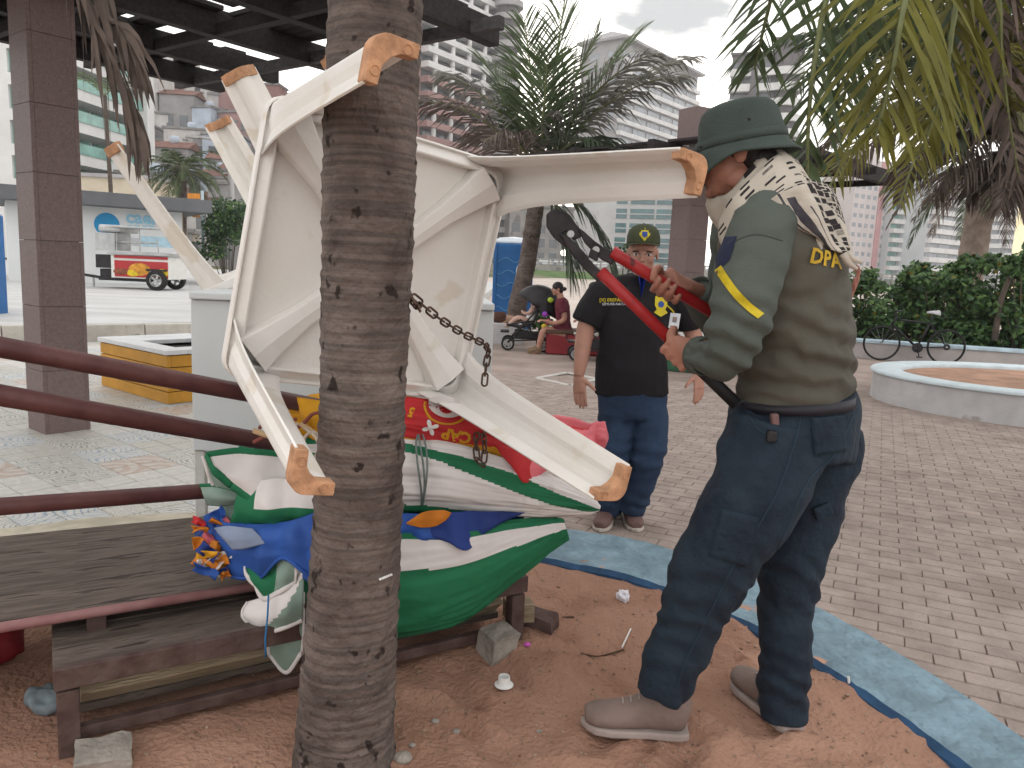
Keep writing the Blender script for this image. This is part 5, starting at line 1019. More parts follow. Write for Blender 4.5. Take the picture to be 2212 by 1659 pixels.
tb_(246, 330, 494, 490, -.2, .9, m_stl, 'shelf'); tb_(250, 318, 526, 522, .2, .8, m_stl, 'shelf')
def wheel(parent, c, r, w_, axis, rimr=.62, spokes=5):
    R = V(axis).to_track_quat('Z', 'Y').to_matrix(); wb = MB().lathe([(r * rimr, -w_ / 2), (r * .9, -w_ / 2), (r, -w_ * .3), (r, w_ * .3), (r * .9, w_ / 2), (r * rimr, w_ / 2), (r * rimr, -w_ / 2)], c, 28, R); o = wb.build('wheel', m_tyre, parent, smooth=False)
    rb = MB().lathe([(.001, w_ * .30), (r * .16, w_ * .36), (r * .2, w_ * .18), (r * .22, w_ * .1)], c, 20, R)
    for k in range(spokes):
        Q = R @ Matrix.Rotation(2 * math.pi * k / spokes, 3, 'Z'); rb.box(V(c) + Q @ V((r * .38, 0, w_ * .2)), (r * .5, r * .2, w_ * .15), Q)
    rb.lathe([(r * rimr, w_ * .42), (r * .56, w_ * .42), (r * .54, w_ * .1), (r * rimr, w_ * .1)], c, 28, R); rb.build('rim', m_stl, o); return o
wr = (tz(582) - .262) / 2; wheel(tl, (tx(340), TY - .06, .262 + wr), wr, .2, (0, -1, 0)); wheel(tl, (tx(340), TY + 1.25, .262 + wr), wr, .2, (0, 1, 0)); tb_(318, 362, 584, 580, -.12, .1, m_blk, 'mudguard')
# orange sign on a post
sg = thing('sign_post', 'orange and red sign on a pale post beside the kiosk', 'sign', (px(436, 500, 31).x, 31, .26)); s0 = px(437, 430, 31)
MB().tube([(s0.x, 31, .26), (s0.x, 31, px(437, 412, 31).z)], .06, 10).build('post', M('post_pale', (.42, .52, .56), rough=.6), sg, smooth=True)
for (u0, u1, v0, v1, mm) in ((408, 434, 418, 430, M('sign_orange', (.72, .28, .04), rough=.6)), (416, 434, 432, 440, M('sign_red', (.60, .05, .05), rough=.6)), (418, 434, 462, 470, MATS['sign_orange'])):
    p, q = px(u0, v0, 31), px(u1, v1, 31); MB().box(((p.x + q.x) / 2, 30.9, (p.z + q.z) / 2), (q.x - p.x, .05, abs(p.z - q.z))).build('sign_board', mm, sg)
q = px(499, 330, 34); o = thing('lamp_post', 'pale grey lamp post rising behind the round tree', 'lamp post', (q.x, 34, .26)); MB().tube([(q.x, 34, .26), (q.x, 34, q.z)], [.13, .12], 12).build('pole', m_gryw, o, smooth=True); MB().tube([(q.x, 34, q.z - .6), (q.x, 34, q.z - .5)], [.17, .17], 12).build('band', m_stl, o, smooth=True); MB().tube([(q.x, 34, q.z), (q.x - .5, 33.6, q.z + .4), (q.x - 1.2, 33.2, q.z + .5)], .05, 8, smooth=4).build('arm', m_gryw, o, smooth=True); MB().box((q.x - 1.3, 33.1, q.z + .46), (.5, .22, .12), .5).build('lantern', m_gryw, o, bevel=.02)
# hillside houses
hw = [M('house_' + n_, c, rough=.9, var=.12, scale=.6, coord='World') for n_, c in (('grey', (.30, .29, .29)), ('brick', (.26, .14, .12)), ('white', (.56, .54, .52)), ('darkgrey', (.17, .16, .165)), ('beige', (.42, .36, .30)), ('rose', (.36, .22, .21)), ('bluewhite', (.46, .52, .60)))]
cn = ['grey', 'brick red', 'whitewashed', 'dark grey', 'beige', 'rose', 'pale blue']; rn = random.Random(21); m_tile = M('roof_tile', (.17, .085, .065), rough=.9, var=.25, scale=1, coord='World'); m_slab = M('roof_slab', (.24, .235, .23), rough=.9, var=.2, scale=1, coord='World')
nh = 0; ORD = ('first', 'second', 'third', 'fourth', 'fifth', 'sixth', 'seventh', 'eighth', 'ninth', 'tenth', 'eleventh', 'twelfth', 'thirteenth')
for row in range(8):
    d = 80 + row * 8.5; nrow = -1
    for k in range(13):
        u_ = 285 + k * 37 + rn.uniform(-13, 13) + row * 5; x = (u_ - 1106) / FPX * d
        if x > -19 or rn.random() < .12: continue
        z = hill_z(x, d) - 1.0
        if row < 2 and u_ > 620: continue
        nrow += 1; ww, dd_, hh_ = rn.uniform(3.2, 6.5), rn.uniform(4, 6), rn.choice((3.4, 5.8, 6.6, 8.4)); ci = rn.choice((0, 0, 1, 2, 2, 3, 3, 4, 5, 6)); rt = rn.uniform(-.35, .35)
        fl = max(1, int(hh_ / 2.9)); rf = rn.random() < .35
        side = 'left part' if u_ < 420 else 'middle' if u_ < 540 else 'right end'
        o = thing('hill_house', '%s %s house, %s from the left in %s row up the hillside' % (('low', 'two storey', 'tall')[min(fl, 3) - 1], cn[ci], ORD[nrow], ORD[row]), 'house', (x, d, z), 'houses on the hillside'); R = Matrix.Rotation(rt, 3, 'Z')
        MB().box((x, d, z + hh_ / 2), (ww, dd_, hh_), rt).build('wall', hw[ci], o)
        if rf:
            c0 = V((x, d, z + hh_ + .01)); vs = [c0 + R @ V(v) for v in ((-ww / 2 - .3, -dd_ / 2 - .3, 0), (ww / 2 + .3, -dd_ / 2 - .3, 0), (ww / 2 + .3, dd_ / 2 + .3, 0), (-ww / 2 - .3, dd_ / 2 + .3, 0), (-ww / 2 - .3, 0, 1.1), (ww / 2 + .3, 0, 1.1))]
            mb = MB(); mb.add(vs, [(0, 1, 5, 4), (2, 3, 4, 5), (0, 4, 3), (1, 2, 5), (0, 3, 2, 1)]); mb.build('roof', m_tile, o)
        else: MB().box((x, d, z + hh_ + .17), (ww + .4, dd_ + .4, .3), rt).build('roof', m_slab, o)
        if rn.random() < .5: p = R @ V((rn.uniform(-1, 1), 0, 0)); MB().lathe([(.001, 0), (.6, 0), (.65, .9), (.4, 1.1), (.001, 1.15)], (x + p.x, d + p.y, z + hh_ + (.33 if not rf else .75)), 10).build('water_tank', hw[6], o, smooth=True)
        for f in range(fl):
            for q in range(2 if ww > 4 else 1):
                px_ = (q - .5) * ww * .5 if ww > 4 else 0; p = R @ V((px_ + rn.uniform(-.3, .3), -dd_ / 2 - .03, 0)); MB().box((x + p.x, d + p.y, z + 1.7 + f * 2.8), (rn.choice((.9, 1.2)), .08, rn.choice((1.1, 1.2, 1.9))), rt).build('window', m_gl, o)
        nh += 1
# towers in the middle
zt1 = 82
o, a, b, t, nn, Lw = banded('tower_block', 'tall tower with white and pink balcony bands rising behind the palm trunk', 905, 172, 1043, 192, zt1, 16, 3.05, m_dkw, lambda k, n_: m_wht if k > 13 or k in (7, 3) else m_pinkw, m_gl, over=1.6, bh=1.25, cols=4, cmat=m_wht, panes=5)
block(o, a, t, nn, -7, -.11, .5, 14, 0, zt1, m_pinkw, 'end_wall'); block(o, a, t, nn, Lw + .12, Lw + 3.5, .5, 14, 0, zt1, m_dkw, 'end_wall')
q = px(1086, 300, 188); o = thing('tower_block', 'grey round-fronted tower right of the pink banded tower', 'building', (q.x, 190, 0))
MB().lathe([(.001, 0), (2.6, 0), (2.6, 84), (.001, 84)], (q.x, 192, 0), 20).build('wall', m_dkw, o)
for k in range(27): MB().lathe([(2.62, 0), (3.5, 0), (3.5, 1.3), (3.35, 1.3), (3.35, .25), (2.62, .25)], (q.x, 192, k * 3.05 + .4), 24).build('balcony', m_gryw, o, smooth=False)
a, b, t, nn = facade(1324, 225, 1487, 262); z1 = ztop(1324, 66, 225); o = thing('apartment_building', 'pale grey flats with hipped top behind the palm fan', 'building', a)
Lw = (b - a).length; block(o, a, t, nn, 0, Lw, .6, 14, 0, z1 - 2, m_gryw)
for k in range(int((z1 - 2) / 3.3)):
    block(o, a, t, nn, -.4, Lw + .4, -.6, .59, k * 3.3, k * 3.3 + 1.15, m_wht, 'balcony')
    for q in range(6): block(o, a, t, nn, Lw * q / 6 + .5, Lw * (q + 1) / 6 - .5, .4, .585, k * 3.3 + 1.25, k * 3.3 + 3.0, m_glb, 'window')
    for q in range(2): block(o, a, t, nn, -.05, -.001 + .002, 2 + q * 6, 5 + q * 6, k * 3.3 + 1.3, k * 3.3 + 3, m_glb, 'window')
c0 = a + t * (Lw / 2) + nn * 7; mb = MB(); zz = z1 - 1.99; vs = [a - t * 1.2 - nn * 1.4, b + t * 1.2 - nn * 1.4, b + t * 1.2 + nn * 15, a - t * 1.2 + nn * 15]; mb.add([v + V((0, 0, zz)) for v in vs] + [v + V((0, 0, zz + .7)) for v in vs] + [a + t * 4 + nn * 7 + V((0, 0, zz + 4)), b - t * 4 + nn * 7 + V((0, 0, zz + 4))], [(0, 1, 5, 4), (1, 2, 6, 5), (2, 3, 7, 6), (3, 0, 4, 7), (4, 5, 9, 8), (5, 6, 9), (6, 7, 8, 9), (7, 4, 8), (0, 3, 2, 1)]); mb.build('roof', m_gryw, o)
o, a, b, t, nn, Lw = banded('tower_block', 'dark tower with curved white balcony bands above the hat', 1552, 172, 1668, 168, ztop(1600, 112, 170), 14, 3.1, m_dkw, m_wht, m_gl, over=.7, bh=1.5, panes=4); zt = ztop(1600, 112, 170)
block(o, a, t, nn, Lw * .38, Lw * .5, -1.0, .1, 0, zt, m_dkw, 'stair_strip'); block(o, a, t, nn, Lw * .75, Lw + 3, 2, 9, zt + .51, zt + 3.5, m_dkw, 'penthouse')
ce = b + nn * 2.2; MB().tube([(ce.x, ce.y, 0), (ce.x, ce.y, zt)], 2.6, 18).build('round_end', m_dkw, o)
for k in range(int(zt / 3.1)): MB().lathe([(2.65, 0), (3.6, 0), (3.6, 1.5), (3.4, 1.5), (2.65, .4)], (ce.x, ce.y, k * 3.1), 22).build('balcony', m_wht, o)
# white towers along the bay on the right
def gridtower(name, label, u0, d0, u1, d1, vt, wall, cols, stripe=None, fh=3.0, wmat=m_glb):
    a, b, t, nn = facade(u0, d0, u1, d1, 500); Lw = (b - a).length; zt = ztop((u0 + u1) / 2, vt, d0); o = thing(name, label, 'building', a); block(o, a, t, nn, 0, Lw, 0, 12, 0, zt, wall)
    for k in range(int(zt / fh)):
        for q in range(cols):
            if stripe and q in stripe: continue
            w_ = Lw / cols; block(o, a, t, nn, q * w_ + w_ * .22, q * w_ + w_ * .78, -.06, .04, k * fh + 1.0, k * fh + 2.3, wmat, 'window')
    if stripe:
        for q in stripe: w_ = Lw / cols; block(o, a, t, nn, q * w_ + .1 * w_, q * w_ + .9 * w_, -.35, -.001, 0, zt, m_redb, 'red_strip')
    block(o, a, t, nn, Lw * .3, Lw * .7, 3, 9, zt + .01, zt + 4, wall, 'roof_house'); return o
m_wp2 = M('render_pinkish_white', (.60, .54, .53), rough=.8, var=.05, scale=.4, coord='World'); m_wb2 = M('render_bluish_white', (.56, .60, .62), rough=.8, var=.05, scale=.4, coord='World')
gridtower('tower_block', 'pinkish white tower with red vertical strip right of the officer', 1836, 250, 1925, 262, 340, m_wp2, 7, (4,))
banded('tower_block', 'pale green-glass tower beside the red striped one', 1930, 256, 2005, 262, ztop(1970, 352, 256), 12, 3.0, m_wb2, m_wht, m_glg, over=.6, bh=1.4, panes=4)
banded('tower_block', 'white tower with blue-grey window bands left of the rough palm trunk', 2012, 250, 2092, 262, ztop(2050, 362, 250), 12, 3.0, m_wb2, m_wht, m_glb, over=.7, bh=1.55, panes=3)
gridtower('tower_block', 'plain grey-white tower just right of the officer shoulder', 1790, 275, 1838, 280, 395, m_wb2, 4, None, wmat=m_gl); banded('tower_block', 'white banded tower seen behind the rough palm trunk', 2100, 268, 2215, 262, ztop(2150, 420, 268), 12, 3.0, m_wb2, m_wht, m_glb, over=.6, bh=1.5, panes=5)
a, b, t, nn = facade(2192, 60, 2260, 58, 500); o = thing('villa', 'yellow wall with a warm glow put into its colour, far right behind the shrubs', 'building', a); block(o, a, t, nn, 0, 3.2, 0, 4, 0, ztop(2200, 445, 60), M('glowing_yellow_wall', (.8, .72, .48), rough=.8, emit=((1, .86, .55), .4))); block(o, a, t, nn, -.2, 3.4, -.2, 4.2, ztop(2200, 445, 60), ztop(2200, 438, 60), m_gryw, 'roof'); block(o, a, t, nn, .6, 1.6, -.05, .05, 2, 3.6, m_gl, 'window')  # wall emits a warm glow itself, standing in for light falling on it
# under the table leg: teal windowed building and old concrete block
a, b, t, nn = facade(1238, 205, 1470, 196, 500); o = thing('office_building', 'white building with wide teal windows seen under the table leg', 'building', a); Lw = (b - a).length; zt = ztop(1400, 350, 200); block(o, a, t, nn, 0, Lw, .3, 12, 0, zt, m_wht)
for k in range(int(zt / 3.6)):
    for (x0, x1) in ((.40, .50), (.53, .75), (.77, .99)): block(o, a, t, nn, Lw * x0, Lw * x1, .1, .29, 4.2 + k * 3.6, 6.6 + k * 3.6, m_glt, 'window'); block(o, a, t, nn, Lw * x0 - .1, Lw * x1 + .1, -.05, .095, 5.2 + k * 3.6, 5.45 + k * 3.6, m_wht, 'window_bar')
block(o, a, t, nn, -.5, Lw + .5, -.3, 12.5, zt + .01, zt + .6, m_gryw, 'roof')
a, b, t, nn = facade(1100, 186, 1236, 192, 500); o = thing('old_building', 'old grey concrete building above the embankment', 'building', a); Lw = (b - a).length; zt = ztop(1170, 448, 188); block(o, a, t, nn, 0, Lw, 0, 10, 0, zt, m_conc); block(o, a, t, nn, -.4, Lw + .4, -.6, 10.4, zt + .01, zt + .7, m_slab, 'roof')
for k in range(3):
    for q in range(5): block(o, a, t, nn, Lw * q / 5 + .6, Lw * (q + 1) / 5 - .6, -.06, .06, 3.2 + k * 3.3, 5.2 + k * 3.3, m_gl, 'window')
# street lamp, lit
q = px(1218, 546, 156); sl = thing('street_lamp', 'lit white street lamp above the embankment', 'street lamp', (q.x, 156, 2.0)); MB().tube([(q.x, 156, 2.0), (q.x, 156, q.z - .5)], .12, 8).build('pole', m_gryw, sl); MB().ell((q.x, 156, q.z), (.62, .62, .62), None, 16, 10).build('globe', M('lamp_globe', (.9, .85, .7), rough=.5, emit=((1, .93, .75), 6)), sl, smooth=True)
# parked cars on the far road
def car(label, x, y, z, rot, mat, grp='cars parked across the bay'):
    t = thing('parked_car', label, 'car', (x, y, z), grp); R = Matrix.Rotation(rot, 3, 'Z'); pr_ = [(-2.05, .35), (-2.0, .75), (-1.75, .88), (-1.15, 1.38), (.55, 1.42), (1.05, .95), (1.85, .82), (2.08, .6), (2.05, .3)]
    mb = MB(); rows = []
    for s_ in (-.84, -.78, .78, .84):
        rows.append([V((x, y, z)) + R @ V((a, s_ * (.86 if b_ > 1 else 1), b_ - (.03 if abs(s_) > .8 else 0))) for a, b_ in pr_])
    mb.grid(rows); mb.add([p for p in rows[0]], [tuple(range(len(pr_)))]); mb.add([p for p in rows[-1]], [tuple(range(len(pr_)))]); mb.add([rows[0][0], rows[0][-1], rows[-1][-1], rows[-1][0]], [(0, 1, 2, 3)]); mb.build('body', mat, t)
    for s_ in (-1, 1):
        g_ = MB(); g_.add([V((x, y, z)) + R @ V(v) for v in ((-1.35, s_ * .80, .93), (.85, s_ * .80, .95), (.45, s_ * .735, 1.34), (-1.05, s_ * .735, 1.32))], [(0, 1, 2, 3)]); g_.build('window', m_gl, t, solid=.02)
        for wx in (-1.3, 1.3): wheel(t, V((x, y, z)) + R @ V((wx, s_ * .80, .32)), .32, .2, R @ V((0, s_, 0)))
    g_ = MB(); g_.add([V((x, y, z)) + R @ V(v) for v in ((.62, -.68, 1.40), (.62, .68, 1.40), (1.06, .74, .97), (1.06, -.74, .97))], [(0, 1, 2, 3)]); g_.build('windscreen', m_gl, t, solid=.03)
    for s_ in (-1, 1): p = V((x, y, z)) + R @ V((2.06, s_ * .6, .62)); MB().ell(p, (.05, .16, .09), R, 8, 6).build('headlight', M('headlight', (.8, .8, .78), rough=.2), t)
    return t
m_cs = M('car_silver', (.48, .50, .52), rough=.3, metal=.4, var=.04); m_cw = M('car_white', (.70, .71, .72), rough=.3, var=.03); m_cg = M('car_grey', (.20, .21, .23), rough=.3, metal=.3, var=.05)
for k, (u_, mm, lab, rt) in enumerate(((1180, m_cw, 'white car on the far road left of the lit lamp', .1), (1212, m_cs, 'silver car on the far road below the lit lamp', 0), (1268, m_cs, 'silver car on the far road right of the lamp', .05), (1300, m_cw, 'white car on the far road next to the black jaws', 0), (1438, m_cs, 'silver car on the far road beside the pink pillar', -.1), (1548, m_cw, 'white car on the far road behind the officer chest', 0), (1240, m_cg, 'dark grey car between the silver cars on the far road', 0))):
    car(lab, px(u_, 570, 162).x, 162, 2.0, rt, mm)
# blue portable toilets
m_tb = M('toilet_blue', (.02, .13, .36), rough=.45, var=.12, scale=3); m_tbl = M('toilet_blue_light', (.10, .28, .52), rough=.45, var=.1, scale=3); m_tw = M('toilet_white', (.62, .68, .74), rough=.5, var=.05)
def toilet(label, x, y):
    t = thing('portable_toilet', label, 'toilet', (x, y, 0), 'blue portable toilets'); MB().box((x, y, 1.0), (.86, 1.05, 1.9)).build('cabin', m_tb, t, bevel=.03)
    MB().lathe([(.001, .16), (.50, .12), (.70, .05), (.76, 0), (.001, 0)], (x, y, 1.955), 4, Matrix.Rotation(math.pi / 4, 3, 'Z'), sx=.9, sy=.9).build('roof', m_tw, t, bevel=.04)
    for s_ in (-1, 1): MB().box((x + s_ * .39, y - .535, 1.0), (.07, .03, 1.88)).build('corner_trim', m_tb, t, bevel=.01)
    MB().ell((x + .23, y - .53, 1.38), (.17, .02, .2), None, 20, 8).build('disc', m_tw, t, smooth=True)
    for k in range(6): MB().tube([(x - .34 + .0567 * i, y - .53, .3 + k * .26 + .045 * math.sin(i * .9 + k)) for i in range(13)], .012, 6, smooth=2).build('wave_rib', m_tbl, t, smooth=True)
    return t
toilet('blue portable toilet with white roof behind the short palm trunk', px(1108, 600, 17.2).x, 17.2); toilet('blue portable toilet at the left edge beyond the pillar', px(-84, 600, 13.0).x, 13.0)
# bicycle
bk0, bk1 = px(1900, 778, 14.72), px(2040, 778, 14.45); m_bk = M('bike_black', (.015, .014, .018), rough=.4, var=.2, scale=6); m_bs = M('bike_saddle', (.45, .45, .47), rough=.5)
bx = thing('bicycle', 'black bicycle leaning against the low wall in front of the shrubs', 'bicycle', (bk0.x, bk0.y, 0)); ax_ = V((bk1.x - bk0.x, bk1.y - bk0.y, 0)).normalized(); R_ = .335; w0 = V((bk0.x, bk0.y, R_)); w1 = w0 + ax_ * 1.12
for c in (w0, w1):
    sd_ = ax_.cross(V((0, 0, 1))); tw_ = MB().tube([c + ax_ * (R_ - .02) * math.cos(a) + V((0, 0, 1)) * (R_ - .02) * math.sin(a) for a in np.linspace(0, 2 * math.pi, 41)], .020, 8, cap=False).build('wheel', m_tyre, bx, smooth=True)
    sp_ = MB()
    for k in range(16): a = 2 * math.pi * k / 16; sp_.tube([c, c + ax_ * (R_ - .03) * math.cos(a) + V((0, 0, 1)) * (R_ - .03) * math.sin(a)], .0018, 4)
    sp_.tube([c - sd_ * .05, c + sd_ * .05], .02, 8); sp_.build('spokes', m_stl, tw_)
F_ = lambda f, h: w0 + ax_ * f + V((0, 0, h - R_)); bb = F_(.62, .29); hd = F_(.20, .80); hl_ = F_(.15, .70); st = F_(.80, .76)
fr_ = MB()
for a, b_, r in ((hl_, bb, .022), (hd, st, .018), (bb, st, .018), (bb, w1, .012), (st, w1, .011), (F_(.22, .86), hl_, .02)): fr_.tube([a, b_], r, 8)
fr_.build('frame', m_bk, bx, smooth=True); MB().tube([hl_, w0], .013, 8).build('fork', m_bk, bx); MB().tube([st, F_(.84, .94)], .014, 8).build('seat_post', m_bk, bx); MB().tube([F_(.72, .96), F_(.82, .97), F_(.95, .96)], [.02, .04, .065], 8, rb=[.015, .02, .025]).build('saddle', m_bs, bx, smooth=True)
hb = F_(.19, .97); MB().tube([hd, hb], .014, 8).build('stem', m_bk, bx); MB().tube([hb + ax_.cross(V((0, 0, 1))) * .28 + ax_ * .06, hb + ax_.cross(V((0, 0, 1))) * .1, hb - ax_.cross(V((0, 0, 1))) * .1, hb - ax_.cross(V((0, 0, 1))) * .28 + ax_ * .06], .014, 8, smooth=3).build('handlebar', m_bk, bx, smooth=True)
cs = ax_.cross(V((0, 0, 1))); MB().lathe([(.02, -.005), (.095, -.005), (.095, .005), (.02, .005)], bb + cs * .05, 20, cs.to_track_quat('Z', 'Y').to_matrix()).build('chainring', m_bk, bx); MB().tube([bb + cs * .06, bb + cs * .07 + V((.04, 0, -.16))], .011, 6).build('crank', m_bk, bx); MB().box(bb + cs * .11 + V((.04, 0, -.17)), (.09, .06, .02)).build('pedal', m_bk, bx); MB().lathe([(.02, -.004), (.06, -.004), (.06, .004), (.02, .004)], w1 + cs * .04, 16, cs.to_track_quat('Z', 'Y').to_matrix()).build('sprocket', m_bk, bx)
# ================================================================= PEOPLE
def skinm(name, c): 
    m = M(name, c, rough=.55, var=.12, scale=9, bump=.15, bscale=120, spec=.4); b = [n_ for n_ in m.node_tree.nodes if n_.type == 'BSDF_PRINCIPLED'][0]; b.inputs['Subsurface Weight'].default_value = .0; b.inputs['Subsurface Radius'].default_value = (.012, .005, .003); return m
sk_tan = skinm('skin_tan', (.36, .165, .115)); sk_lite = skinm('skin_light_tan', (.42, .215, .155)); sk_pale = skinm('skin_pale', (.52, .33, .26)); sk_red = skinm('skin_sunburnt', (.38, .15, .11))
m_hair = M('hair_black', (.012, .009, .009), rough=.5, var=.4, scale=20, bump=.6, bscale=90, stretch=(1, 1, .3)); m_eyew = M('eye_white', (.6, .57, .54), rough=.3); m_iris = M('eye_iris', (.02, .012, .008), rough=.2); m_lip = M('lips', (.30, .10, .09), rough=.5)
def T(mb, ctl, ref=None, n=16, sm=6): 
    """ctl: (u, v, y, ra_px[, rb_px]) tapered limb given in pixels + depth"""
    P = [px(c[0], c[1], c[2]) for c in ctl]; ra = [pr(c[3], c[2]) for c in ctl]; rb = [pr(c[4], c[2]) if len(c) > 4 else pr(c[3], c[2]) for c in ctl]; mb.tube(P, ra, n, rb=rb, ref=ref, smooth=sm)
def head(mb, c, f, u, hh):
    f = V(f).normalized(); u = V(u); u = (u - f * f.dot(u)).normalized(); s = f.cross(u); R = Matrix((s, f, u)).transposed(); c = V(c); q = lambda a, b, d: c + s * a * hh + f * b * hh + u * d * hh; E = lambda p, r: mb.ell(q(*p), tuple(x * hh for x in r), R, 18, 12)
    E((0, -.05, .12), (.335, .42, .385)); E((0, .12, -.14), (.275, .285, .34)); E((0, .20, -.36), (.17, .18, .13)); E((0, .30, -.42), (.10, .09, .075)); E((0, .355, .06), (.22, .075, .045)); E((0, .40, -.02), (.045, .06, .10)); E((0, .44, -.115), (.065, .07, .05)); E((0, .36, -.225), (.115, .05, .035)); E((0, .355, -.285), (.10, .05, .035))
    for k in (-1, 1): E((k * .17, .27, -.12), (.10, .10, .10)); E((k * .345, -.04, -.04), (.03, .085, .135)); E((k * .20, .0, -.30), (.09, .16, .12))
    return q, R
def eyes(parent, q, R, hh):
    for k in (-1, 1):
        e = MB().ell(q(k * .145, .345, -.005), (.062 * hh, .03 * hh, .032 * hh), R, 12, 8).build('eye', m_eyew, parent, smooth=True); MB().ell(q(k * .145, .362, -.003), (.027 * hh, .018 * hh, .029 * hh), R, 10, 6).build('iris', m_iris, e, smooth=True)
        MB().ell(q(k * .15, .395, .075), (.10 * hh, .03 * hh, .020 * hh), R, 10, 6).build('eyebrow', m_hair, parent, smooth=True)
    MB().ell(q(0, .395, -.25), (.10 * hh, .022 * hh, .022 * hh), R, 12, 6).build('mouth', m_lip, parent, smooth=True)
def hand(mb, wrist, d, pn, th, sc=1.0, curl=.25, spread=.05):
    """open hand: d = finger direction, pn = palm normal, th = thumb side"""
    d = V(d).normalized(); th = V(th); th = (th - d * d.dot(th)).normalized(); pn = V(pn); pn = (pn - d * d.dot(pn) - th * th.dot(pn)).normalized(); w = V(wrist)
    mb.tube([w - d * .02 * sc, w + d * .03 * sc, w + d * .065 * sc, w + d * .095 * sc], [.027 * sc, .036 * sc, .042 * sc, .040 * sc], 14, rb=[.021 * sc, .019 * sc, .016 * sc, .013 * sc], ref=th)
    for i, (o, l) in enumerate(((.031, .94), (.0105, 1.05), (-.0105, .98), (-.031, .78))):
        p = w + d * .088 * sc + th * o * sc; dd_ = (d + th * o * spread * 60 * .05).normalized(); P = [p]; a = curl * (.6 + .15 * i)
        for k, L_ in enumerate((.046, .029, .023)):
            ang = a * (1 + .5 * k); dd_ = (dd_ * math.cos(ang) + pn * math.sin(ang)).normalized(); P.append(P[-1] + dd_ * L_ * l * sc)
        mb.tube(P, [.0098 * sc, .0092 * sc, .0083 * sc, .0068 * sc], 10)
    p = w + d * .028 * sc + th * .030 * sc; dd_ = (d * .62 + th * .75 + pn * .25).normalized(); P = [p - dd_ * .01]
    for k, L_ in enumerate((.04, .032, .026)): P.append(P[-1] + dd_ * L_ * sc); dd_ = (dd_ + d * .25 + pn * .1).normalized()
    mb.tube(P, [.0145 * sc, .0125 * sc, .0108 * sc, .008 * sc], 10)
def grip(mb, g, axis, Y, wrist, rb, sc=1.0, thumb=1):
    """hand closed round a bar: Y = from the bar to the back of the hand; thumb = +-1 which end of the axis the index is on"""
    g = V(g); axis = V(axis).normalized() * thumb; Y = V(Y); Y = (Y - axis * axis.dot(Y)).normalized(); W = V(wrist) - g; Z = axis.cross(Y)
    if Z.dot(W) > 0: Z = -Z                       # fingers leave away from the wrist
    for i, l in enumerate((.95, 1.05, 1.0, .82)):
        o = (.034 - .0225 * i) * sc; P = []; R_ = rb + .0095
        for k in range(9):
            t_ = k / 8; a = math.radians(8 + 232 * l * t_); rr_ = R_ + .012 * (1 - t_) * (t_ < .4); P.append(g + axis * o + (Y * math.cos(a) + Z * math.sin(a)) * rr_)
        mb.tube(P, [.0105 * sc, .0102, .0098, .0096, .0094, .0092, .0088, .0084, .0070], 10)
        mb.ell(P[1] + Y * .003, (.0115 * sc,) * 3, None, 10, 6)
    pc_ = g + Y * (rb + .014) - Z * .012; mb.tube([V(wrist), V(wrist).lerp(pc_, .5) + Y * .004, pc_, pc_ + Z * .022], [.028 * sc, .038 * sc, .044 * sc, .040 * sc], 14, rb=[.023 * sc, .020 * sc, .017 * sc, .012 * sc], ref=axis)
    P = []
    for k in range(7):
        t_ = k / 6; a = math.radians(-15 - 165 * t_); P.append(g + axis * (.040 + .016 * math.sin(t_ * 2.6)) * sc + (Y * math.cos(a) + Z * math.sin(a)) * (rb + .0115))
    mb.tube([V(wrist).lerp(pc_, .45) + axis * .022] + P, [.016 * sc, .0145, .0135, .0128, .012, .0115, .0105, .0085], 10)
def shoe(parent, heel, toe, z, up, upper, sole, w_=.048, hgt=.085):
    heel, toe = V(heel), V(toe); heel.z = toe.z = z; d = (toe - heel); L_ = d.length; d.normalize(); s = V((-d.y, d.x, 0)); b = MB()
    prof = ((0, .030, .078), (.08, .040, .088), (.22, .042, .095), (.38, .040, .084), (.55, .046, .060), (.75, .050, .044), (.90, .044, .036), (.985, .024, .028))
    P = [heel + d * L_ * t_ + V((0, 0, .022 + h / 2)) for t_, q, h in prof]; b.tube(P, [h / 2 + .012 for t_, q, h in prof], 18, rb=[q * w_ / .048 for t_, q, h in prof], ref=(0, 0, 1), smooth=4); b.tube([heel + d * L_ * .17 + V((0, 0, .07)), heel + d * L_ * .16 + V((0, 0, .07 + hgt))], [.046, .042], 16)
    me = remesh(b, .006, 5); o = link('shoe', me, upper, parent, smooth=True)
    sb = MB(); ring = []
    for t_, q, h in prof: ring.append((t_, q * w_ / .048 + .003))
    poly = [heel + d * (L_ * t_ - .006) + s * q for t_, q in ring] + [heel + d * (L_ + .008)] + [heel + d * (L_ * t_ - .006) - s * q for t_, q in ring[::-1]]
    k = len(poly); sb.add([p + V((0, 0, .001)) for p in poly] + [p + V((0, 0, .024)) for p in poly], [tuple(range(k)), tuple(range(k, 2 * k))] + [(i, (i + 1) % k, k + (i + 1) % k, k + i) for i in range(k)]); sb.build('sole', sole, o, bevel=.006)
    tb_3 = bvh(o)
    for k in range(4):
        q = heel + d * L_ * (.40 + .075 * k); P = [tb_3.ray_cast(q + s * w_ * .62 * a + V((0, 0, .25)), V((0, 0, -1)))[0] for a in (-.5, -.25, 0, .25, .5)]
        if all(x is not None for x in P): MB().tube([x + V((0, 0, .002)) for x in P], .0028, 6).build('lace', sole, o, smooth=True)
    return o
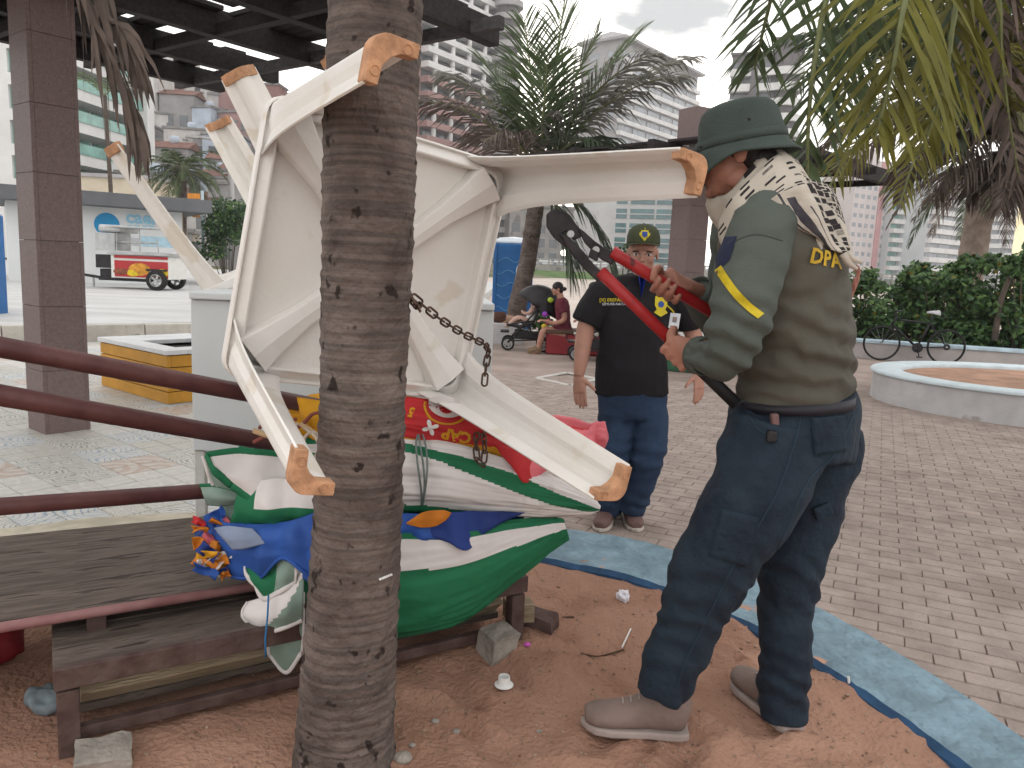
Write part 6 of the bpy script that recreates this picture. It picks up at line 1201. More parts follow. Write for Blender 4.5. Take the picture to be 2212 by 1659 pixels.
def cloth(mb, name, mat, parent, vox=.008, sm=5, amp=.006, fs=(9, 9, 22), seed=0, extra=None):
    me = remesh(mb, vox, sm)
    def fn(p, q):
        w1 = fbm((p[0] * fs[0] + seed, p[1] * fs[1], p[2] * fs[2]), 1.0, 3); w2 = 1 - abs(fbm((p[0] * fs[0] * .6 + 7, p[1] * fs[1] * .6 + seed, p[2] * fs[2] * .7), 1.0, 2)) * 2.2
        return amp * (.7 * w1 + .55 * w2) + (extra(p, q) if extra else 0)
    displace(me, fn); return link(name, me, mat, parent, smooth=True)

# ---------------------------------------------------------------- officer with the bolt cutter
m_slv = M('sleeve_greygreen', (.086, .101, .088), rough=.9, var=.1, scale=4, bump=.25, bscale=220); m_trs = M('shirt_olive_brown', (.092, .086, .068), rough=.85, var=.1, scale=4, bump=.2, bscale=240); m_trou = M('trousers_navy', (.0075, .0145, .027), rough=.85, col2=(.016, .030, .046), scale=7, bump=.6, bscale=45); m_hat = M('hat_greygreen', (.050, .066, .058), rough=.9, var=.12, scale=6, bump=.3, bscale=200); m_boot = M('shoe_taupe', (.20, .145, .125), rough=.8, var=.15, scale=8, bump=.3, bscale=60); m_bsole = M('shoe_sole', (.34, .28, .255), rough=.8, var=.15, scale=8); m_belt = M('belt_black', (.015, .014, .02), rough=.5)
of = thing('person', 'man in bucket hat, grey-green shirt and navy trousers holding long bolt cutters', 'person', (.68, 2.03, .15))
FW = V((-.93, .34, -.10))
# bolt cutter axes first
lA, lB = px(1298, 588, 2.20), px(1592, 874, 2.03); uA, uB = px(1322, 545, 2.21), px(1538, 675, 2.16)
def on_bar(a, b, u_): 
    best = min(range(101), key=lambda k: abs(proj_px(a.lerp(b, k / 100))[0] - u_)); return a.lerp(b, best / 100)
gN, gF = on_bar(lA, lB, 1474), on_bar(uA, uB, 1447)
body = MB(); HC = px(1596, 330, 2.07); q_, R_h = head(body, HC, FW, (0, 0, 1), .228)
T(body, [(1600, 385, 2.07, 46), (1625, 420, 2.075, 48), (1660, 470, 2.08, 60)]); T(body, [(1680, 480, 2.08, 90, 120), (1705, 620, 2.08, 105, 115), (1720, 780, 2.08, 100, 100), (1715, 900, 2.08, 95, 95)], ref=FW)
wN = px(1517, 768, 2.045); wF = px(1503, 628, 2.24)
sh = px(1650, 490, 1.95); el = px(1578, 765, 1.87); body.tube([sh, el, wN], [.05, .042, .028], 14); sh2 = px(1610, 500, 2.26); el2 = px(1592, 712, 2.37); body.tube([sh2, el2, wF], [.05, .042, .028], 14)
grip(body, gN, lB - lA, V((-.25, -.85, -.35)), wN, .0165, 1.05, -1); grip(body, gF, uB - uA, V((.15, .8, .35)), wF, .0165, 1.05, -1)
T(body, [(1700, 930, 2.05, 55), (1545, 1210, 1.98, 55), (1440, 1500, 1.99, 36)]); T(body, [(1760, 930, 2.12, 55), (1705, 1230, 2.13, 55), (1690, 1530, 2.10, 36)])
link('body', remesh(body, .0045, 3), sk_tan, of, smooth=True)
eyes(of, q_, R_h, .228)
hb = MB(); hb.ell(q_(0, -.07, .10), (.342 * .228, .425 * .228, .35 * .228), R_h, 18, 12); hb.ell(q_(0, -.25, -.13), (.30 * .228, .24 * .228, .24 * .228), R_h, 14, 10); link('hair', remesh(hb, .006, 3), m_hair, of, smooth=True)
# shirt: torso and sleeves
tb = MB(); T(tb, [(1714, 866, 2.08, 119, 128), (1716, 790, 2.08, 121, 130), (1710, 700, 2.08, 123, 136), (1700, 620, 2.08, 126, 146), (1688, 545, 2.08, 129, 155), (1676, 480, 2.08, 116, 148), (1660, 440, 2.08, 74, 92), (1642, 412, 2.08, 52, 58)], ref=FW, n=28)
def tex(p, q): # sagging folds across the small of the back
    z = p[2]; f = math.exp(-((z - 1.27) / .12) ** 2); return .009 * f * math.sin((z + .22 * (p[0] - .8) + .05 * fbm(p, 6)) * 95) + .004 * math.sin((z * 1.0 - .5 * p[0]) * 70) * math.exp(-((z - 1.45) / .12) ** 2)
shirt = cloth(tb, 'shirt', m_trs, of, amp=.006, fs=(5, 5, 14), seed=3, extra=tex)
sb = MB(); T(sb, [(1668, 450, 2.00, 62), (1652, 480, 1.95, 70), (1632, 545, 1.91, 71), (1610, 625, 1.885, 68), (1592, 700, 1.875, 63), (1579, 755, 1.89, 54), (1553, 775, 1.955, 46), (1520, 770, 2.03, 40), (1512, 768, 2.05, 39)], n=20)
def eln(p, q): 
    return .006 * math.sin((p[2] * 1.2 + p[0] * .6) * 90 + 2 * fbm(p, 8)) * math.exp(-((p[2] - 1.30) / .12) ** 2)
slv = cloth(sb, 'sleeve', m_slv, of, vox=.006, amp=.010, fs=(8, 8, 12), seed=9, extra=eln)
sb = MB(); T(sb, [(1640, 455, 2.16, 60), (1615, 500, 2.26, 74), (1600, 600, 2.33, 66), (1590, 705, 2.36, 60), (1550, 680, 2.31, 48), (1508, 632, 2.245, 37)], n=20); cloth(sb, 'sleeve', m_slv, of, vox=.008, seed=15)
cf = MB(); cf.tube([px(1526, 771, 2.025), px(1508, 767, 2.058)], [.050, .050], 18, cap=False); cf.build('cuff', m_slv, slv, smooth=True, solid=.004); cf = MB(); cf.tube([px(1520, 645, 2.262), px(1503, 627, 2.238)], [.049, .047], 18, cap=False); cf.build('cuff', m_slv, of, smooth=True, solid=.004)
# yellow tape across the sleeve, badge at the shoulder, lettering on the back
m_tape = M('tape_yellow', (.58, .44, .01), rough=.5, var=.15, scale=30); bt = bvh(slv); tp_ = MB(); rows = []
for k in range(25):
    t_ = k / 24; u_ = 1532 + 112 * t_; v_ = 548 + 132 * t_ + 18 * math.sin(t_ * 3); row = []
    for s_ in (-9, 0, 9):
        o_ = ray(u_ + s_ * .75, v_ - s_ * .6).normalized(); h = bt.ray_cast(cC, o_, 4); row.append((h[0] - o_ * .004) if h[0] is not None else None)
    if all(r is not None for r in row): rows.append(row)
tp_.grid(rows); tp_.build('yellow_tape', m_tape, slv, solid=.0015)
m_navyb = M('patch_navy', (.012, .018, .05), rough=.7); pb_ = MB(); vs_, fs_ = poly2d([(-.025, .045), (.025, .045), (.03, -.01), (0, -.05), (-.03, -.01)])
nrm_s = V((-.85, -.5, .1)); hit = px(1540, 545, 1.86); project(pb_, vs_, fs_, hit, V((.4, -.85, 0)).normalized(), V((.15, 0, 1)).normalized(), -nrm_s, bt, .004, back=.3); pb_.build('shoulder_patch', m_navyb, slv)
tx_ = MB(); vs_, fs_ = text2d('DPA', .05, .0015); bs = bvh(shirt); hh0 = bs.ray_cast(cC, ray(1768, 556).normalized(), 5); n0 = hh0[1] if hh0[1].dot(cC - hh0[0]) > 0 else -hh0[1]; ax0 = V((0, 0, 1)).cross(n0).normalized(); ay0 = n0.cross(ax0); ax0 = (ax0 - ay0 * .12).normalized()
project(tx_, vs_, fs_, hh0[0] + ax0 * .02, ax0, ay0, -n0, bs, .007, back=.15); tx_.build('lettering', M('print_gold', (.55, .36, .03), rough=.7), shirt)
# trousers, belt, pouch
tr_ = MB(); T(tr_, [(1716, 852, 2.08, 126, 132), (1718, 880, 2.08, 130, 132), (1712, 930, 2.07, 135, 132), (1706, 985, 2.06, 128, 128)], ref=FW, n=28)
T(tr_, [(1682, 920, 2.01, 110, 88), (1654, 1020, 1.99, 110, 90), (1606, 1110, 1.975, 98, 86), (1550, 1205, 1.965, 88, 78), (1512, 1290, 1.98, 80, 74), (1474, 1380, 1.995, 70, 66), (1440, 1455, 2.0, 60, 58), (1428, 1502, 2.0, 56, 56)], ref=FW, n=22); T(tr_, [(1762, 920, 2.14, 92, 86), (1750, 1030, 2.14, 88, 80), (1726, 1130, 2.13, 78, 72), (1706, 1230, 2.12, 68, 66), (1698, 1330, 2.12, 62, 60), (1694, 1430, 2.11, 58, 56), (1692, 1505, 2.105, 54, 54), (1692, 1550, 2.10, 48, 48)], ref=FW, n=22)
def trx(p, q):
    z = p[2]; k = math.exp(-((z - .60) / .14) ** 2) + 1.2 * math.exp(-((z - .30) / .09) ** 2); return .0045 * k * math.sin((z * 1.0 + .55 * (p[0] + p[1]) + .06 * fbm(p, 5)) * 85) + .006 * math.sin((z * .7 - p[0]) * 40 + 3 * fbm(p, 3)) * math.exp(-((z - .95) / .12) ** 2)
trou = cloth(tr_, 'trousers', m_trou, of, vox=.008, amp=.014, fs=(5, 5, 7.5), seed=5, extra=trx, sm=4)
bl = MB(); T(bl, [(1715, 873, 2.08, 129, 135), (1715, 853, 2.08, 126, 133)], ref=FW, n=32, sm=0); bl.build('belt', m_belt, of, smooth=True)
bt2 = bvh(trou)
def stick(name, u0, v0, u1, v1, w0_, mat, parent, th=.02):
    ro = ray((u0 + u1) / 2, (v0 + v1) / 2).normalized(); h = bt2.ray_cast(cC, ro, 4); yy = h[0].y - .004 if h[0] is not None else 1.95; a, b = px(u0, v0, yy), px(u1, v1, yy); return MB().bar(a, b, w0_, th, up=(0, -1, .2)).build(name, mat, parent, bevel=.005)
def hits(poly, tree, off, nu=10):
    """grid of points on the cloth inside a pixel quad (corners clockwise)"""
    G = []
    for i in range(nu + 1):
        row = []
        for k in range(nu + 1):
            a, b = i / nu, k / nu; u_ = (poly[0][0] * (1 - b) + poly[1][0] * b) * (1 - a) + (poly[3][0] * (1 - b) + poly[2][0] * b) * a; v_ = (poly[0][1] * (1 - b) + poly[1][1] * b) * (1 - a) + (poly[3][1] * (1 - b) + poly[2][1] * b) * a
            h = tree.ray_cast(cC, ray(u_, v_).normalized(), 5); row.append(h[0] + (h[1] if h[1].dot(cC - h[0]) > 0 else -h[1]) * off if h[0] is not None else None)
        if all(q is not None for q in row): G.append(row)
    return G
m_seam = M('trousers_seam', (.020, .040, .062), rough=.9)
for poly in ([(1752, 905), (1822, 898), (1826, 972), (1760, 985)], [(1560, 1100), (1640, 1120), (1612, 1225), (1530, 1200)]):
    G = hits(poly, bt2, .0035)
    if len(G) > 3: mb = MB(); mb.grid(G); pk_ = mb.build('pocket', m_trou, trou, smooth=True, solid=.004); ed = G[0] + [r[-1] for r in G] + G[-1][::-1] + [r[0] for r in G][::-1]; MB().tube([q for q in ed], .0014, 5).build('stitching', m_seam, pk_)
for ln in ([(1735, 880), (1715, 960), (1680, 1060), (1630, 1150), (1580, 1230), (1530, 1330), (1480, 1430), (1462, 1490)], [(1612, 890), (1640, 930), (1680, 950)], [(1842, 900), (1800, 985), (1745, 1040), (1700, 1140), (1665, 1215)]):
    A = catmull(ln, 8); Q = [bt2.ray_cast(cC, ray(a[0], a[1]).normalized(), 5)[0] for a in A]; Q = [q for q in Q if q is not None]
    if len(Q) > 4: MB().tube([q - ray(1700, 1100).normalized() * .001 for q in Q], .0022, 5).build('seam', m_seam, trou, smooth=True)
bts = bvh(slv); A = catmull([(1575, 535), (1600, 515), (1640, 507), (1690, 520)], 8); Q = [bts.ray_cast(cC, ray(a[0], a[1]).normalized(), 5)[0] for a in A]; Q = [q for q in Q if q is not None]
if len(Q) > 4: MB().tube(Q, .0018, 5).build('seam', m_hat, slv, smooth=True)
stick('pouch', 1660, 842, 1668, 888, .05, m_blk, of, .04); stick('key_fob', 1672, 893, 1675, 930, .02, M('fob_brown', (.16, .09, .085), rough=.5), of); stick('key_clip', 1668, 930, 1664, 955, .024, m_blk, of)
stick('cargo_flap', 1772, 1090, 1782, 1118, .05, m_trou, of)
# scarf
def scarf_mat(name, base, dark, sx, sy, thr, mode):
    if name in MATS: return MATS[name]
    m = bpy.data.materials.new(name); m.use_nodes = True; t = m.node_tree; b = t.nodes['Principled BSDF']; L = t.links.new; b.inputs['Roughness'].default_value = .95; b.inputs['Specular IOR Level'].default_value = .1
    uv = N(t, 'ShaderNodeTexCoord'); mp = N(t, 'ShaderNodeMapping'); mp.inputs['Scale'].default_value = (sx, sy, 1); L(uv.outputs['UV'], mp.inputs[0])
    nz = N(t, 'ShaderNodeTexNoise'); nz.inputs['Scale'].default_value = 6; mixv = N(t, 'ShaderNodeMixRGB'); mixv.inputs[0].default_value = .06; L(mp.outputs[0], nz.inputs['Vector']); L(mp.outputs[0], mixv.inputs[1]); L(nz.outputs['Color'], mixv.inputs[2])
    tx = N(t, 'ShaderNodeTexVoronoi') if mode == 'vor' else N(t, 'ShaderNodeTexWave')
    if mode == 'vor': tx.inputs['Scale'].default_value = 1.0; tx.distance = 'CHEBYCHEV'; tx.inputs['Randomness'].default_value = .45
    else: tx.inputs['Scale'].default_value = 1.0; tx.inputs['Distortion'].default_value = 1.0
    L(mixv.outputs[0], tx.inputs['Vector']); rp = N(t, 'ShaderNodeValToRGB'); rp.color_ramp.interpolation = 'LINEAR'; e = rp.color_ramp.elements; e[0].position = thr; e[1].position = thr + .05
    e[0].color = (*dark, 1); e[1].color = (*base, 1); L(tx.outputs[0], rp.inputs[0]); L(rp.outputs[0], b.inputs['Base Color'])
    n2 = N(t, 'ShaderNodeTexNoise'); n2.inputs['Scale'].default_value = 260; bp = N(t, 'ShaderNodeBump'); bp.inputs['Strength'].default_value = .3; bp.inputs['Distance'].default_value = .005; L(n2.outputs[0], bp.inputs['Height']); L(bp.outputs[0], b.inputs['Normal']); MATS[name] = m; return m
cw = (.52, .47, .40); cdk = (.035, .03, .032); s_plain = M('scarf_cream', cw, rough=.95, var=.06, scale=8, bump=.3, bscale=220); s_dots = scarf_mat('scarf_marks', cw, cdk, 9, 6, .22, 'vor'); s_chk = scarf_mat('scarf_check', (.46, .42, .36), cdk, 12, 6, .36, 'vor'); s_str = scarf_mat('scarf_stripe', cw, (.06, .055, .065), 1.25, .35, .30, 'wave'); s_drk = M('scarf_dark_stripe', (.06, .055, .065), rough=.95, var=.2, scale=40); s_knit = M('scarf_dark', (.05, .045, .045), rough=.95, col2=(.3, .27, .24), scale=60)
scf = thing('scarf', 'cream scarf with black pattern wrapped round the neck of the man in the bucket hat', 'scarf', px(1660, 440, 2.05))
def drape(rows, mat, name='fold', wave=.004, seed=0, n=8, solid=.005, mif=None): return patch(scf, rows, mat if isinstance(mat, list) else [mat], mif, name, n, wave, seed, solid=solid)
ring = MB(); cN = px(1632, 425, 2.08); sax = V((-.93, .34, .0)).normalized(); up_ = V((-.45, .1, .9)).normalized(); lat = sax.cross(up_).normalized(); sax = up_.cross(lat).normalized()
rows = []
for i in range(49):
    a = 2 * math.pi * i / 48; row = []
    for j in range(13):
        b_ = 2 * math.pi * j / 12; rr_ = .030 + .006 * math.sin(5 * a + 2) + .004 * math.sin(11 * a); hh_ = .062 + .012 * math.sin(2 * a + .7); wr_ = 1 + .07 * math.sin(4 * b_ + 3 * a)
        row.append(cN + sax * (math.cos(a) * (.092 + rr_ * math.cos(b_) * wr_)) + lat * (math.sin(a) * (.098 + rr_ * math.cos(b_) * wr_)) + up_ * (hh_ * math.sin(b_) * wr_ + .016 * math.sin(a * 2)))
    rows.append(row)
ring.grid(rows); ring.build('neck_wrap', s_dots, scf, smooth=True)
drape([[(1552, 480, 1.98), (1580, 430, 1.95), (1640, 370, 1.95), (1690, 330, 2.0), (1720, 345, 2.05)], [(1556, 520, 1.96), (1600, 470, 1.91), (1660, 410, 1.91), (1715, 370, 1.95), (1745, 385, 2.02)], [(1575, 548, 1.95), (1625, 480, 1.90), (1680, 425, 1.89), (1735, 400, 1.92), (1765, 420, 2.0)]], s_dots, seed=1, wave=.006)
drape([[(1550, 490, 1.99), (1565, 500, 1.96), (1600, 500, 1.93)], [(1556, 530, 1.98), (1580, 535, 1.95), (1610, 515, 1.93)], [(1585, 552, 1.97), (1605, 545, 1.94), (1620, 525, 1.93)]], s_knit, seed=2)
drape([[(1640, 452, 1.91), (1680, 420, 1.885), (1730, 400, 1.89), (1770, 400, 1.95)], [(1650, 470, 1.90), (1705, 450, 1.875), (1760, 455, 1.885), (1800, 455, 1.95)], [(1690, 478, 1.90), (1735, 490, 1.88), (1790, 510, 1.895), (1822, 510, 1.96)], [(1745, 500, 1.91), (1775, 525, 1.90), (1812, 545, 1.91), (1838, 550, 1.97)]], [s_plain, s_drk, s_chk], seed=3, wave=.009, n=16, mif=lambda a, t: 2 if t > .72 else (1 if (.40 < t < .53 and a > .12) or (.30 < t < .33) or (.60 < t < .63 and a > .3) else 0))
drape([[(1742, 385, 1.96), (1775, 395, 1.97), (1795, 405, 2.02)], [(1765, 430, 1.95), (1795, 430, 1.96), (1812, 440, 2.02)], [(1785, 475, 1.94), (1808, 475, 1.96), (1826, 490, 2.02)]], s_chk, seed=4)
drape([[(1780, 470, 1.945), (1805, 468, 1.95), (1826, 485, 2.0)], [(1800, 520, 1.945), (1818, 515, 1.95), (1838, 535, 2.0)], [(1822, 552, 1.96), (1835, 552, 1.965), (1842, 556, 2.0)]], s_plain, seed=5)
for k, (a, b_, c) in enumerate((((1765, 500), (1770, 530), (1772, 560)), ((1830, 545), (1842, 560), (1860, 566)), ((1822, 548), (1835, 570), (1850, 580)), ((1690, 470), (1710, 482), (1735, 505)))): MB().tube([px(*a, 1.90), px(*b_, 1.90), px(*c, 1.92)], [.010, .008, .005], 7, smooth=4).build('tassel', s_plain, scf, smooth=True)
# bucket hat
ht = thing('bucket_hat', 'grey-green bucket hat on the head of the man with bolt cutters', 'hat', HC); hu = V((-.20, .03, .98)).normalized(); hf = (V(FW) - hu * hu.dot(V(FW))).normalized(); hs = hf.cross(hu); Rh = Matrix((hf, hs, hu)).transposed(); hc = px(1602, 316, 2.07)
def hat_row(r, z, dip, n=48): 
    o = []
    for k in range(n + 1):
        a = 2 * math.pi * k / n; ca = math.cos(a); zz = z - dip * max(0, ca) ** 1.5 - dip * .18 * max(0, -ca); rr_ = r * (1 + .13 * ca * ca) * (1 - .10 * max(0, ca) * (dip > .03)); rr_ *= 1 + .018 * fbm((math.cos(a) * 2, math.sin(a) * 2, z * 20), 1.5); o.append(hc + Rh @ V((rr_ * ca, rr_ * .92 * math.sin(a), zz)))
    return o
cr_ = MB(); cr_.grid([hat_row(.002, .112, 0), hat_row(.045, .110, 0), hat_row(.068, .103, 0), hat_row(.080, .091, 0), hat_row(.088, .070, 0), hat_row(.094, .035, 0), hat_row(.099, .004, 0), hat_row(.100, -.006, 0)]); cr_.build('crown', m_hat, ht, smooth=True, solid=.004)
br_ = MB(); br_.grid([hat_row(.1005, .002, 0), hat_row(.103, -.006, .010), hat_row(.111, -.014, .028), hat_row(.119, -.020, .046), hat_row(.127, -.024, .062)]); br_.build('brim', m_hat, ht, smooth=True, solid=.005)
bd_ = MB(); bd_.grid([hat_row(.1022, .004, 0), hat_row(.1005, .026, 0)]); bd_.build('hat_band', m_hat, ht, smooth=True, solid=.003)
for s_ in (-1, 1): MB().ell(hc + Rh @ V((-.03, s_ * .085, .05)), (.004, .003, .004), Rh, 8, 6).build('eyelet', m_belt, ht)
shoe(of, gp(1480, 1592, .15), gp(1258, 1572, .15), .158, 0, m_boot, m_bsole, .052, .10); shoe(of, gp(1714, 1588, .15), gp(1590, 1478, .15), .158, 0, m_boot, m_bsole, .052, .10)
# ---- bolt cutter
m_ctr = M('cutter_red', (.36, .018, .022), rough=.38, col2=(.46, .04, .04), scale=9, bump=.08, bscale=40, spots=((.12, .02, .02), 16, .66)); m_cbk = M('cutter_black_steel', (.030, .025, .028), rough=.45, metal=.4, var=.4, scale=14, bump=.15, bscale=50); m_gr = M('grip_black', (.012, .012, .013), rough=.6)
bc = thing('bolt_cutter', 'long bolt cutters with red handles and black jaws held up by the officer', 'bolt cutter', gN)
MB().tube([lA, lA.lerp(lB, .08), lA.lerp(lB, .6)], [.019, .0175, .0165], 14).build('handle', m_ctr, bc, smooth=True); MB().tube([lA.lerp(lB, .601), lB], [.018, .0175], 14).build('grip', m_gr, bc, smooth=True)
MB().tube([uA, uA.lerp(uB, .08), uB], [.020, .0175, .0165], 14).build('handle', m_ctr, bc, smooth=True); MB().tube([uB + (uB - uA).normalized() * .001, uB + (uB - uA) * .62], [.018, .0175], 14).build('grip', m_gr, bc, smooth=True)
def flat(pts, y0, th, mat, name):
    k = len(pts); mb = MB(); mb.add([px(u_, v_, y0 - th / 2) for u_, v_ in pts] + [px(u_, v_, y0 + th / 2) for u_, v_ in pts], [tuple(range(k)), tuple(range(k, 2 * k))] + [(i, (i + 1) % k, k + (i + 1) % k, k + i) for i in range(k)]); return mb.build(name, mat, bc, bevel=.004)
flat([(1180, 463), (1192, 453), (1206, 452), (1224, 463), (1248, 488), (1262, 508), (1240, 520), (1222, 500), (1216, 505), (1234, 530), (1222, 535), (1196, 514), (1180, 490)], 2.215, .022, m_cbk, 'jaw')
flat([(1208, 505), (1226, 508), (1262, 545), (1284, 572), (1308, 594), (1292, 610), (1262, 582), (1234, 548)], 2.205, .026, m_cbk, 'jaw_arm'); flat([(1244, 487), (1262, 500), (1284, 520), (1305, 535), (1334, 548), (1322, 572), (1300, 562), (1284, 548), (1262, 524)], 2.212, .026, m_cbk, 'jaw_arm')
for u_, v_ in ((1232, 506), (1286, 540), (1278, 556)): q = px(u_, v_, 2.212); MB().tube([q - V((0, .020, 0)), q + V((0, .020, 0))], .010, 14).build('bolt', m_stl, bc, smooth=False)
flat([(1276, 536), (1296, 546), (1290, 566), (1270, 556)], 2.196, .012, m_cbk, 'link_plate')
# ---------------------------------------------------------------- man in black polo shirt
m_polo = M('polo_black', (.011, .010, .012), rough=.9, var=.2, scale=5, bump=.3, bscale=260); m_jean = M('jeans_blue', (.014, .028, .060), rough=.9, col2=(.027, .053, .105), scale=4, bump=.3, bscale=200); m_cap_ = M('cap_olive', (.055, .062, .032), rough=.9, var=.12, scale=8, bump=.3, bscale=260); m_shoe2 = M('shoe_brown', (.16, .095, .085), rough=.8, var=.15, scale=9); m_sole2 = M('sole_pale', (.50, .45, .40), rough=.8); m_gld = M('badge_yellow', (.60, .48, .02), rough=.6); m_bge = M('badge_blue', (.03, .07, .30), rough=.6); m_idw = M('id_white', (.66, .67, .70), rough=.4); m_blu = M('shirt_blue', (.02, .05, .36), rough=.8)
Y4 = 4.3; po = thing('person', 'man in black polo shirt, olive cap and jeans walking towards the table', 'person', (.68, 4.3, 0)); F4 = V((-.16, -1, -.12))
bo = MB(); hc4 = px(1388, 547, Y4 - .05); q4, R4 = head(bo, hc4, F4, (0, 0, 1), .232); T(bo, [(1392, 585, Y4, 23), (1394, 605, Y4 + .02, 25), (1394, 630, Y4 + .03, 32)]); T(bo, [(1392, 622, Y4 + .02, 60, 34), (1380, 680, Y4 + .02, 70, 44), (1368, 780, Y4, 68, 44), (1366, 870, Y4, 66, 42)], ref=(1, 0, 0))
T(bo, [(1308, 640, Y4, 22), (1272, 690, Y4 - .01, 20), (1261, 735, Y4 - .03, 19), (1256, 772, Y4 - .06, 16.5), (1250, 812, Y4 - .08, 11.5)]); T(bo, [(1466, 645, Y4, 22), (1488, 700, Y4 + .02, 19), (1506, 745, Y4, 17), (1508, 775, Y4 - .04, 14.5), (1508, 803, Y4 - .06, 11)])
hand(bo, px(1250, 812, Y4 - .08), px(1253, 862, Y4 - .11) - px(1250, 812, Y4 - .08), (.5, .75, 0), (.85, -.5, 0), .98, .12, .12); hand(bo, px(1508, 803, Y4 - .06), px(1512, 868, Y4 - .1) - px(1508, 803, Y4 - .06), (-.6, .6, 0), (-.8, -.55, 0), .98, .18, .10)
for s_ in (-1, 1): T(bo, [(1368 + s_ * 36, 870, Y4, 30), (1364 + s_ * 38, 985, Y4 - .03, 22), (1342 + s_ * 24, 1100, Y4 + .02, 14)])
link('body', remesh(bo, .0045, 3), sk_lite, po, smooth=True); eyes(po, q4, R4, .232)
hr = MB(); hr.ell(q4(0, -.10, .12), (.345 * .232, .41 * .232, .35 * .232), R4, 18, 12); hr.ell(q4(0, -.28, -.12), (.28 * .232, .2 * .232, .22 * .232), R4, 12, 8); link('hair', remesh(hr, .006, 3), m_hair, po, smooth=True)
# shirt
ts = MB(); T(ts, [(1364, 850, Y4, 79, 52), (1365, 800, Y4, 77, 54), (1368, 740, Y4, 76, 54), (1376, 690, Y4, 80, 52), (1384, 652, Y4 + .01, 87, 48), (1388, 628, Y4 + .02, 82, 40), (1392, 610, Y4 + .03, 50, 34), (1394, 602, Y4 + .03, 34, 30)], ref=(1, 0, 0), n=26)
T(ts, [(1335, 626, Y4 + .01, 32), (1305, 640, Y4, 36), (1284, 668, Y4, 35), (1266, 700, Y4 - .01, 32)]); T(ts, [(1440, 626, Y4 + .01, 32), (1468, 645, Y4, 36), (1482, 675, Y4 + .01, 34), (1491, 708, Y4 + .02, 30)])
ps = cloth(ts, 'polo_shirt', m_polo, po, vox=.007, amp=.013, fs=(6, 6, 5), seed=31); bp_ = bvh(ps)
for s_ in (-1, 1):
    co = MB(); a = q4(0, .05, -.62); rows = []
    for i in range(9):
        t_ = i / 8; ang = math.pi * (.08 + .92 * t_) ; base_ = px(1394, 604, Y4 + .02); r_ = .072
        p = base_ + V((s_ * r_ * math.sin(ang), -r_ * .9 * math.cos(ang), .012 + .028 * t_)); rows.append([p, p + V((s_ * .022 * math.sin(ang), -.024 * math.cos(ang) - .006, -.038 - .02 * (1 - t_)))])
    co.grid(rows); co.build('collar', m_polo, ps, smooth=True, solid=.004)
def on_shirt(vs, fs, u_, v_, mat, name, off=.004, tilt=0.0, parent=None, tree=None, ax=None):
    mb = MB(); ax = ax or V((math.cos(tilt), .0, math.sin(tilt))); ay_ = V((-ax.z, 0, ax.x)); project(mb, vs, fs, px(u_, v_, Y4 - .15), ax, ay_, V((0, 1, 0)), tree or bp_, off, back=.4); return mb.build(name, mat, parent or ps, fixn=False)
on_shirt(*poly2d([(-.018, .06), (.022, .055), (.004, -.075)]), 1387, 615, m_blu, 'under_shirt', .005)
on_shirt(*text2d('[X] EREFAU-NF', .0255, .0002), 1331, 649, m_gld, 'lettering', .004, .05); on_shirt(*text2d('SEMURB-NATAL', .019, .0), 1330, 658, m_idw, 'lettering', .004, .05)
sh_ = [(-.034, .045), (-.018, .055), (0, .047), (.018, .055), (.034, .045), (.036, .0), (.022, -.028), (.04, -.04), (0, -.062), (-.04, -.04), (-.022, -.028), (-.036, 0)]
on_shirt(*poly2d(sh_), 1431, 660, m_gld, 'badge', .004); on_shirt(*disc2d(.017, 14), 1431, 658, m_bge, 'badge_centre', .007)
# id card
ic = MB(); cpt = px(1457, 693, Y4 - .15); hh_ = bp_.ray_cast(cpt, V((0, 1, 0)), .5)[0]; cy_ = (hh_.y if hh_ is not None else Y4 - .1) - .012; cc_ = px(1457, 693, cy_)
idc = thing('id_card', 'white identity card with a small photo clipped to the black shirt', 'card', cc_); MB().box(cc_, (.056, .003, .083), Matrix.Rotation(.08, 3, 'Y')).build('card', m_idw, idc, bevel=.001); MB().box(cc_ + V((0, -.0025, .006)), (.024, .001, .030), Matrix.Rotation(.08, 3, 'Y')).build('portrait', M('id_photo', (.20, .19, .19), rough=.4), idc); MB().ell(cc_ + V((0, -.0032, .012)), (.006, .001, .007), None, 10, 6).build('portrait_head', sk_lite, idc); MB().box(cc_ + V((-.008, -.0025, -.030)), (.026, .001, .005), Matrix.Rotation(.08, 3, 'Y')).build('print_line', m_blk, idc); MB().tube([cc_ + V((-.004, 0, .043)), px(1450, 668, cy_ - .005), px(1441, 660, cy_ - .004)], .004, 6).build('clip_strap', m_gld, idc, smooth=True)
# cap, glasses
cp = thing('cap', 'olive baseball cap with yellow and blue crest on the man in black', 'cap', hc4); u4 = V((-.02, .02, .99)).normalized(); f4 = (F4 - u4 * u4.dot(F4)).normalized(); s4 = f4.cross(u4); Rc = Matrix((s4, f4, u4)).transposed(); c4 = q4(0, -.03, .245)
prof = [(.001, .098), (.035, .095), (.062, .084), (.082, .062), (.091, .035), (.093, .0), (.092, -.012)]; cpm = MB().lathe(prof, c4, 32, Rc, sx=.96, sy=1.12).build('crown', m_cap_, cp, smooth=True, solid=.003)
rows = []
for i in range(17):
    a = math.pi * (.12 + .76 * i / 16); row = []
    for k in range(6):
        r_ = k / 5; x = .088 * math.cos(a); y = .104 * math.sin(a) + r_ * .072 * math.sin(a) ** .8; row.append(c4 + Rc @ V((x * (1 + .08 * r_), y, -.008 - .006 * r_ - .35 * x * x * (1 + r_) * 2.2)))
    rows.append(row)
br = MB(); br.grid(rows); br.build('peak', m_cap_, cp, smooth=True, solid=.004); tc4 = bvh(cpm)
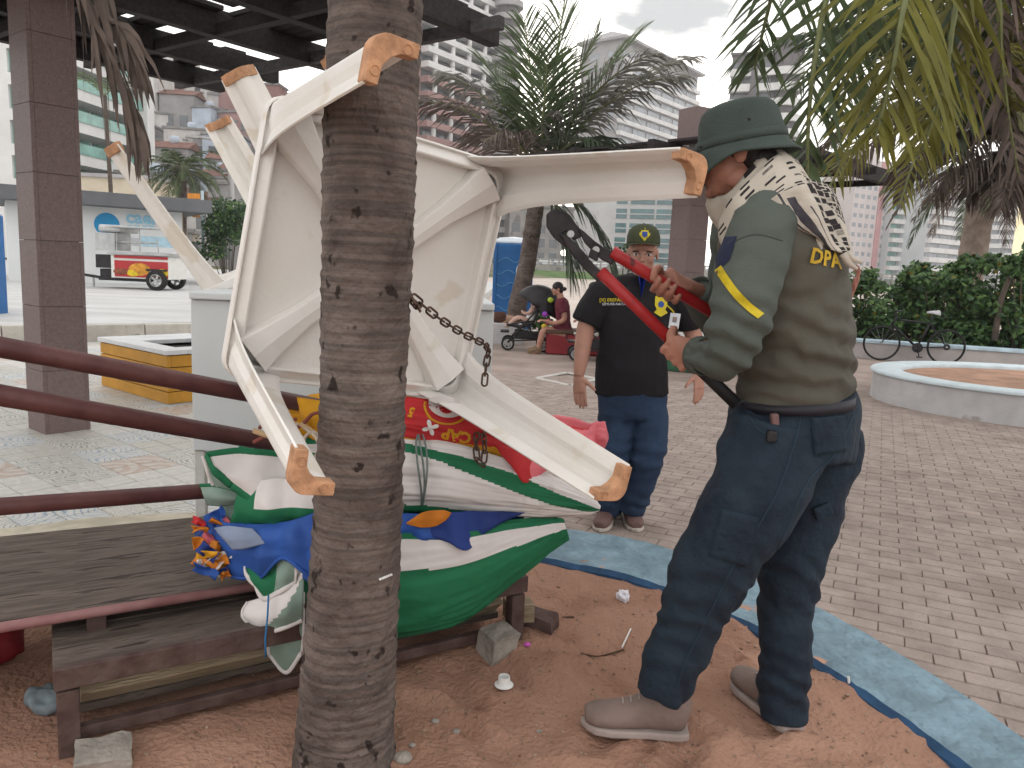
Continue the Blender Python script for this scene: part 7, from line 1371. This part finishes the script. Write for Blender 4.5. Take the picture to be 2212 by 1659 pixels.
for (vs_, fs_), mm, of_ in ((poly2d([(-.026, .028), (0, .034), (.026, .028), (.028, -.004), (0, -.036), (-.028, -.004)]), m_gld, .003), (poly2d([(-.014, .014), (.014, .014), (.014, -.006), (0, -.02), (-.014, -.006)]), m_bge, .005)):
    mb = MB(); project(mb, vs_, fs_, c4 + Rc @ V((-.006, .2, .038)), s4, u4, -f4, tc4, of_, back=.3); mb.build('crest', mm, cpm, fixn=False)
MB().lathe([(.001, .006), (.006, .004), (.007, 0)], c4 + Rc @ V((0, 0, .098)), 10, Rc).build('button', m_cap_, cp)
gl = thing('glasses', 'thin rimless glasses on the man in the olive cap', 'glasses', q4(0, .42, 0)); m_wire = M('wire', (.25, .22, .2), rough=.3, metal=.8)
for k in (-1, 1): MB().tube([q4(k * .155, .435, -.02) + R4 @ V((.028 * math.cos(a), 0, .020 * math.sin(a))) for a in np.linspace(0, 6.283, 21)], .0010, 5, cap=False).build('rim', m_wire, gl); MB().tube([q4(k * .28, .42, .0), q4(k * .345, -.02, .0)], .0010, 5).build('temple', m_wire, gl)
MB().tube([q4(-.035, .445, 0), q4(0, .46, .01), q4(.035, .445, 0)], .001, 5).build('bridge', m_wire, gl)
# jeans, shoes
tj = MB(); T(tj, [(1364, 838, Y4, 75, 50), (1366, 870, Y4, 76, 50), (1368, 900, Y4, 74, 48)], ref=(1, 0, 0), n=24); T(tj, [(1334, 885, Y4, 41), (1329, 935, Y4 - .01, 40), (1323, 985, Y4 - .03, 37), (1318, 1040, Y4 + .02, 33), (1314, 1105, Y4 + .06, 30)]); T(tj, [(1404, 885, Y4, 41), (1405, 935, Y4 - .03, 39), (1400, 985, Y4 - .06, 36), (1384, 1040, Y4 - .03, 33), (1362, 1102, Y4 + .02, 30)])
cloth(tj, 'jeans', m_jean, po, vox=.009, amp=.009, fs=(7, 7, 11), seed=44, extra=lambda p, q: .006 * math.sin(p[2] * 80 + 3 * fbm(p, 6)) * (math.exp(-((p[2] - .45) / .08) ** 2) + math.exp(-((p[2] - .15) / .07) ** 2)))
shoe(po, gp(1320, 1108), gp(1294, 1152), .004, 0, m_shoe2, m_sole2, .05, .07); shoe(po, gp(1350, 1108), gp(1376, 1152), .004, 0, m_shoe2, m_sole2, .05, .07)
# ---------------------------------------------------------------- hidden companion whose raised hand shows right of the officer
hp = thing('person', 'person hidden behind the officer with one bare forearm and hand showing', 'person', (px(1735, 800, 4.9).x, 4.9, 0)); hb_ = MB(); Yh = 4.9
head(hb_, px(1725, 535, Yh), (-.3, -1, 0), (0, 0, 1), .225); T(hb_, [(1728, 565, Yh, 22), (1730, 600, Yh, 30)]); T(hb_, [(1730, 600, Yh, 60, 34), (1730, 700, Yh, 58, 38), (1730, 800, Yh, 56, 38)], ref=(1, 0, 0)); T(hb_, [(1785, 615, Yh, 18), (1800, 660, Yh - .05, 17), (1812, 650, Yh - .1, 15), (1838, 632, Yh - .15, 10)])
hand(hb_, px(1838, 632, Yh - .15), px(1856, 596, Yh - .16) - px(1838, 632, Yh - .15), (-.7, -.4, 0), (-.3, -1, .1), .95, .35)
for s_ in (-1, 1): T(hb_, [(1730 + s_ * 26, 800, Yh, 28), (1730 + s_ * 24, 930, Yh, 20), (1730 + s_ * 22, 1045, Yh, 14)])
T(hb_, [(1676, 610, Yh, 18), (1668, 690, Yh, 15), (1672, 760, Yh, 11)]); hand(hb_, px(1672, 760, Yh), (0, 0, -1), (.7, .3, 0), (0, -1, 0), .95)
link('body', remesh(hb_, .006, 3), sk_red, hp, smooth=True); tb2 = MB(); T(tb2, [(1730, 592, Yh, 50, 34), (1730, 640, Yh, 66, 42), (1730, 790, Yh, 66, 44)], ref=(1, 0, 0)); T(tb2, [(1690, 605, Yh, 26), (1672, 660, Yh, 24)]); T(tb2, [(1775, 608, Yh, 26), (1796, 648, Yh - .03, 24)]); cloth(tb2, 'shirt', m_polo, hp, vox=.012)
tb2 = MB(); T(tb2, [(1730, 780, Yh, 62, 42), (1730, 830, Yh, 62, 42)], ref=(1, 0, 0)); [T(tb2, [(1730 + s_ * 30, 820, Yh, 34), (1730 + s_ * 26, 940, Yh, 28), (1730 + s_ * 24, 1060, Yh, 22)]) for s_ in (-1, 1)]; cloth(tb2, 'trousers', m_jean, hp, vox=.012)
for s_ in (-1, 1): p = px(1730 + s_ * 24, 1070, Yh); shoe(hp, (p.x, p.y + .08, 0), (p.x - .03, p.y - .19, 0), .004, 0, m_shoe2, m_sole2)
# ---------------------------------------------------------------- seated women, baby, strollers, red bench
m_dress = M('dress_maroon', (.115, .018, .032), rough=.85, var=.15, scale=8); m_lav = M('top_lavender', (.42, .33, .50), rough=.85, var=.1, scale=8); m_rbench = M('bench_red', (.26, .028, .035), rough=.7, var=.12, scale=3); m_sand_ = M('sandal', (.20, .13, .08), rough=.8); m_dkb = M('bench_top_dark', (.10, .06, .04), rough=.8, var=.2, scale=6)
Yw = 13.15; rb_ = thing('concrete_bench', 'low red painted bench block under the seated women', 'bench', (px(1240, 760, Yw).x, Yw, 0)); xa, xb_ = px(1180, 755, Yw).x, px(1335, 755, Yw).x
MB().box(((xa + xb_) / 2, Yw + .32, .18), (xb_ - xa, .5, .35)).build('base', m_rbench, rb_, bevel=.015); MB().box(((xa + xb_) / 2, Yw + .32, .395), (xb_ - xa + .06, .56, .07)).build('seat', m_dkb, rb_, bevel=.015)
def seated(label, du, skin, dress, legcol, seed, foot=True, yo=0):
    t = thing('person', label, 'person', (px(1205 + du, 750, Yw).x, Yw + yo, 0)); b = MB(); y = Yw + .25 + yo; hcw = px(1204 + du, 624, y); q, R = head(b, hcw, (-1, -.12, -.12), (0, 0, 1), .218)
    T(b, [(1209 + du, 634, y, 7), (1213 + du, 652, y, 8)]); T(b, [(1214 + du, 654, y, 11, 20), (1218 + du, 690, y, 12, 17), (1224 + du, 722, y, 15, 20)], ref=(1, 0, 0))
    for s_ in (-1, 1):
        yy = y + s_ * .10; T(b, [(1224 + du, 724, yy, 10.5), (1198 + du, 717, yy - .02, 9.5), (1176 + du, 714, yy - .05, 7.5), (1168 + du, 733, yy - .06, 6.8), (1161 + du, 756, yy - .06, 4.6)]); T(b, [(1162 + du, 756, yy - .06, 4.5), (1155 + du, 763, yy - .09, 4.5), (1147 + du, 765, yy - .12, 3.5)])
        ya_ = y + s_ * .19; T(b, [(1216 + du, 660, ya_, 6.5), (1218 + du, 690, ya_, 5.6), (1196 + du, 698, ya_ - .02, 4.6), (1180 + du, 693, ya_ - .04, 3.6)]); hand(b, px(1180 + du, 693, ya_ - .04), (-1, -.1, .1), (0, 0, -1), (0, -s_, .2), .9, .4)
    link('body', remesh(b, .007, 3), skin, t, smooth=True); d = MB(); T(d, [(1211 + du, 644, y, 10, 16), (1214 + du, 660, y, 16, 25), (1218 + du, 700, y, 15, 21), (1222 + du, 722, y, 18, 23), (1225 + du, 733, y, 18, 22)], ref=(1, 0, 0)); T(d, [(1222 + du, 722, y, 17, 24), (1205 + du, 720, y - .02, 14, 23), (1192 + du, 718, y - .03, 12, 22)])
    for s_ in (-1, 1): T(d, [(1213 + du, 652, y + s_ * .15, 10), (1217 + du, 676, y + s_ * .2, 9.5)])
    cloth(d, 'dress', dress, t, vox=.010, amp=.006, seed=seed); h = MB(); h.ell(q(0, -.05, .17), (.37 * .218, .45 * .218, .40 * .218), R, 16, 12); h.ell(q(0, -.28, -.12), (.34 * .218, .22 * .218, .26 * .218), R, 12, 8); h.ell(q(0, -.58, -.05), (.16 * .218, .18 * .218, .16 * .218), R, 12, 8); link('hair', remesh(h, .006, 3), m_hair, t, smooth=True); eyes(t, q, R, .218)
    for s_ in (-1, 1): p = px(1161 + du, 760, y + s_ * .1 - .06); shoe(t, (p.x + .07, p.y, 0), (p.x - .17, p.y - .05, 0), .004, 0, m_sand_, m_sand_, .042, .03)
    return t
seated('woman in maroon dress with hair tied back sitting on the red bench', 0, sk_lite, m_dress, None, 3); seated('woman in lavender top sitting behind the man in black', 78, sk_lite, m_lav, None, 5, yo=.1)
def stroller(label, u0, y, sc, pale=None):
    t = thing('stroller', label, 'stroller', (px(u0, 745, y).x, y, 0), 'baby strollers'); x0 = px(u0, 745, y).x; P_ = lambda a, b, c: V((x0 + a * sc, y + b * sc, c * sc)); m_alu = M('stroller_tube', (.35, .35, .36), rough=.4, metal=.6)
    for wx, wy in ((-.30, -.2), (-.30, .2), (.28, -.24), (.28, .24)): wheel(t, P_(wx, wy, .11), .11 * sc, .04 * sc, (0, -1 if wy < 0 else 1, 0), .7)
    fr_ = MB()
    for s_ in (-.22, .22):
        for a, b in (((-.30, .13), (.10, .62)), ((.28, .13), (-.12, .52)), ((.10, .62), (.42, 1.02)), ((-.30, .16), (.28, .2)), ((-.34, .42), (.1, .5))): fr_.tube([P_(a[0], s_, a[1]), P_(b[0], s_, b[1])], .013 * sc, 7)
    fr_.tube([P_(.42, -.22, 1.02), P_(.42, .22, 1.02)], .016 * sc, 7); fr_.build('frame', m_blk, t, smooth=True)
    MB().grid([[P_(-.32, s_, .42), P_(-.1, s_, .38), P_(.1, s_, .46), P_(.24, s_, .85)] for s_ in (-.2, 0, .2)]).build('seat', pale or m_blk, t, smooth=True, solid=.04)
    hd = MB(); hd.grid([[P_(.16 + .40 * math.cos(a) * math.cos(b), .25 * math.sin(b), .70 + .38 * math.sin(a) * math.cos(b)) for b in np.linspace(-1.57, 1.57, 9)] for a in np.linspace(-.5, 2.5, 14)]); hd.build('hood', m_blk, t, smooth=True, solid=.012); MB().box(P_(0, 0, .26), (.4 * sc, .34 * sc, .14 * sc)).build('basket', m_blk, t, bevel=.02); MB().box(P_(-.36, 0, .30), (.14 * sc, .3 * sc, .03 * sc)).build('footrest', m_blk, t, bevel=.005); return t, P_
st, P_ = stroller('black baby stroller with open hood and a baby in it', 1136, 13.75, 1.08); bb_ = thing('baby', 'pale baby sitting in the black stroller beside the woman in maroon', 'person', P_(.02, 0, .45)); b = MB(); qb, Rb = head(b, P_(.10, -.02, .80), (-.8, -.5, 0), (0, 0, 1), .16)
b.tube([P_(.10, 0, .72), P_(.09, 0, .66), P_(.05, 0, .5)], [.04, .07, .085], 12); 
for s_ in (-1, 1): b.tube([P_(.03, s_ * .06, .48), P_(-.16, s_ * .08, .52), P_(-.30, s_ * .09, .40), P_(-.36, s_ * .09, .39)], [.05, .045, .032, .025], 10, smooth=3); b.tube([P_(.08, s_ * .08, .64), P_(-.02, s_ * .13, .60), P_(-.10, s_ * .12, .64)], [.03, .025, .02], 10, smooth=3)
link('body', remesh(b, .007, 3), sk_pale, bb_, smooth=True); eyes(bb_, qb, Rb, .16); b = MB(); b.tube([P_(.095, 0, .69), P_(.08, 0, .6), P_(.05, 0, .46)], [.05, .085, .10], 12); cloth(b, 'romper', m_whp, bb_, vox=.01); b = MB(); b.ell(qb(0, -.1, .16), (.34 * .16, .42 * .16, .36 * .16), Rb, 14, 10); link('hair', remesh(b, .006, 2), m_hair, bb_, smooth=True)
toy = thing('toy', 'bunch of bright toys hanging on the stroller', 'toy', P_(.30, -.25, .55))
for k, (c, mm) in enumerate(((( .28, -.26, .62), M('toy_purple', (.28, .06, .45), rough=.5)), ((.34, -.26, .50), M('toy_pink', (.65, .06, .22), rough=.5)), ((.28, -.27, .42), M('toy_yellow', (.55, .42, .03), rough=.5)), ((.36, -.25, .85), M('toy_lime', (.35, .5, .04), rough=.5)))): MB().ell(P_(*c), (.055, .04, .05), None, 12, 8).build('toy_piece', mm, toy, smooth=True)
stroller('dark second stroller with pale seat behind the man in black', 1282, 12.6, 1.0, M('stroller_pale', (.50, .46, .42), rough=.7))
# ================================================================= HAZE (added volume that pales and softens the distant view)
hm = bpy.data.materials.new('haze'); hm.use_nodes = True; t = hm.node_tree; t.nodes.clear(); ho = N(t, 'ShaderNodeOutputMaterial'); vp = N(t, 'ShaderNodeVolumePrincipled')
vp.inputs['Color'].default_value = (.93, .93, .95, 1); vp.inputs['Density'].default_value = .0008; vp.inputs['Anisotropy'].default_value = .25; t.links.new(vp.outputs[0], ho.inputs['Volume'])
hz = MB().box((0, 105, 44.5), (640, 400, 93)).build('haze', hm); tag(hz, 'thin pale haze volume added to soften the distant view', 'haze', kind='stuff'); sc.cycles.volume_bounces = 0
